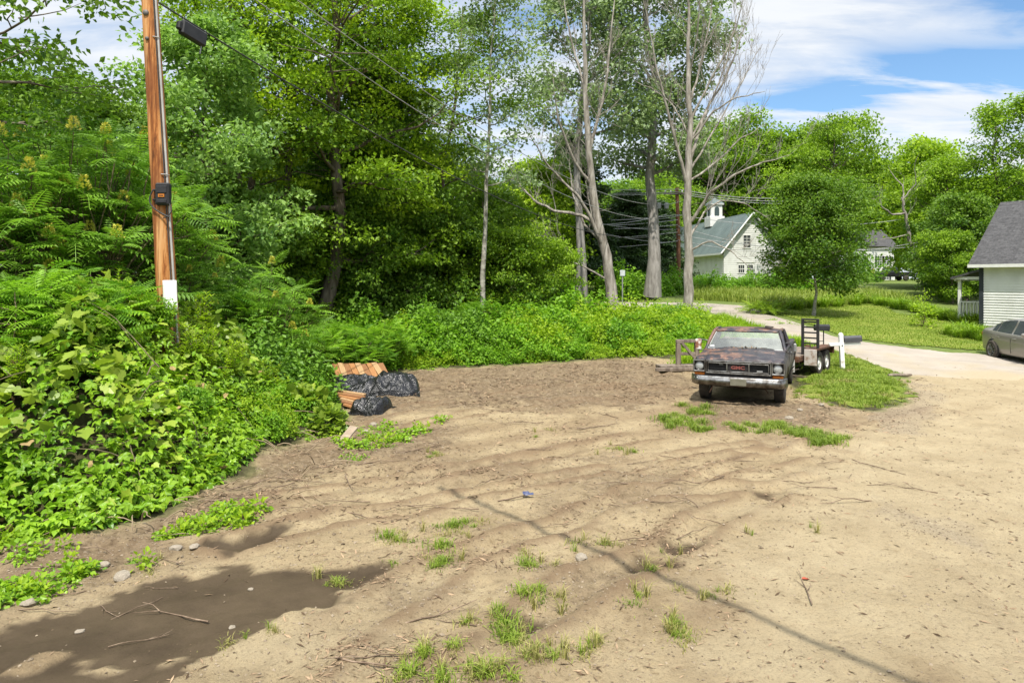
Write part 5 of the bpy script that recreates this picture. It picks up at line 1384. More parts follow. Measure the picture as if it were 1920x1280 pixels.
# ---- far white house with black shutters
wD = 96.; wA = np.array([(1574 - 960) / FP * wD, wD]); wz = float(gz(*wA)) - .2
wh = thing('white_house', 'distant two-storey white house with black shutters, seen between the trees', 'house', (wA[0], wA[1], wz))
k2 = wD / FP; WW = (1677 - 1574) * k2; WE = 2.8 + (525 - 462) / FP * wD - wz
mb = MB(); clap(mb, (0, 0), (WW, 0), 0, WE, .25, .02); mb.box((WW / 2, 4, WE / 2), (WW - .02, 7.96, WE - .01)); mb.build('wall', sidm, wh)
roofsheet('roof', [(-.4, -.4, WE), (WW + .4, -.4, WE), (WW + .4, 4, WE + 2.6), (-.4, 4, WE + 2.6)], shm, wh); roofsheet('roof', [(WW + .4, 8.4, WE), (-.4, 8.4, WE), (-.4, 4, WE + 2.601), (WW + .4, 4, WE + 2.601)], shm, wh)
mb = MB(); mb.box((WW - .1, -.03, WE / 2), (.26, .08, WE - .1)); mb.box((WW / 2, -.03, WE - .15), (WW, .07, .3)); mb.build('trim', M_white, wh)
for px in (1600, 1619, 1649, 1662):
    for py, h in ((489, 1.25), (516, 1.15)):
        x = (px - 1574) * k2; z = 2.8 + (525 - py) / FP * wD - wz
        sash(wh, x, z, .62, h, 2, 4)
        for sg in (-1, 1): mb = MB(); mb.box((x + sg * .50, -.05, z), (.26, .05, h + .1)); mb.build('shutter', M_trim, wh)
# vehicles in front of it
vD = 90.
v0 = at(1670, 533, vD); vz0 = float(gz(v0[0], v0[1]))
vt = thing('pickup_truck', 'black pickup truck parked far off in front of the white house', 'pickup truck', (v0[0], v0[1], vz0))
M_vblack = mat('black_car_paint', [(.008, .008, .009), (.02, .02, .02)], 3, .3, bumpn=0)
mb = MB(); mb.box((-1.6, 0, .80), (1.5, 1.8, .55), bev=.12); mb.box((-.1, 0, .85), (1.9, 1.8, .65), bev=.08); mb.box((1.7, -.86, .85), (2.0, .08, .6), bev=.03); mb.box((1.7, .86, .85), (2.0, .08, .6), bev=.03); mb.box((2.68, 0, .85), (.08, 1.8, .6), bev=.03); mb.box((1.7, 0, .6), (2.0, 1.7, .08)); mb.build('body', M_vblack, vt)
mb = MB(); mb.box((-.1, 0, 1.45), (1.6, 1.6, .62), bev=.08, taper=(.72, .88)); mb.build('cab', M_winglass, vt)
for x in (-1.55, 1.55):
    for y in (-.8, .8):
        mb = MB(); mb.lathe([(0, -.12), (.2, -.12), (.36, -.11), (.38, 0), (.36, .11), (.2, .12), (0, .12)], (x, y, .38), axis='y', n=16); mb.build('wheel', M_rubber, vt)
v1 = at(1626, 533, vD); tr_ = thing('garden_tractor', 'small yellow tractor with dark wheels parked beside the distant black pickup', 'tractor', (v1[0], v1[1], float(gz(v1[0], v1[1]))))
M_yel = mat('yellow_machine_paint', [(.55, .30, .03), (.68, .42, .07)], 4, .5, bumpn=0)
mb = MB(); mb.box((.1, 0, .62), (1.5, .55, .40), bev=.06); mb.box((.62, 0, 1.0), (.5, .5, .4), bev=.05); mb.box((.72, 0, 1.35), (.12, .45, .4), bev=.03); mb.build('body', M_yel, tr_)
mb = MB(); mb.box((-1.0, 0, .5), (1.1, 1.1, .5), bev=.05); mb.build('loader_bucket', M_vblack, tr_)
for x, r_ in ((-.45, .3), (.7, .42)):
    for y in (-.45, .45): mb = MB(); mb.lathe([(0, -.1), (r_ * .5, -.1), (r_, -.09), (r_, .09), (r_ * .5, .1), (0, .1)], (x, y, r_), axis='y', n=16); mb.build('wheel', M_rubber, tr_)

# ---- brown shed glimpsed behind the sumacs
bs_ = at(85, 480, 22.); sz = float(gz(bs_[0], bs_[1]))
sh = thing('shed', 'brown wooden shed glimpsed through the sumacs', 'shed', (bs_[0], bs_[1], sz), .2)
M_shed = mat('brown_shed_boards', [(.16, .075, .045), (.27, .15, .10)], 4, .85, stretch=(6, 6, .4))
mb = MB(); mb.box((0, 1, 1.25), (3.4, 2.0, 2.5)); mb.build('wall', M_shed, sh); roofsheet('roof', [(-2, -.3, 2.4), (2, -.3, 2.4), (2, 1, 3.3), (-2, 1, 3.3)], shm, sh); roofsheet('roof', [(2, 2.3, 2.4), (-2, 2.3, 2.4), (-2, 1, 3.301), (2, 1, 3.301)], shm, sh)
mb = MB(); mb.box((.9, -.04, 1.1), (.9, .06, 2.0)); mb.build('door', mat('tan_shed_door', [(.4, .3, .2), (.5, .39, .28)], 4, .8), sh)
# ---- pale house glimpsed behind the big maple
gh = at(560, 470, 48.); ghz = float(gz(gh[0], gh[1]))
o = thing('white_house', 'pale house glimpsed through gaps under the big maple', 'house', (gh[0], gh[1], ghz), .1)
mb = MB(); mb.box((0, 3, 2.2), (13, 6, 4.4)); mb.build('wall', sidm, o); roofsheet('roof', [(-6.9, -.5, 4.3), (6.9, -.5, 4.3), (6.9, 3, 6.4), (-6.9, 3, 6.4)], shm, o); roofsheet('roof', [(6.9, 6.5, 4.3), (-6.9, 6.5, 4.3), (-6.9, 3, 6.401), (6.9, 3, 6.401)], shm, o)
for x in (-4, -1, 2, 5): sash(o, x, 2.0, .9, 1.4, 2, 4)

# ================================================================== the silver car
cang = math.radians(-97)
ca0 = np.array([17.92, 24.87]); cz_0 = float(gz(ca0[0] - .5, ca0[1] - 1.6)) - .02
car = thing('sedan', 'silver-grey sedan parked at the edge of the pavement beside the clapboard house', 'car', (ca0[0], ca0[1], cz_0), cang)
# local: x along the car from the tail, y away from the viewer, z up
st = np.array([0, .08, .25, .6, .95, 1.35, 1.9, 2.5, 3.0, 3.35, 3.7, 4.2, 4.55, 4.72, 4.80])
wf = np.array([.70, .80, .86, .90, .915, .92, .92, .92, .92, .915, .91, .89, .83, .74, .62])
zb = np.array([.42, .30, .26, .23, .22, .21, .20, .20, .20, .20, .21, .22, .25, .32, .42])
zbel = np.array([.92, .98, 1.00, .99, .97, .95, .935, .92, .905, .90, .885, .82, .74, .66, .56])
zt_ = np.array([.95, 1.03, 1.06, 1.13, 1.30, 1.42, 1.475, 1.465, 1.37, 1.17, .965, .87, .78, .69, .58])
wg = np.array([.60, .70, .74, .70, .66, .63, .62, .62, .64, .70, .78, .76, .68, .56, .44])
fineS = np.linspace(0, 4.8, 81)
def I(a): return np.interp(fineS, st, a)
def smooth(a):
    for _ in range(3): a = np.r_[a[0], (a[:-2] + 2 * a[1:-1] + a[2:]) / 4, a[-1]]
    return a
W_, ZBo, ZBe, ZT_, WG = [smooth(I(a)) for a in (wf, zb, zbel, zt_, wg)]
rows = []
for i, s_ in enumerate(fineS):
    w_, b_, e_, t_, g_ = W_[i], ZBo[i], ZBe[i], ZT_[i], WG[i]
    half = [(0, b_), (w_ * .88, b_), (w_ * .97, b_ + .06), (w_ * .985, b_ + .2), (w_, (b_ + e_) / 2 + .02), (w_ * .985, e_ - .10), (w_ * .955, e_), (w_ * .93, e_ + .012), (g_ + (w_ * .93 - g_) * .3, e_ + (t_ - e_) * .62), (g_, t_ - .035 * min(1, (t_ - e_) * 4)), (g_ * .8, t_), (g_ * .4, t_ + .012), (0, t_ + .015)]
    rows.append([(s_, -y, z) for y, z in half] + [(s_, y, z) for y, z in half[::-1][1:]])
P_ = np.array(rows)
cpm, nt, out = newmat('silver_car_paint')
p = N(nt, 'BsdfPrincipled'); p.inputs['Base Color'].default_value = (.235, .22, .19, 1); p.inputs['Metallic'].default_value = .45; p.inputs['Roughness'].default_value = .32; p.inputs['Coat Weight'].default_value = .6
nt.links.new(p.outputs[0], out.inputs[0])
mb = MB(); mb.grid(P_); mb.add(P_[0], [tuple(range(P_.shape[1]))]); mb.add(P_[-1], [tuple(range(P_.shape[1]))[::-1]]); mb.build('body', cpm, car)
def csurf(s_, z, side, off=.006):
    i = np.argmin(np.abs(fineS - s_)); pr = P_[i][:13]
    ys_, zs_ = -pr[6:10, 1], pr[6:10, 2]
    return np.array([s_, side * (np.interp(z, zs_, ys_) + off), z])
def cwin(name, ss, lo_, hi_, side):
    mb = MB(); G = []
    for s_, l, h in zip(ss, lo_, hi_): G.append([csurf(s_, l + (h - l) * k / 4, side) for k in range(5)])
    mb.grid(np.array(G)); return mb.build(name, M_winglass, car)
for side in (-1, 1):
    def edge(s_): i = np.argmin(np.abs(fineS - s_)); return ZBe[i] + .03, ZT_[i] - .065
    for a, b in ((.86, 1.12), (1.16, 1.98), (2.08, 3.12)):
        ss = np.linspace(a, b, 12); lo_, hi_ = zip(*[edge(q) for q in ss]); hi_ = [max(h, l + .02) for l, h in zip(lo_, hi_)]
        cwin('side_window', ss, lo_, hi_, side)
    mb = MB()
    for s_ in (1.02, 2.03, 3.22): mb.tube([(s_ - (.16 if s_ < 1.1 else 0), side * .918, .80), (s_, side * .918, .6), (s_, side * .905, .3)], .006, 4)
    mb.build('door_gap', M_black, car)
    for s_ in (1.28, 2.25): mb = MB(); mb.box((s_, side * .918, .80), (.19, .03, .035), bev=.01); mb.build('door_handle', cpm, car)
    mb = MB(); mb.box((3.02, side * 1.02, .985), (.15, .22, .14), bev=.045); mb.tube([(2.98, side * .88, .92), (2.98, side * .97, .94)], .025, 5); mb.build('wing_mirror', cpm, car)
    mb = MB(); mb.box((.07, side * .66, .84), (.08, .24, .14), bev=.03); mb.build('tail_light', mat('red_tail_lens', [(.30, .012, .012), (.4, .03, .03)], 5, .2, bumpn=0), car)
    for s_ in (.98, 3.78):
        mb = MB(); mb.lathe([(0, .0), (.375, .0), (.385, .01), (.375, .015), (0, .012)], (s_, side * .912, .345), axis='y', n=28); mb.build('wheel_arch', M_black, car)
        mb = MB(); mb.lathe([(.215, -.10), (.29, -.11), (.322, -.09), (.328, 0), (.322, .09), (.29, .11), (.215, .10)], (s_, side * .86, .328), axis='y', n=28); wh_ = mb.build('wheel', M_rubber, car)
        mb = MB(); mb.lathe([(.225, .0), (.225, .10), (.205, .10), (.195, .04), (0, .03)], (0, 0, 0), axis='y', n=28)
        for k in range(10): a = k * PI / 5; mb.box((math.cos(a) * .12, .075, math.sin(a) * .12), (.175, .03, .028), rot=roty(-a), bev=.006)
        mb.lathe([(.05, .06), (.05, .10), (.03, .105), (0, .105)], (0, 0, 0), axis='y', n=14)
        for q in mb.v: q[:, 1] *= side; q += np.array([s_, side * .865, .328])
        mb.build('rim', M_chrome, wh_)
# ================================================================== trees
def gr3(px, D, py=560):
    q = at(px, py, D); return (q[0], q[1], float(gz(q[0], q[1])) - .08)

prof_up = lambda f: (math.sin(PI * (.10 + .86 * f))) ** .6 * (1.05 - .35 * f)
maple1 = tree_meshes(101, 15.5, .26, .16, 4.3, 34, 6, .15, 92, .80, .26, lean=(.03, 0), lmat=M_maple, prof=prof_up, twig=2, gap=.25)
maple2 = tree_meshes(102, 14.5, .20, .14, 3.6, 32, 6, .15, 84, .74, .28, lean=(-.03, 0), lmat=M_maple, forks=2, prof=prof_up, twig=2, gap=.25)
lime1 = tree_meshes(103, 13.5, .17, .22, 3.0, 26, 6, .15, 84, .72, .26, lmat=M_lime, prof=prof_up, twig=2, gap=.25)
ash1 = tree_meshes(104, 9.0, .12, .12, 2.2, 24, 6, .15, 55, .55, .45, lmat=M_ash, prof=prof_up)
dense1 = tree_meshes(105, 11., .2, .08, 3.4, 30, 6, .20, 55, .8, .5, lmat=M_dark, prof=prof_up)

put_tree('maple_tree', maple1, 'tall full maple with a dark straight trunk, the biggest tree behind the sumac thicket', 'tree', gr3(612, 25), 0, 1.13)
put_tree('maple_tree', maple2, 'twin-stemmed maple close behind the top of the brown pole', 'tree', gr3(505, 26), 1.0, 1.1)
put_tree('maple_tree', lime1, 'yellow-green maple with the thin dark trunk beside the biggest maple', 'tree', gr3(712, 27.5), 2.0, 1.08)
put_tree('maple_tree', maple2, 'leafy maple at the end of the big maples, next to the slim aspen', 'tree', gr3(782, 29.), 2.6, .93)
put_tree('maple_tree', lime1, 'bright maple with pale yellow-green sprays just beside the brown pole', 'tree', gr3(452, 23.5), 4.1, .98)
put_tree('ash_tree', ash1, 'light green feathery ash leaning out beside the brown pole', 'tree', gr3(385, 19.5), 0.3, 1.0)
put_tree('maple_tree', dense1, 'dark round-topped tree rising behind the flowering sumacs', 'tree', gr3(215, 22), .8, (.78, .78, .70))
put_tree('maple_tree', dense1, 'dark dense tree behind the shed', 'tree', gr3(60, 27), 2.8, .95)
put_tree('maple_tree', dense1, 'low dark tree filling the shade between the big maples', 'tree', gr3(690, 29), 4.4, 1.0)
for i, (px, D, s) in enumerate(((330, 30, .72), (480, 33, .78), (580, 36, .85), (790, 36, .8), (870, 40, .75), (140, 35, .8), (700, 34, .8), (640, 31, .7))):
    put_tree('woodland_tree', dense1, 'dark woodland tree standing deep in the shade behind the big maples', 'tree', gr3(px, D), i * 1.3, s, 'woodland trees behind the big maples')
# low understorey trees that close the gaps at the wood's edge
under = tree_meshes(106, 5.2, .07, .06, 2.0, 22, 6, .14, 48, .5, .5, lmat=M_dark, prof=prof_up)
under2 = tree_meshes(107, 4.6, .06, .05, 1.7, 20, 6, .13, 46, .45, .55, lmat=M_maple, prof=prof_up)
for i, (px, D, s, k) in enumerate(((700, 26.5, 1., 0), (770, 28, 1.1, 1), (820, 28.5, 1.1, 0), (870, 29, 1., 1), (560, 25, .9, 1), (480, 23.5, 1., 0), (400, 22, .95, 0), (640, 27, 1.1, 0), (960, 28, .95, 1), (1020, 29, .85, 1), (905, 30, 1.1, 0))):
    put_tree('young_tree', (under, under2)[k], 'dark leafy young tree in the shade under the big maples', 'tree', gr3(px, D), i * 2.1, s, 'young trees under the big maples')

# tree at the frame's corner with loose leaves against the sky
locust = tree_meshes(108, 10.5, .13, .38, 2.9, 20, 5, .145, 26, .5, .5, lmat=M_dark, gap=.15, prof=prof_up)
put_tree('locust_tree', locust, 'tall loose-leaved tree against the sky above the flowering sumacs', 'tree', gr3(-25, 13.2), .5)
# slim aspen and the broad poplars
aspen1 = tree_meshes(109, 15., .12, .42, 1.9, 24, 5, .15, 26, .62, .6, lean=(.035, 0), lmat=M_aspen, bmat=M_aspenbark, gap=.22, rise=.8)
put_tree('aspen_tree', aspen1, 'slim aspen with a pale spotted trunk, between the maples and the leaning bare tree', 'tree', gr3(905, 26.), .0)
poplar = tree_meshes(110, 23., .34, .26, 3.7, 40, 7, .22, 50, .85, .6, lmat=M_aspen, bmat=M_greybark, gap=.1, rise=.75, prof=lambda f: (math.sin(PI * (.14 + .80 * f))) ** .6)
put_tree('poplar_tree', poplar, 'broad grey-green poplar with a straight grey trunk between the two bare trees', 'tree', gr3(1222, 45.), .4, 1.25)
poplar2 = tree_meshes(111, 20., .24, .34, 2.8, 30, 6, .21, 40, .8, .5, lmat=M_aspen, bmat=M_greybark, gap=.32, rise=.8)
put_tree('poplar_tree', poplar2, 'thinner grey-green poplar behind the leaning bare tree', 'tree', gr3(1085, 43.), 1.4, 1.28)

# dead trees: hand-set limbs, then twigs that climb
def dead_tree(name, label, D, trunk, rads, limbs, seed, upb=.55, dens=.78):
    rng = np.random.default_rng(seed); K_ = D / 25. if D < 50 else 1.
    rads = [q * K_ for q in rads]; limbs = [(a, b * K_, c * K_) for a, b, c in limbs]
    base = at(*trunk[0], D); base[2] = float(gz(base[0], base[1])) - .1
    t_ = thing(name, label, 'tree', base)
    def rel(p, dy=0.): q = at(p[0], p[1], D + dy); return q - base
    tp = np.array([np.zeros(3)] + [rel(p) for p in trunk[1:]])
    # denser, slightly wavering
    n = 24; s = np.r_[0, np.cumsum(np.linalg.norm(np.diff(tp, axis=0), axis=1))]; u = np.linspace(0, s[-1], n)
    tq = np.stack([np.interp(u, s, tp[:, k]) for k in range(3)], 1); tq[1:-1] += rng.normal(size=(n - 2, 3)) * .035
    tr = np.interp(u / u[-1], np.linspace(0, 1, len(rads)), rads); tr *= .86; tr[0] *= 1.25
    MB().tube(tq, tr * (1 + .06 * rng.normal(size=n)), 11).build('trunk', M_deadbark, t_)
    br = MB()
    def grow(p, d, L, r, lev):
        n = 5; e = p + d * L
        q = wob_line(p, e, n, .14, rng); q[:, 2] += .10 * L * np.linspace(0, 1, n) ** 2
        br.tube(q, np.linspace(r, max(r * .42, .004), n), 6 if lev == 0 else (5 if lev == 1 else 4), cap=False)
        if lev >= 3 or L < .35: return
        for k in range({0: 5, 1: 4, 2: 3}[lev]):
            if rng.random() > dens + .25: continue
            f = rng.uniform(.25, 1.0); b = np.array([np.interp(f, np.linspace(0, 1, n), q[:, c]) for c in range(3)])
            d2 = d + rng.normal(size=3) * .45; d2[2] += upb * rng.uniform(.2, 1.1); d2 /= np.linalg.norm(d2)
            grow(b, d2, L * rng.uniform(.38, .68), max(r * (1 - .5 * f) * .55, .0045 * K_), lev + 1)
    for pts, r0, dy in limbs:
        lp = np.array([rel(p, dy * k / (len(pts) - 1)) for k, p in enumerate(pts)])
        nn = 4 * len(pts); s = np.r_[0, np.cumsum(np.linalg.norm(np.diff(lp, axis=0), axis=1))]; u = np.linspace(0, s[-1], nn)
        lq = np.stack([np.interp(u, s, lp[:, k]) for k in range(3)], 1); lq[1:] += np.cumsum(rng.normal(size=(nn - 1, 3)) * .025, axis=0)
        br.tube(lq, r0 * .66 * (1 - np.linspace(0, 1, nn)) ** .8 + .008 * K_, 7, cap=False)
        for k in range(int((3 + 1.6 * s[-1]) * dens)):
            f = rng.uniform(.18, 1.0); b = np.array([np.interp(f * s[-1], u, lq[:, c]) for c in range(3)])
            d = lq[min(nn - 1, int(f * nn) + 1)] - lq[max(0, int(f * nn) - 2)]; d /= np.linalg.norm(d)
            d = d + rng.normal(size=3) * .6; d[2] += upb; d /= np.linalg.norm(d)
            grow(b, d, K_ * rng.uniform(.6, 1.7) * (1.15 - .5 * f), max(.007 * K_, r0 * (1 - f) * .24), 1)
    for k in range(int(26 * dens)):     # twigs straight off the upper trunk
        f = rng.uniform(.38, 1.0); b = np.array([np.interp(f, np.linspace(0, 1, n), tq[:, c]) for c in range(3)])
        a = rng.uniform(0, 2 * PI); d = np.array([math.cos(a), math.sin(a), rng.uniform(.3, 1.4)]); d /= np.linalg.norm(d)
        grow(b, d, K_ * rng.uniform(.8, 2.2), .012 * K_, 1)
    br.build('branch', M_deadbark, t_)
    return t_
dead_tree('bare_tree', 'bare dead tree that leans and forks low, beside the slim aspen', 36.,
    [(1153, 580), (1140, 500), (1127, 430), (1113, 380), (1106, 300), (1100, 200), (1097, 100), (1094, 10), (1092, -60)], [.27, .22, .19, .16, .14, .115, .09, .06, .03],
    [([(1135, 470), (1110, 410), (1085, 370), (1050, 335), (1012, 300), (985, 255)], .12, -1.0),
     ([(1118, 420), (1085, 402), (1040, 395), (1005, 378), (975, 345), (955, 310)], .10, 1.2),
     ([(1108, 345), (1075, 300), (1048, 235), (1035, 175), (1030, 120)], .085, -.8),
     ([(1106, 285), (1125, 205), (1140, 120), (1150, 20), (1155, -40)], .09, .9),
     ([(1100, 190), (1078, 100), (1060, 20), (1050, -50)], .06, .6),
     ([(1130, 455), (1092, 425), (1070, 370), (1060, 300)], .07, 1.6),
     ([(1140, 525), (1100, 505), (1060, 490), (1015, 470)], .05, -.6)], 5)
dead_tree('bare_tree', 'tall straight bare dead tree with upswept limbs, nearest the old pickup', 33.0,
    [(1292, 600), (1291, 480), (1288, 400), (1291, 300), (1293, 200), (1291, 100), (1288, 0), (1286, -80)], [.225, .185, .165, .145, .115, .085, .055, .03],
    [([(1288, 350), (1272, 285), (1252, 215), (1232, 135), (1218, 65), (1205, -10)], .09, -.9),
     ([(1294, 300), (1318, 232), (1350, 165), (1385, 95), (1412, 35)], .085, .8),
     ([(1296, 415), (1325, 365), (1372, 325), (1428, 300), (1480, 285)], .085, -1.2),
     ([(1296, 440), (1322, 395), (1348, 372), (1395, 380), (1440, 410)], .055, .9),
     ([(1295, 265), (1330, 212), (1372, 185), (1430, 172)], .06, -.8),
     ([(1293, 200), (1312, 120), (1330, 40), (1337, -30)], .06, .6),
     ([(1293, 230), (1335, 150), (1375, 60), (1395, -10)], .06, -.4),
     ([(1290, 250), (1262, 195), (1225, 165), (1190, 150)], .045, 1.2),
     ([(1294, 470), (1330, 450), (1380, 468), (1420, 500)], .045, -1.0),
     ([(1292, 340), (1345, 305), (1390, 260), (1440, 230)], .055, .5), ([(1292, 270), (1330, 190), (1362, 110), (1380, 30)], .055, 1.0), ([(1293, 320), (1345, 240), (1400, 150), (1432, 90)], .055, 1.4), ([(1291, 160), (1305, 80), (1315, 0), (1318, -60)], .045, -1.0)], 8, 1.0)

# the woods beyond the road
far1 = tree_meshes(121, 15, .35, .16, 5.0, 30, 6, .34, 58, 1.5, .36, lmat=M_maple, prof=prof_up, twig=2, gap=.15)
far2 = tree_meshes(122, 18, .40, .33, 5.6, 32, 6, .36, 58, 1.6, .32, lmat=M_maple, twig=2, gap=.2, prof=lambda f: (math.sin(PI * (.20 + .74 * f))) ** .6)
far3 = tree_meshes(123, 14, .30, .10, 4.2, 28, 6, .34, 58, 1.4, .38, lmat=M_lime, prof=prof_up, twig=2, gap=.15)
far4 = tree_meshes(124, 14, .30, .10, 4.6, 30, 6, .34, 60, 1.45, .38, lmat=M_dark, prof=prof_up, twig=2, gap=.12)
pine = tree_meshes(125, 17, .3, .10, 3.6, 44, 6, .34, 40, .9, .35, lmat=M_pine, rise=.05, prof=lambda f: (1.03 - f) ** .8 + .06)
def T(m, px, D, top_py, label, rz, H, wide=1., group=None, name='tree'):
    b = gr3(px, D); zt = 2.8 + (525 - top_py) / FP * D
    s = (zt - b[2]) / H
    return put_tree(name, m, label, 'tree', b, rz, (s * wide, s * wide, s), group)
T(far3, 1010, 46, 285, 'pale yellow-green tree in the gap beyond the slim aspen', .3, 15, 1.0)
T(far1, 940, 50, 350, 'rounded tree low in the gap beyond the slim aspen', 1.3, 16.3, 1.2)
T(pine, 1075, 52, 240, 'dark pine between the two bare trees', .3, 17.3, 1.0, name='pine_tree')
T(far4, 1140, 66, 330, 'dark dense tree behind the leaning bare tree', 2.3, 15.3, 1.2)
T(far4, 1235, 118, 300, 'dark tree behind the poplar trunk', 4.3, 15.3, 1.2)
T(pine, 1180, 56, 350, 'dark-needled tree standing in for woodland shade beyond the small marker post', 5.3, 17.3, 1.3, name='woods_shade_tree')  # these four: dark needle colour stands in for shade inside the woods
T(pine, 1045, 54, 380, 'low dark-needled tree standing in for woodland shade beyond the leaning bare tree', .9, 17.3, 1.4, name='woods_shade_tree')
T(pine, 1120, 52, 395, 'lowest dark-needled tree standing in for woodland shade, between the leaning bare tree and the poplar trunk', 3.9, 17.3, 1.5, name='woods_shade_tree')
T(pine, 1228, 62, 370, 'dark-needled tree standing in for woodland shade right behind the straight grey poplar trunk', 1.9, 17.3, 1.3, name='woods_shade_tree')
T(far2, 1360, 104, 215, 'rounded tree crown rising behind the barn', .6, 19.6, 1.0)
T(pine, 1420, 110, 250, 'dark pine behind the barn roof', 1.6, 17.3, 1.3, name='pine_tree')
T(pine, 1320, 112, 262, 'dark pine rising beside the barn cupola', 2.9, 17.3, 1.3, name='pine_tree')
T(far4, 1455, 105, 270, 'dark tree between the barn and the tallest maple', 2.4, 15.3, 1.3)
T(far2, 1563, 62, 208, 'tallest maple with a stout dark trunk, before the white house', 1.9, 19.4, .80, name='maple_tree')
T(far4, 1630, 112, 300, 'dark tree behind the white house', 3.1, 15.3, 1.4)
T(far1, 1500, 100, 235, 'tree crown behind the tallest maple', 3.7, 16.3, 1.2)
T(far3, 1745, 66, 248, 'pointed bright green tree in the row behind the lawn', 1.1, 15, .92)
T(far1, 1665, 114, 300, 'broad tree behind the crooked dead limbs', 4.6, 16.3, 1.2)
T(far1, 1775, 60, 285, 'rounded tree in the row behind the lawn', .1, 16.3, .95)
T(far3, 1835, 64, 330, 'yellow-green tree above the ridge of the shingle roof', 2.1, 15, 1.2)
put_tree('maple_tree', under, 'low dark tree at the foot of the row behind the lawn', 'tree', gr3(1795, 52), 3.3, 1.4)
put_tree('maple_tree', under, 'low dark tree beside the porch', 'tree', gr3(1812, 48), 5.1, 1.35)
put_tree('maple_tree', under2, 'low bright tree between the lawn and the porch', 'tree', gr3(1785, 46), 1.9, 1.05)
tallr = tree_meshes(126, 20, .26, .38, 2.6, 26, 5, .30, 22, 1.0, .6, lmat=M_maple, gap=.35, rise=1.1)
T(tallr, 1868, 56, 180, 'tall thin-topped tree behind the shingle roof', 0, 21, 1.0)
T(tallr, 1925, 54, 160, 'tall thin-topped tree at the end of the row behind the shingle roof', 2., 21, 1.1)
T(far1, 1905, 62, 310, 'dense tree behind the shingle roof', 2.7, 16.3, 1.2)
for i, (px, D, tp) in enumerate(((1990, 70, 300), (2080, 66, 300), (1560, 135, 330), (1680, 140, 330), (1780, 120, 330), (1860, 110, 320), (1440, 140, 330), (1300, 140, 330), (1180, 90, 330), (1090, 80, 330), (960, 90, 330), (1010, 70, 350), (1930, 100, 310))):
    T((far1, far4, far2)[i % 3], px, D, tp, 'woodland tree in the closed treeline at the back', i * 1.7, (16.3, 15.3, 19.6)[i % 3], 1.5, 'woodland trees in the treeline at the back')
# round maple sapling on the lawn
sap = tree_meshes(127, 7.7, .085, .19, 2.55, 34, 6, .16, 60, .60, .70, lmat=M_dark, bmat=M_aspenbark, prof=lambda f: (math.sin(PI * (.30 + .66 * f))) ** .8 * .92, rise=.75)
b_ = gr3(1524, 37.); put_tree('maple_tree', sap, 'round young maple with a pale thin trunk at the edge of the lawn', 'tree', b_, .6, (1.0, 1.0, (2.8 + (525 - 335) / FP * 37 - b_[2]) / 8.2))
# crooked dead limbs and leaning trunk behind the lawn
dead_tree('dead_tree', 'crooked pale dead tree leaning among the green trees behind the lawn', 55.,
    [(1742, 555), (1728, 520), (1716, 485), (1705, 440), (1698, 400), (1690, 370)], [.26, .22, .20, .17, .14, .08],
    [([(1698, 400), (1672, 402), (1652, 385), (1648, 362), (1655, 345)], .12, -1.), ([(1695, 385), (1690, 350), (1672, 332), (1660, 312)], .10, 1.), ([(1692, 375), (1715, 345), (1712, 315), (1720, 290)], .08, -1.), ([(1705, 440), (1670, 448), (1640, 450)], .07, -1.5)], 3, .3, .22)

# ================================================================== sumacs
sumA = sumac_meshes(201, 1.75, 4.6, 58, .60, 24, 7, low=.40)
sumB = sumac_meshes(202, 1.5, 3.9, 48, .58, 16, 7, low=.38)
sumC = sumac_meshes(203, 1.25, 2.3, 38, .54, 0, 8, low=.45, lmat=M_shrub)
sumlab = ['with many yellow-green flower heads', 'half hidden by its neighbours']
for i, (px, D, s, m, lab) in enumerate((
    (25, 12.6, .92, sumA, 'flowering sumac at the end of the thicket, its flower heads level with the junction box'),
    (120, 13.2, 1.05, sumA, 'flowering sumac with the most yellow-green flower heads, tallest in the thicket'),
    (215, 13.6, 1.12, sumB, 'flowering sumac standing close to the brown pole'),
    (70, 15.2, 1.18, sumB, 'dark tall sumac in the second row of the thicket'),
    (175, 15.5, 1.25, sumA, 'tall sumac behind the flowering sumacs, below the round-topped tree'),
    (275, 15.0, 1.05, sumB, 'sumac directly behind the brown pole'),
    (345, 14.9, .62, sumB, 'smaller sumac just past the brown pole, below the black junction box'),
    (-60, 11.8, .95, sumB, 'sumac cut off by the edge of the view, beneath the loose-leaved tree'))):
    g_ = gr3(px, D); put_shrub('sumac_shrub', m, lab, 'shrub', g_, i * 1.1, s)
# low sumac fans
for i, (px, py, D, s, lab) in enumerate((
    (70, 600, 10.2, .82, 'low sumac fanning over the grape vines, farthest from the pole'),
    (170, 610, 10.6, .78, 'low sumac fanning over the grape vines, midway to the pole'),
    (15, 610, 9.6, .74, 'low sumac half cut off by the edge of the view'))):
    g_ = gr3(px, D, py); put_shrub('sumac_shrub', sumC, lab, 'shrub', g_, i * 2.0, s)
for i, (px, D, s) in enumerate(((520, 16.4, 1.25), (470, 17.5, .9), (640, 20.0, .75), (720, 21.0, .7), (600, 19.4, .7), (690, 20.2, .55), (905, 25.0, .85), (1195, 26.2, .6), (420, 16., .85), (1010, 26, .7))):
    put_shrub('sumac_shrub', sumC if i else sumB, 'young sumac with feather leaves in the thicket along the dirt lot', 'shrub', gr3(px, D), i * 1.7, s if i else .78, 'young sumacs along the dirt lot')

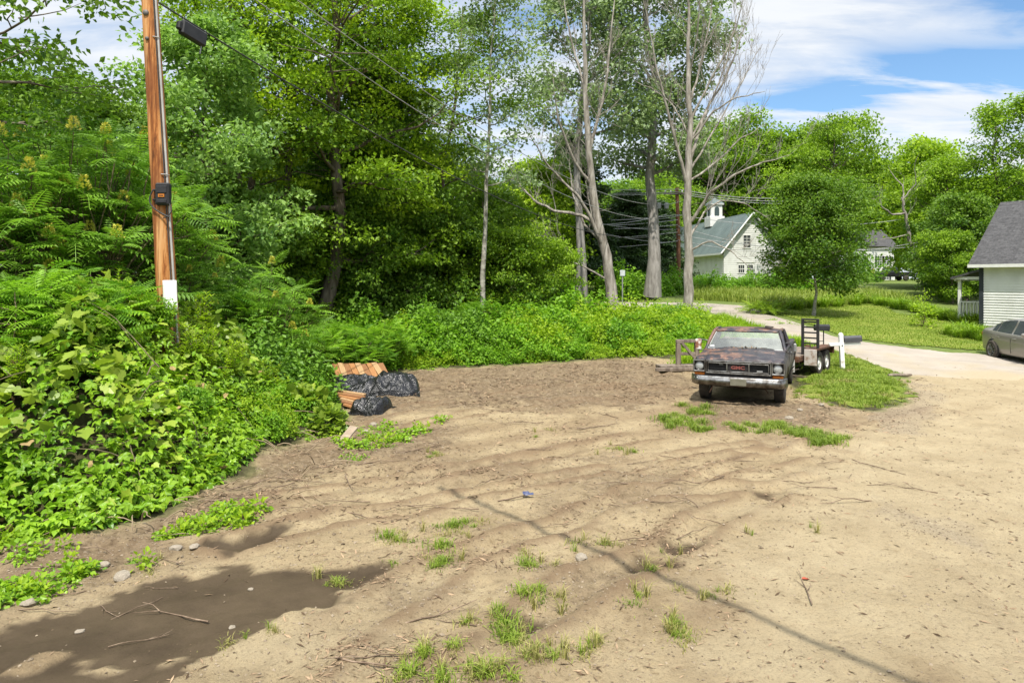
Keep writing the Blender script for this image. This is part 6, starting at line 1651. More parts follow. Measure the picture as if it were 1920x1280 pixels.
# ================================================================== shrubs along the back of the lot
sh1 = shrub_meshes(301, 1.0, 1.05, 3600, .105, M_shrub)
sh2 = shrub_meshes(302, 1.0, 1.0, 3600, .095, M_shrub2, lump=.5)
sh3 = shrub_meshes(303, 1.0, 1.2, 3600, .12, M_shrub, (LEAF6, LEAF6_F), .5)
sh4 = shrub_meshes(304, 1.0, 1.1, 3200, .11, M_sumac, lump=.5)
rng = np.random.default_rng(31)
EDGE = hit2([(560, 700), (640, 690), (700, 694), (770, 685), (850, 682), (960, 677), (1090, 670), (1200, 664), (1270, 660), (1320, 650)])
EE = resample(EDGE, 34)
k = 0
for row, (off, sc0, hs) in enumerate(((.25, .66, .8), (1.2, .95, 1.0), (2.4, 1.15, 1.0), (3.8, 1.2, 1.0), (5.4, 1.2, 1.0))):
    for i in range(row % 2, 34, (1, 2, 2, 2, 3)[row]):
        x, y = EE[i] + np.array([0, off]) + rng.normal(0, .22, 2)
        if x > 6.4 + .4 * row or (x < -2.6 and y < 18.6): continue
        m = (sh1, sh2, sh3, sh1, sh2, sh4)[rng.integers(0, 6)] if x < 2.5 else (sh2, sh1, sh2)[rng.integers(0, 3)]
        s = sc0 * rng.uniform(.75, 1.25)
        put_shrub('shrub', m, 'bright green leafy shrub in the thicket along the back of the dirt lot', 'shrub', (x, y, float(gz(x, y)) - .1), rng.uniform(0, 6.28), (s, s, s * hs), 'shrubs along the back of the dirt lot')
for i in range(26):      # scattered further in among the trunks
    px = rng.uniform(880, 1330); D = rng.uniform(27.5, 33)
    x, y, z = gr3(px, D); s = rng.uniform(.55, .95)
    put_shrub('shrub', (sh1, sh2, sh4)[i % 3], 'leafy shrub among the trunks beyond the thicket', 'shrub', (x, y, z), rng.uniform(0, 6.28), s, 'shrubs among the trunks')
for i in range(22):      # left wood's floor
    px = rng.uniform(330, 640); D = rng.uniform(14.5, 19)
    if px > 575 and D < 18.3: D += 3.2
    x, y, z = gr3(px, D); s = rng.uniform(.6, 1.15)
    put_shrub('shrub', (sh1, sh4, sh3)[i % 3], 'leafy green shrub below the sumacs beyond the pole', 'shrub', (x, y, z), rng.uniform(0, 6.28), s, 'shrubs below the sumacs')
# hedge and borders across the road
for i, (px, D, s) in enumerate(((1310, 55, 1.45), (1340, 52, 1.3), (1375, 54, 1.35), (1405, 55, 1.3), (1440, 54, 1.6), (1475, 53, 1.6), (1505, 54, 1.5), (1265, 52, 1.5), (1230, 50, 1.5), (1540, 56, 1.2), (1195, 48, 1.8), (1160, 46, 1.8))):
    put_shrub('hedge_shrub', (sh1, sh3)[i % 2], 'dark green shrub in the hedge in front of the barn', 'shrub', gr3(px, D), i * 2.3, (s, s, s * .95), 'hedge shrubs in front of the barn')
g_ = gr3(1610, 82); put_shrub('bush', sh4, 'round clipped bush in front of the distant white house', 'shrub', g_, 0, (2.7, 2.5, 2.9))
rngp = np.random.default_rng(41)
mb = MB()
for i in range(16):
    n = 60; a = rngp.uniform(0, 2 * PI, n)
dl1 = MB(); n = 170; r_ = .22 * np.sqrt(rngp.random(n)); a = rngp.uniform(0, 2 * PI, n)
blades(dl1, rngp, r_ * np.cos(a), r_ * np.sin(a), np.zeros(n) - .05, .62, .018, 1.15); dl1m = dl1.mesh('daylily', M_day)
def single(name, me, label, cat, loc, rz, sc, group):
    o = bpy.data.objects.new(name, me); COL.objects.link(o); place(o, loc, rz, sc); return tag(o, label, cat, group)
BORD = []
for px0, py0, px1, py1, n in ((1745, 592, 1830, 612, 22), (1790, 625, 1850, 640, 16), (1480, 580, 1640, 566, 24), (1640, 570, 1745, 590, 16)):
    A_ = np.array(hit(px0, py0)); B_ = np.array(hit(px1, py1))
    for i in range(n):
        q = A_ + (B_ - A_) * (i + .5) / n; BORD.append((q[0] + rngp.normal(0, .25), q[1] + rngp.normal(0, .45)))
for i, (x, y) in enumerate(BORD):
    s = rngp.uniform(.75, 1.25) * (1.0 if y < 38 else 1.15)
    single('daylily_clump', dl1m, 'arching bright green daylily clump in the border of the lawn', 'plant', (x, y, float(gz(x, y))), rngp.uniform(0, 6), s, 'daylily clumps along the lawn')
g_ = gpt(1732, 614); put_shrub('young_shrub', shrub_meshes(305, .55, 1.5, 420, .13, M_shrub2, lump=.4), 'small thin shrub standing alone on the lawn', 'shrub', g_, 0, 1.0)
g_ = gpt(1430, 588); put_shrub('fern_clump', sumac_meshes(206, .9, .55, 14, .75, 0, 8, .6, M_day, .008), 'clump of yellow-green ferns at the bend of the road', 'plant', g_, 0, 1.0)

# tall meadow grass beyond the road and the rough bank of the lawn
mb = MB()
def fieldgrass(poly, n, h, m_, w_=.02, seed=0, lean=.5):
    rg = np.random.default_rng(seed); px = [q[0] for q in poly]; py = [q[1] for q in poly]
    X = rg.uniform(min(px), max(px), n * 3); Y = rg.uniform(min(py), max(py), n * 3); k = np.nonzero(inside(X, Y, poly))[0][:n]
    blades(m_, rg, X[k], Y[k], gz(X[k], Y[k]) - .02, h * (.6 + .8 * fbm(X[k] * .5, Y[k] * .5, 3, seed)), w_, lean)
fieldgrass(hit2([(1290, 563), (1300, 548), (1420, 546), (1500, 548), (1640, 552), (1740, 583), (1640, 568), (1500, 580), (1440, 580), (1400, 568)]), 15000, .7, mb, .035, 3)
kind(mb.build('meadow_grass', M_hay), 'stuff')['label'] = 'tall rough meadow grass between the lawn and the hedge'
# ferns and weeds at the foot: lawn blades
mb = MB()
rg = np.random.default_rng(5); X = rg.uniform(8, 28, 90000); Y = rg.uniform(22, 52, 90000); k = inside(X, Y, LAWN) & (rg.random(90000) < np.clip(30 / Y, .4, 1))
blades(mb, rg, X[k], Y[k], gz(X[k], Y[k]) + .02, .075, .014, .7); kind(mb.build('lawn_grass', M_grass), 'stuff')['label'] = 'short mown grass of the lawn'

# verge round the mailbox
VERGE = hit2([(1500, 742), (1508, 715), (1525, 700), (1520, 680), (1535, 655), (1560, 655), (1600, 669), (1650, 691), (1688, 715), (1692, 742), (1668, 762), (1610, 764), (1545, 756)])
def turf(poly, n, h, seed, clump=.55, dry=.2, edge=.4, w_=.007):
    rg = np.random.default_rng(seed); px = [q[0] for q in poly]; py = [q[1] for q in poly]
    X = rg.uniform(min(px) - .3, max(px) + .3, n * 4); Y = rg.uniform(min(py) - .3, max(py) + .3, n * 4)
    d = signed(X, Y, poly) + (fbm(X * 2.2, Y * 2.2, 3, seed) - .5) * edge * 2
    f = fbm(X * 1.7, Y * 1.7, 3, seed + 1)
    k = np.nonzero((d > 0) & (rg.random(len(X)) < sstep(-.1, .9, d) * .92 + .08) & (f > clump * .6))[0][:n]
    hh = h * (.5 + 1.0 * f[k]) * (.45 + .55 * sstep(0, .6, d[k]))
    dr = fbm(X[k] * 1.1 + 4, Y[k] * 1.1, 3, seed + 2) + rg.normal(0, .08, len(k)) > (1 - dry)
    return X[k], Y[k], hh, dr, rg
X, Y, hh, dr, rg = turf(VERGE, 26000, .13, 51, .5, .30, .6)
mb = MB(); blades(mb, rg, X[~dr], Y[~dr], gz(X[~dr], Y[~dr]) - .01, hh[~dr], .009, .8); kind(mb.build('verge_grass', M_grass), 'stuff')['label'] = 'rough green grass of the verge around the white mailbox post'
mb = MB(); blades(mb, rg, X[dr], Y[dr], gz(X[dr], Y[dr]) - .01, hh[dr] * .8, .009, 1.0); kind(mb.build('dry_verge_grass', M_dry), 'stuff')['label'] = 'dry yellow grass mixed into the verge around the white mailbox post'
patch('verge', VERGE, .12, .012, lawnm, 1.6, 13)
VB = resample(VERGE + [VERGE[0]], 60)
VERGE_EDGE = [(q[0], q[1]) for q in VB]
# weeds between the verge and the shrubs, and in front of the trailer
mb = MB()
for poly, n, h in ((hit2([(1255, 690), (1260, 662), (1340, 640), (1480, 640), (1520, 655), (1505, 690), (1400, 690)]), 9000, .3), (hit2([(1300, 612), (1360, 600), (1480, 640), (1540, 655), (1500, 660), (1330, 640)]), 12000, .5)):
    X, Y, hh, dr, rg = turf(poly, n, h, 61, .3, .2, .5); blades(mb, rg, X, Y, gz(X, Y) - .01, hh, .013, .8)
kind(mb.build('weeds', M_shrub2), 'stuff')['label'] = 'bright weeds around the trailer and behind the pickup'

# ================================================================== vines on the bank
rg = np.random.default_rng(71)
BV = [(-13, 5.7), (-9, 6.3), (-5.65, 7.05), (-4.6, 7.5), (-4.0, 8.9), (-4.05, 10.6), (-4.3, 13.0), (-4.9, 14.6), (-6.5, 15.5), (-13, 15.5)]
def vtop(x, y):
    d = signed(x, y, BV)
    return gz(x, y) + .36 * np.exp(-(((x - pb[0]) / 1.0) ** 2 + ((y - pb[1] + .25) / .8) ** 2)) + .16 * sstep(1, 2, d) + (.10 + .85 * sstep(-.1, 1.0, d)) * (.12 + 1.9 * np.clip(fbm(x * 1.5, y * 1.5, 3, 72) - .12, 0, 1)), d
def cover(n, poly, m_, tm, leaf, low, seed, cond=None, nrmup=.75, per=1):
    rg = np.random.default_rng(seed); px = [q[0] for q in poly]; py = [q[1] for q in poly]
    X = rg.uniform(min(px), max(px), n * 3); Y = rg.uniform(min(py), max(py), n * 3)
    zt, d = vtop(X, Y); ok = inside(X, Y, poly) & (d > -.12) & ((fbm(X * 2.1 + 5, Y * 2.1, 3, 79) > .40) | (rg.random(len(X)) < .25))
    if cond is not None: ok &= cond(X, Y, d, rg)
    k = np.nonzero(ok)[0][:n]; X, Y, zt, d = X[k], Y[k], zt[k], d[k]; n = len(k)
    e = .12; gx = (vtop(X + e, Y)[0] - vtop(X - e, Y)[0]) / (2 * e); gy = (vtop(X, Y + e)[0] - vtop(X, Y - e)[0]) / (2 * e)
    sn = np.stack([-gx, -gy, np.ones(n)], 1); sn /= np.linalg.norm(sn, axis=1)[:, None]
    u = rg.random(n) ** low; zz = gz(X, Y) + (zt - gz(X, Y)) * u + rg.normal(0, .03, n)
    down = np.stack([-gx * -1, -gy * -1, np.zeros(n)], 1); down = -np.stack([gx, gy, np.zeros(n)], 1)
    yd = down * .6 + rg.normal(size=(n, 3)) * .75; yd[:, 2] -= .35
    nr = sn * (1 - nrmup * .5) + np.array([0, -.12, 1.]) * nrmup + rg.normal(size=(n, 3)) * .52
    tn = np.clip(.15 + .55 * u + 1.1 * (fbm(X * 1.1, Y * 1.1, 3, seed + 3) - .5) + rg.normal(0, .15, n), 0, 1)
    m_.inst(*tm, np.stack([X, Y, zz], 1), yd, nr, leaf * rg.uniform(.5, 1.35, n), tn)
grape = lambda X, Y, d, rg: (fbm(X * .55 + 3, Y * .55, 3, 75) + .09 * np.clip(-X - 6.2, -2, 2) + .10 * np.clip(d - .9, -1, 1) + rg.normal(0, .07, len(X))) > .475
creep = lambda X, Y, d, rg: (fbm(X * .55 + 3, Y * .55, 3, 75) + .09 * np.clip(-X - 6.2, -2, 2) + .10 * np.clip(d - .9, -1, 1) + rg.normal(0, .07, len(X))) < .50
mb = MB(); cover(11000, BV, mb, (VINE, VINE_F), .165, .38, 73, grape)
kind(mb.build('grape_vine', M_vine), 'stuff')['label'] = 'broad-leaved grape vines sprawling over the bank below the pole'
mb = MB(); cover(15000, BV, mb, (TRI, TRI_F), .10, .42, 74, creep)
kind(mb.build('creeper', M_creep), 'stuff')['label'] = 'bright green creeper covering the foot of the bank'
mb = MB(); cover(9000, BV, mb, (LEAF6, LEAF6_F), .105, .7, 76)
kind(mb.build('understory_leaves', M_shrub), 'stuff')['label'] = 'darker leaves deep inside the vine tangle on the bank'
mb = MB(); cover(420, BV, mb, (VINE, VINE_F), .11, .25, 78)
kind(mb.build('dead_leaves', tintmat('withered_leaf', (.14, .085, .04), (.36, .27, .12))), 'stuff')['label'] = 'withered brown leaves caught in the vines on the bank'
# upright stems with narrow leaves (goldenrod) on the bank crest and round the pole
def goldenrod(seed, h=.8, n=9):
    rg = np.random.default_rng(seed); st = MB(); lf = MB()
    for i in range(n):
        a = rg.uniform(0, 6.28); r_ = rg.uniform(0, .22); q = wob_line((math.cos(a) * r_ * .5, math.sin(a) * r_ * .5, -.1), (math.cos(a) * r_ * 1.6, math.sin(a) * r_ * 1.6, h * rg.uniform(.7, 1.15)), 5, .06, rg)
        st.tube(q, np.linspace(.006, .003, 5), 4, cap=False)
        K = 46; t = np.sort(rg.uniform(.25, 1, K)); P_ = np.stack([np.interp(t, np.linspace(0, 1, 5), q[:, c]) for c in range(3)], 1)
        a2 = np.arange(K) * 2.4; el = .1 + .7 * t
        yd = np.stack([np.cos(a2), np.sin(a2), el], 1)
        lf.inst(LEAF6, LEAF6_F, P_, yd, np.array([0, 0, 1.]) + rg.normal(size=(K, 3)) * .15, (.15 - .07 * t) * rg.uniform(.7, 1.2, K), np.clip(rg.normal(.55, .2, K), 0, 1), np.full(K, .5))
    return st.mesh('stem', M_stem), lf.mesh('foliage', M_shrub2)
gA = goldenrod(81); gB = goldenrod(82, .65, 7)
for i, (px, D, s) in enumerate(((350, 11.2, 1.0), (372, 11.3, .9), (390, 11.5, .95), (335, 10.95, .75), (300, 11.0, .8), (262, 11.2, .85), (240, 11.2, .7), (410, 11.6, .8), (430, 11.9, .75), (290, 11.4, .9), (450, 12.2, .8), (475, 12.6, .8), (330, 11.1, .55), (215, 11.0, .8), (500, 13.2, .8), (525, 13.6, .75), (380, 12.2, 1.1))):
    x, y, z = gr3(px, D); put_shrub('goldenrod', (gA, gB)[i % 2], 'upright goldenrod stems with narrow leaves around the foot of the brown pole', 'plant', (x, y, float(vtop(np.array([x]), np.array([y]))[0][0]) - .32), i * 1.3, s, 'goldenrod around the brown pole')
for i in range(13):
    while True:
        q = np.array([rg.uniform(-9.5, -4.3), rg.uniform(7.6, 12.5)])
        if float(signed(q[:1], q[1:], BV)[0]) > .35: break
    put_shrub('goldenrod', (gB, gA)[i % 2], 'goldenrod stems standing up out of the vines on the bank', 'plant', (q[0], q[1], float(vtop(q[:1], q[1:])[0][0]) - .45), i * 1.9, rg.uniform(.6, .95), 'goldenrod among the vines')
for i in range(9):
    while True:
        q = np.array([rg.uniform(-9.5, -4.3), rg.uniform(8, 12.5)])
        if float(signed(q[:1], q[1:], BV)[0]) > .5: break
    put_shrub('shrub', (sh2, sh3, sh1)[i % 3], 'small leafy shrub pushing up through the vines on the bank', 'shrub', (q[0], q[1], float(vtop(q[:1], q[1:])[0][0]) - .42), i * 1.9, rg.uniform(.35, .6), 'shrubs pushing up through the vines')
for i in range(30):
    while True:
        q = np.array([rg.uniform(-8.5, -4.1), rg.uniform(7.3, 12.0)])
        if float(signed(q[:1], q[1:], BV)[0]) > .1: break
    L = rg.uniform(.5, 1.3); a = rg.uniform(0, 6.28); z0 = float(vtop(q[:1], q[1:])[0][0])
    e = np.array([math.cos(a) * L, math.sin(a) * L, 0]); z1 = float(vtop(q[:1] + e[0], q[1:] + e[1])[0][0]); e[2] = z1 - z0
    m__ = wob_line((0, 0, 0), e, 9, .08, rg); m__[:, 2] += .12 * np.sin(np.linspace(0, PI, 9))
    o = MB().tube(m__, np.linspace(.010, .004, 9), 5, cap=False).build('bramble_cane', M_stem, loc=(q[0], q[1], z0 - .02)); tag(o, 'thin brown bramble cane arching over the vines on the bank', 'cane', 'bramble canes over the vines')
for i in range(14):
    t = rg.random(); q = np.array([-4.4 + rg.normal(0, .35), 11.5 + 3.2 * t]); put_shrub('shrub', (sh2, sh1)[i % 2], 'small yellow-green shrub on the shoulder of the bank beside the tarped lumber', 'shrub', (q[0] - .3, q[1], float(gz(q[0] - .3, q[1])) - .1), rg.uniform(0, 6), rg.uniform(.35, .6), 'small shrubs on the shoulder of the bank')
# big-leaved plant beside the lumber
mb = MB(); n = 260; d = rdir(n, .5, rg); d[:, 2] = np.abs(d[:, 2]); P_ = d * np.array([.55, .45, .62]) * (.5 + .5 * rg.random(n) ** .5)[:, None]
mb.inst(VINE, VINE_F, P_, d + rg.normal(size=(n, 3)) * .5 - np.array([0, 0, .2]), d * .4 + np.array([0, 0, .8]) + rg.normal(size=(n, 3)) * .3, .20 * rg.uniform(.6, 1.2, n), np.clip(rg.normal(.45, .2, n), 0, 1))
bigl = mb.mesh('foliage', M_vine)
g_ = gpt(575, 790); put_shrub('burdock', (stems_mesh(rg, .4, .5, 8), bigl), 'broad-leaved plant in front of the tarped lumber', 'plant', g_ + np.array([-.12, .1, .05]), 0, 1.0)
g_ = gpt(615, 810); put_shrub('burdock', (stems_mesh(rg, .4, .5, 8), bigl), 'smaller broad-leaved plant by the propped plank', 'plant', g_, 2.2, .7)
# bare bramble canes at the foot
canem = mat('dry_cane', [(.16, .115, .07), (.34, .26, .17)], 8, .85)
for i in range(34):
    px, py = rg.choice([(430, 905), (500, 850), (520, 830), (590, 870), (560, 900), (360, 960), (150, 985), (240, 985), (620, 830), (420, 920), (600, 850)]) + rg.normal(0, 14, 2)
    q = gpt(px, py); L = rg.uniform(.25, .8); a = rg.uniform(0, 6.28); e = np.array([math.cos(a) * L, math.sin(a) * L * .6 - .1, rg.uniform(-.05, .3)])
    me = MB().tube(wob_line((0, 0, .0), e, 6, .16, rg, up=-.5), np.linspace(.009, .004, 6), 5, cap=False)
    o = me.build('dead_cane', canem, loc=q + np.array([0, 0, .03])); tag(o, 'bare dry cane lying at the foot of the vine-covered bank', 'cane', 'dry canes at the foot of the bank')

# ================================================================== the bare ground's small things
def tuft(seed, n, R_, h, w_=.005, lean=.8):
    rg = np.random.default_rng(seed); r_ = R_ * np.abs(rg.normal(0, .5, n)); a = rg.uniform(0, 6.28, n); mb = MB()
    blades(mb, rg, r_ * np.cos(a), r_ * np.sin(a) * .8, np.zeros(n) - .01, h * np.clip(1.15 - r_ / R_ * .5, .4, 1.2), w_, lean); return mb.mesh('grass_tuft', M_grass)
tf = [tuft(91, 90, .20, .115, .0045, 1.2), tuft(92, 50, .15, .10, .0045, 1.2), tuft(93, 130, .27, .11, .0045, 1.25), tuft(94, 18, .08, .15, .004, .8), tuft(95, 44, .25, .07, .004, 1.3)]
for k_ in (3, 4): tf.append(tf[k_].copy()); tf[-1].materials.clear(); tf[-1].materials.append(M_dry)
TU = [(728, 1008, 1.0, 0), (742, 1012, .7, 1), (770, 1018, .7, 4), (826, 1028, 1.0, 2), (832, 1050, 1.0, 2), (818, 1060, .8, 0), (850, 985, 1., 2), (872, 978, .8, 0), (820, 988, .7, 4), (890, 990, .6, 1), (985, 1058, .9, 0), (1000, 1062, .6, 1),
      (1132, 1018, .8, 1), (985, 1120, .9, 0), (1010, 1112, .8, 1), (1015, 1122, .7, 4), (945, 1165, 1.1, 2), (955, 1185, 1.2, 2), (935, 1150, .8, 0), (965, 1200, .8, 0), (1180, 1135, .8, 4), (1195, 1120, .7, 1), (1265, 1175, .9, 0), (1285, 1190, .9, 4), (1265, 1195, .7, 1),
      (1078, 1032, .7, 3), (795, 1245, 1.1, 3), (790, 1235, 1.0, 1), (850, 1225, .9, 1), (875, 1165, .7, 1), (1010, 1225, .9, 4), (1040, 1235, .8, 1), (985, 1235, .8, 4), (915, 1262, 1.1, 0), (900, 1270, .9, 1), (830, 1272, .9, 0), (1090, 1225, .8, 3), (1105, 1215, .8, 3), (630, 1085, .8, 1), (612, 1090, .6, 4),
      (770, 1272, .9, 2), (1222, 1075, .7, 1), (1210, 1060, .6, 4), (1330, 1118, .6, 4), (1345, 1112, .5, 3), (1165, 845, .9, 4), (1190, 847, .9, 1), (1140, 843, .8, 4), (815, 853, .8, 1), (808, 860, .6, 0), (505, 1180, .6, 3), (460, 1195, .6, 3), (740, 1055, .7, 4), (1005, 820, .7, 1), (960, 1275, 1., 1), (880, 1245, .7, 3), (1240, 1030, .5, 3), (1410, 1000, .5, 3), (1520, 990, .5, 3), (1120, 1205, .6, 3), (270, 1055, .7, 1)]
rg = np.random.default_rng(97)
for px, py, s, k in TU:
    single('grass_tuft', tf[k], 'small tuft of green grass growing out of the bare dirt', 'grass tuft', gpt(px, py), rg.uniform(0, 6), s * rg.uniform(.8, 1.1), 'grass tufts on the bare dirt')
    for q_ in range(2):
        if rg.random() < .75: single('dry_grass_tuft', tf[5 + q_], 'thin dry yellow grass straggling over the bare dirt', 'grass tuft', gpt(px + rg.normal(0, 22), py + rg.normal(0, 9)), rg.uniform(0, 6), rg.uniform(.6, 1.1), 'dry grass on the bare dirt')
GP = [((1232, 790), (1345, 775), 13), ((1250, 800), (1340, 805), 12), ((1270, 770), (1320, 768), 6), ((1430, 798), (1510, 808), 14), ((1490, 815), (1570, 828), 13), ((1360, 800), (1420, 806), 6), ((1520, 830), (1585, 822), 7)]
for (a, b), (c, d), n in GP:
    for i in range(n):
        t = (i + rg.random()) / n; px, py = a + (c - a) * t + rg.normal(0, 4), b + (d - b) * t + rg.normal(0, 5)
        single('grass_tuft', tf[rg.choice([0, 2, 2, 1])], 'tuft of thick green grass in the patches in front of the old pickup', 'grass tuft', gpt(px, py), rg.uniform(0, 6), rg.uniform(.8, 1.4), 'grass tufts in front of the pickup')
rge = np.random.default_rng(98)
for i, (x, y) in enumerate(VERGE_EDGE):
    for j in range(2):
        qx, qy = x + rge.normal(0, .16), y + rge.normal(0, .16)
        if rge.random() < .7: single('grass_tuft', tf[rge.choice([1, 0, 4, 3])], 'ragged grass tuft at the edge of the verge around the white mailbox post', 'grass tuft', (qx, qy, float(gz(qx, qy))), rge.uniform(0, 6), rge.uniform(.5, 1.0), 'ragged tufts at the edge of the verge')
        else: single('dry_grass_tuft', tf[5 + j], 'dry yellow grass tuft at the edge of the verge', 'grass tuft', (qx, qy, float(gz(qx, qy))), rge.uniform(0, 6), rge.uniform(.6, 1.2), 'dry tufts at the edge of the verge')
# low leafy weeds
def weedm(seed, n, R_, h, leaf, m_, tm=(LEAF6, LEAF6_F)):
    rg = np.random.default_rng(seed); mb = MB(); dome(mb, rg, R_, h, n, leaf, tm, .5, .2); return mb.mesh('weed', m_)
wd = [weedm(111, 60, .17, .10, .065, M_creep), weedm(112, 46, .13, .15, .065, M_shrub2), weedm(113, 34, .12, .08, .05, M_creep)]
WP = [((300, 1005), (480, 965), 26, 7), ((330, 995), (490, 955), 14, 6), ((0, 1120), (90, 1100), 12, 10), ((110, 1090), (180, 1075), 9, 9), ((20, 1050), (130, 1040), 7, 12), ((655, 850), (750, 815), 24, 12), ((665, 840), (720, 800), 14, 8), ((720, 820), (765, 825), 8, 6), ((770, 800), (850, 795), 6, 8), ((240, 1060), (280, 1050), 3, 4), ((0, 1010), (60, 1000), 6, 8), ((700, 690), (850, 686), 12, 4), ((1380, 690), (1270, 680), 10, 5), ((500, 770), (600, 800), 16, 12), ((520, 800), (640, 830), 18, 10), ((1440, 600), (1500, 610), 6, 3)]
for (a, b), (c, d), n, j in WP:
    for i in range(n):
        t = (i + rg.random()) / n; px, py = a + (c - a) * t + rg.normal(0, j), b + (d - b) * t + rg.normal(0, j)
        single('weed', wd[rg.integers(0, 3)], 'low bright green leafy weed at the edge of the bare dirt', 'weed', gpt(px, py), rg.uniform(0, 6), rg.uniform(.5, 1.05), 'leafy weeds at the edge of the dirt')
# sticks
stickm = mat('brown_stick', [(.055, .036, .022), (.15, .105, .07), (.27, .20, .14)], 7, .9)
def stick(seed):
    rg = np.random.default_rng(seed); mb = MB(); q = wob_line((-.5, 0, .012), (.5, 0, .012 + rg.uniform(0, .05)), 7, .10, rng=rg); mb.tube(q, np.linspace(.011, .004, 7), 5)
    for k in range(rg.integers(0, 4)):
        i = rg.integers(2, 6); e = q[i] + np.array([.22, rg.choice([-1, 1]) * rg.uniform(.08, .2), rg.uniform(.0, .06)]); mb.tube(wob_line(q[i], e, 4, .1, rg), np.linspace(.006, .003, 4), 4)
    return mb.mesh('stick', stickm)
sk = [stick(130 + i) for i in range(8)]
SP = [(800, 940), (850, 945), (870, 885), (700, 900), (740, 905), (1080, 810), (1110, 800), (1120, 890), (1240, 905), (1290, 880), (1310, 990), (1350, 985), (1270, 860), (1420, 850), (1410, 870), (1440, 890), (1500, 905), (1530, 918), (1180, 1005), (1050, 985), (820, 1150), (840, 1165), (560, 905), (480, 950), (600, 960), (650, 940), (720, 870), (760, 860), (800, 805), (830, 800), (790, 845), (580, 880), (540, 920), (300, 1060), (250, 1140), (110, 1120), (210, 1130), (700, 1235), (720, 1260), (1270, 905), (1000, 845), (930, 770), (1000, 745), (1100, 735), (1150, 760), (1230, 740), (880, 740), (1040, 720), (1190, 720), (1330, 850), (1560, 870), (1600, 890), (1650, 895), (1700, 915), (1640, 875), (1590, 945), (1240, 950), (1140, 940), (980, 930), (900, 905), (1510, 1095), (1460, 760), (1540, 780), (1420, 770), (260, 1200), (340, 1150), (700, 800), (890, 800), (470, 905), (500, 925), (450, 940), (530, 890), (610, 880), (640, 865), (560, 960), (420, 985), (660, 905), (380, 1000), (120, 1060), (180, 1040), (60, 1075), (300, 1100), (90, 1150), (1150, 910), (1210, 870), (1340, 900), (1380, 860), (1290, 935), (1100, 860), (1060, 900), (940, 860), (980, 800), (860, 760), (1130, 780), (1210, 790), (750, 950), (690, 970)]
for i, (px, py) in enumerate(SP):
    q = gpt(px + rg.normal(0, 6), py + rg.normal(0, 4)); o = single('stick', sk[i % 8], 'thin brown stick lying on the bare dirt', 'stick', q + np.array([0, 0, .008]), rg.normal(.1, .7) + (PI if i % 2 else 0), rg.uniform(.25, .85) * (1.2 if py < 820 else 1), 'sticks on the bare dirt')
q = gpt(1688, 705); o = MB().tube(wob_line((-.35, 0, .05), (.35, .05, .06), 6, .05, rg), [.04, .05, .045, .05, .04, .03], 7).build('log', M_oldwood, loc=q); tag(o, 'short weathered log lying where the grass verge meets the pavement', 'log')
# stones, crumbs and chaff: nobody could count them
ico = [(0, 0, 1), (0, 0, -1), (1, 0, 0), (-1, 0, 0), (0, 1, 0), (0, -1, 0)]
ICO = np.array(ico) * np.array([1, .8, .55]); ICO_F = [(0, 2, 4), (0, 4, 3), (0, 3, 5), (0, 5, 2), (1, 4, 2), (1, 3, 4), (1, 5, 3), (1, 2, 5)]
CUBO = []
for sx_ in (-1, 1):
    for sy_ in (-1, 1):
        for sz_ in (-1, 1): CUBO.append((sx_ * .62, sy_ * .5, sz_ * .36))
n = 60000; Y = 4.2 * np.exp(rg.random(n) * math.log(24 / 4.2)); X = rg.uniform(-.80, .80, n) * Y
hu = lat(hum, X, Y); pa = lat(pale, X, Y); gv = lat(grv, X, Y); lo = lat(lotm, X, Y)
mu_ = lat(mud, X, Y)
k = (lo > .5) & ((mu_ < .3) | (rg.random(n) < .06)) & (rg.random(n) < (.16 + .5 * hu + .8 * gv - .07 * pa)); X, Y = X[k][:9000], Y[k][:9000]; n = len(X)
mb = MB(); s = .006 + .010 * rg.random(n) ** 3 + .016 * (rg.random(n) < .04) * rg.random(n) + .0006 * Y
mb.inst(ICO, ICO_F, np.stack([X, Y, gz(X, Y) + s * .15], 1), rdir(n, 0, rg) * np.array([1, 1, .2]), np.array([0, 0, 1.]) + rg.normal(size=(n, 3)) * .25, s, rg.random(n))
kind(mb.build('pebbles', tintmat('pebble_stone', (.11, .083, .055), (.28, .225, .16))), 'stuff')['label'] = 'small stones scattered over the bare dirt'
n = 460000; Y = 4.2 * np.exp(rg.random(n) * math.log(24 / 4.2)); X = rg.uniform(-.80, .80, n) * Y
hu = lat(hum, X, Y); pa = lat(pale, X, Y); rt_ = lat(rut, X, Y); lo = lat(lotm, X, Y)
cl = fbm(X * 1.6, Y * 1.6, 4, 140)
k = (lo > .3) & (rg.random(n) < sstep(.46, .66, cl) * (1 - .7 * pa) * (.14 + .85 * hu + .25 * rt_ * (1 - pa)) + .015); mu_ = lat(mud, X, Y); k &= (mu_ < .3) | (rg.random(n) < .06); X, Y = X[k][:70000], Y[k][:70000]; n = len(X)
CH = np.array([[-.5, 0, 0], [0, -.09, .03], [.5, 0, .0], [0, .09, .03]])[:, [1, 0, 2]]
mb = MB(); a = rg.uniform(0, 6.28, n); L = (.009 + .065 * rg.random(n) ** 5) * (1 + .085 * Y)
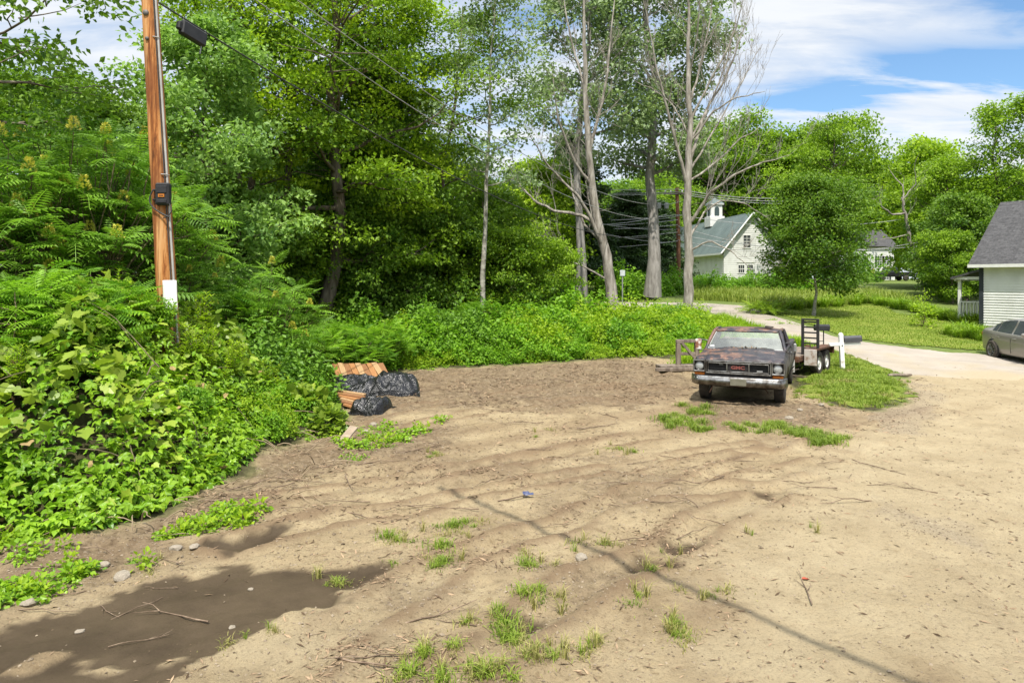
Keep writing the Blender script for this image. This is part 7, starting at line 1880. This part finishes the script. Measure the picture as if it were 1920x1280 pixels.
mb.inst(CH, [(0, 1, 2, 3)], np.stack([X, Y, gz(X, Y) + .006], 1), np.stack([np.cos(a), np.sin(a), rg.normal(0, .22, n)], 1), np.array([0, 0, 1.]) + rg.normal(size=(n, 3)) * .35, L, rg.random(n))
kind(mb.build('litter', tintmat('bark_litter', (.06, .038, .022), (.34, .24, .15))), 'stuff')['label'] = 'brown chips and dead leaves strewn over the bare dirt'
# a few bigger stones and scraps
stm = mat('pale_stone', [(.17, .14, .105), (.31, .27, .21)], 9, .9, bumpn=.4)
for i, (px, py, s) in enumerate(((330, 1035, .07), (365, 1032, .06), (230, 1080, .10), (195, 1065, .06), (55, 1135, .07), (435, 1172, .035), (470, 1100, .03), (150, 1180, .04), (700, 795, .10), (685, 810, .07), (710, 803, .06), (1090, 1045, .08), (1480, 785, .09), (1500, 772, .07), (1540, 765, .08))):
    rs_ = np.random.default_rng(i); V = rdir(42, 0, rs_)
    bm = bmesh.new(); [bm.verts.new(v * np.array([1, .8, .5])) for v in V]; bmesh.ops.convex_hull(bm, input=bm.verts); me = bpy.data.meshes.new('stone'); bm.to_mesh(me); bm.free(); me.materials.append(stm)
    single('stone', me, 'pale stone lying on the bare dirt', 'stone', gpt(px, py) + np.array([0, 0, s * .2]), i, s, 'stones on the bare dirt')
q = gpt(990, 932); me = MB(); U, V = np.meshgrid(np.linspace(-1, 1, 9), np.linspace(-1, 1, 9), indexing='ij'); me.grid(np.stack([U * .07, V * .05, .03 + .05 * fbm(U * 2 + 3, V * 2, 2, 5)], -1), smooth=False)
o = me.build('scrap', mat('blue_plastic_scrap', [(.02, .025, .08), (.10, .12, .2)], 9, .4), loc=q); tag(o, 'small crumpled dark blue scrap lying on the bare dirt', 'scrap')
q = gpt(1503, 1088); o = MB().inst(LEAF6, LEAF6_F, np.array([[0, 0, .012]]), np.array([[1., .2, 0]]), np.array([[0, 0, 1.]]), .085, [.5]).build('fallen_leaf', mat('red_brown_leaf', [(.26, .05, .025), (.36, .10, .05)], 9, .8), loc=q); tag(o, 'single red-brown fallen leaf on the pale sand', 'leaf')
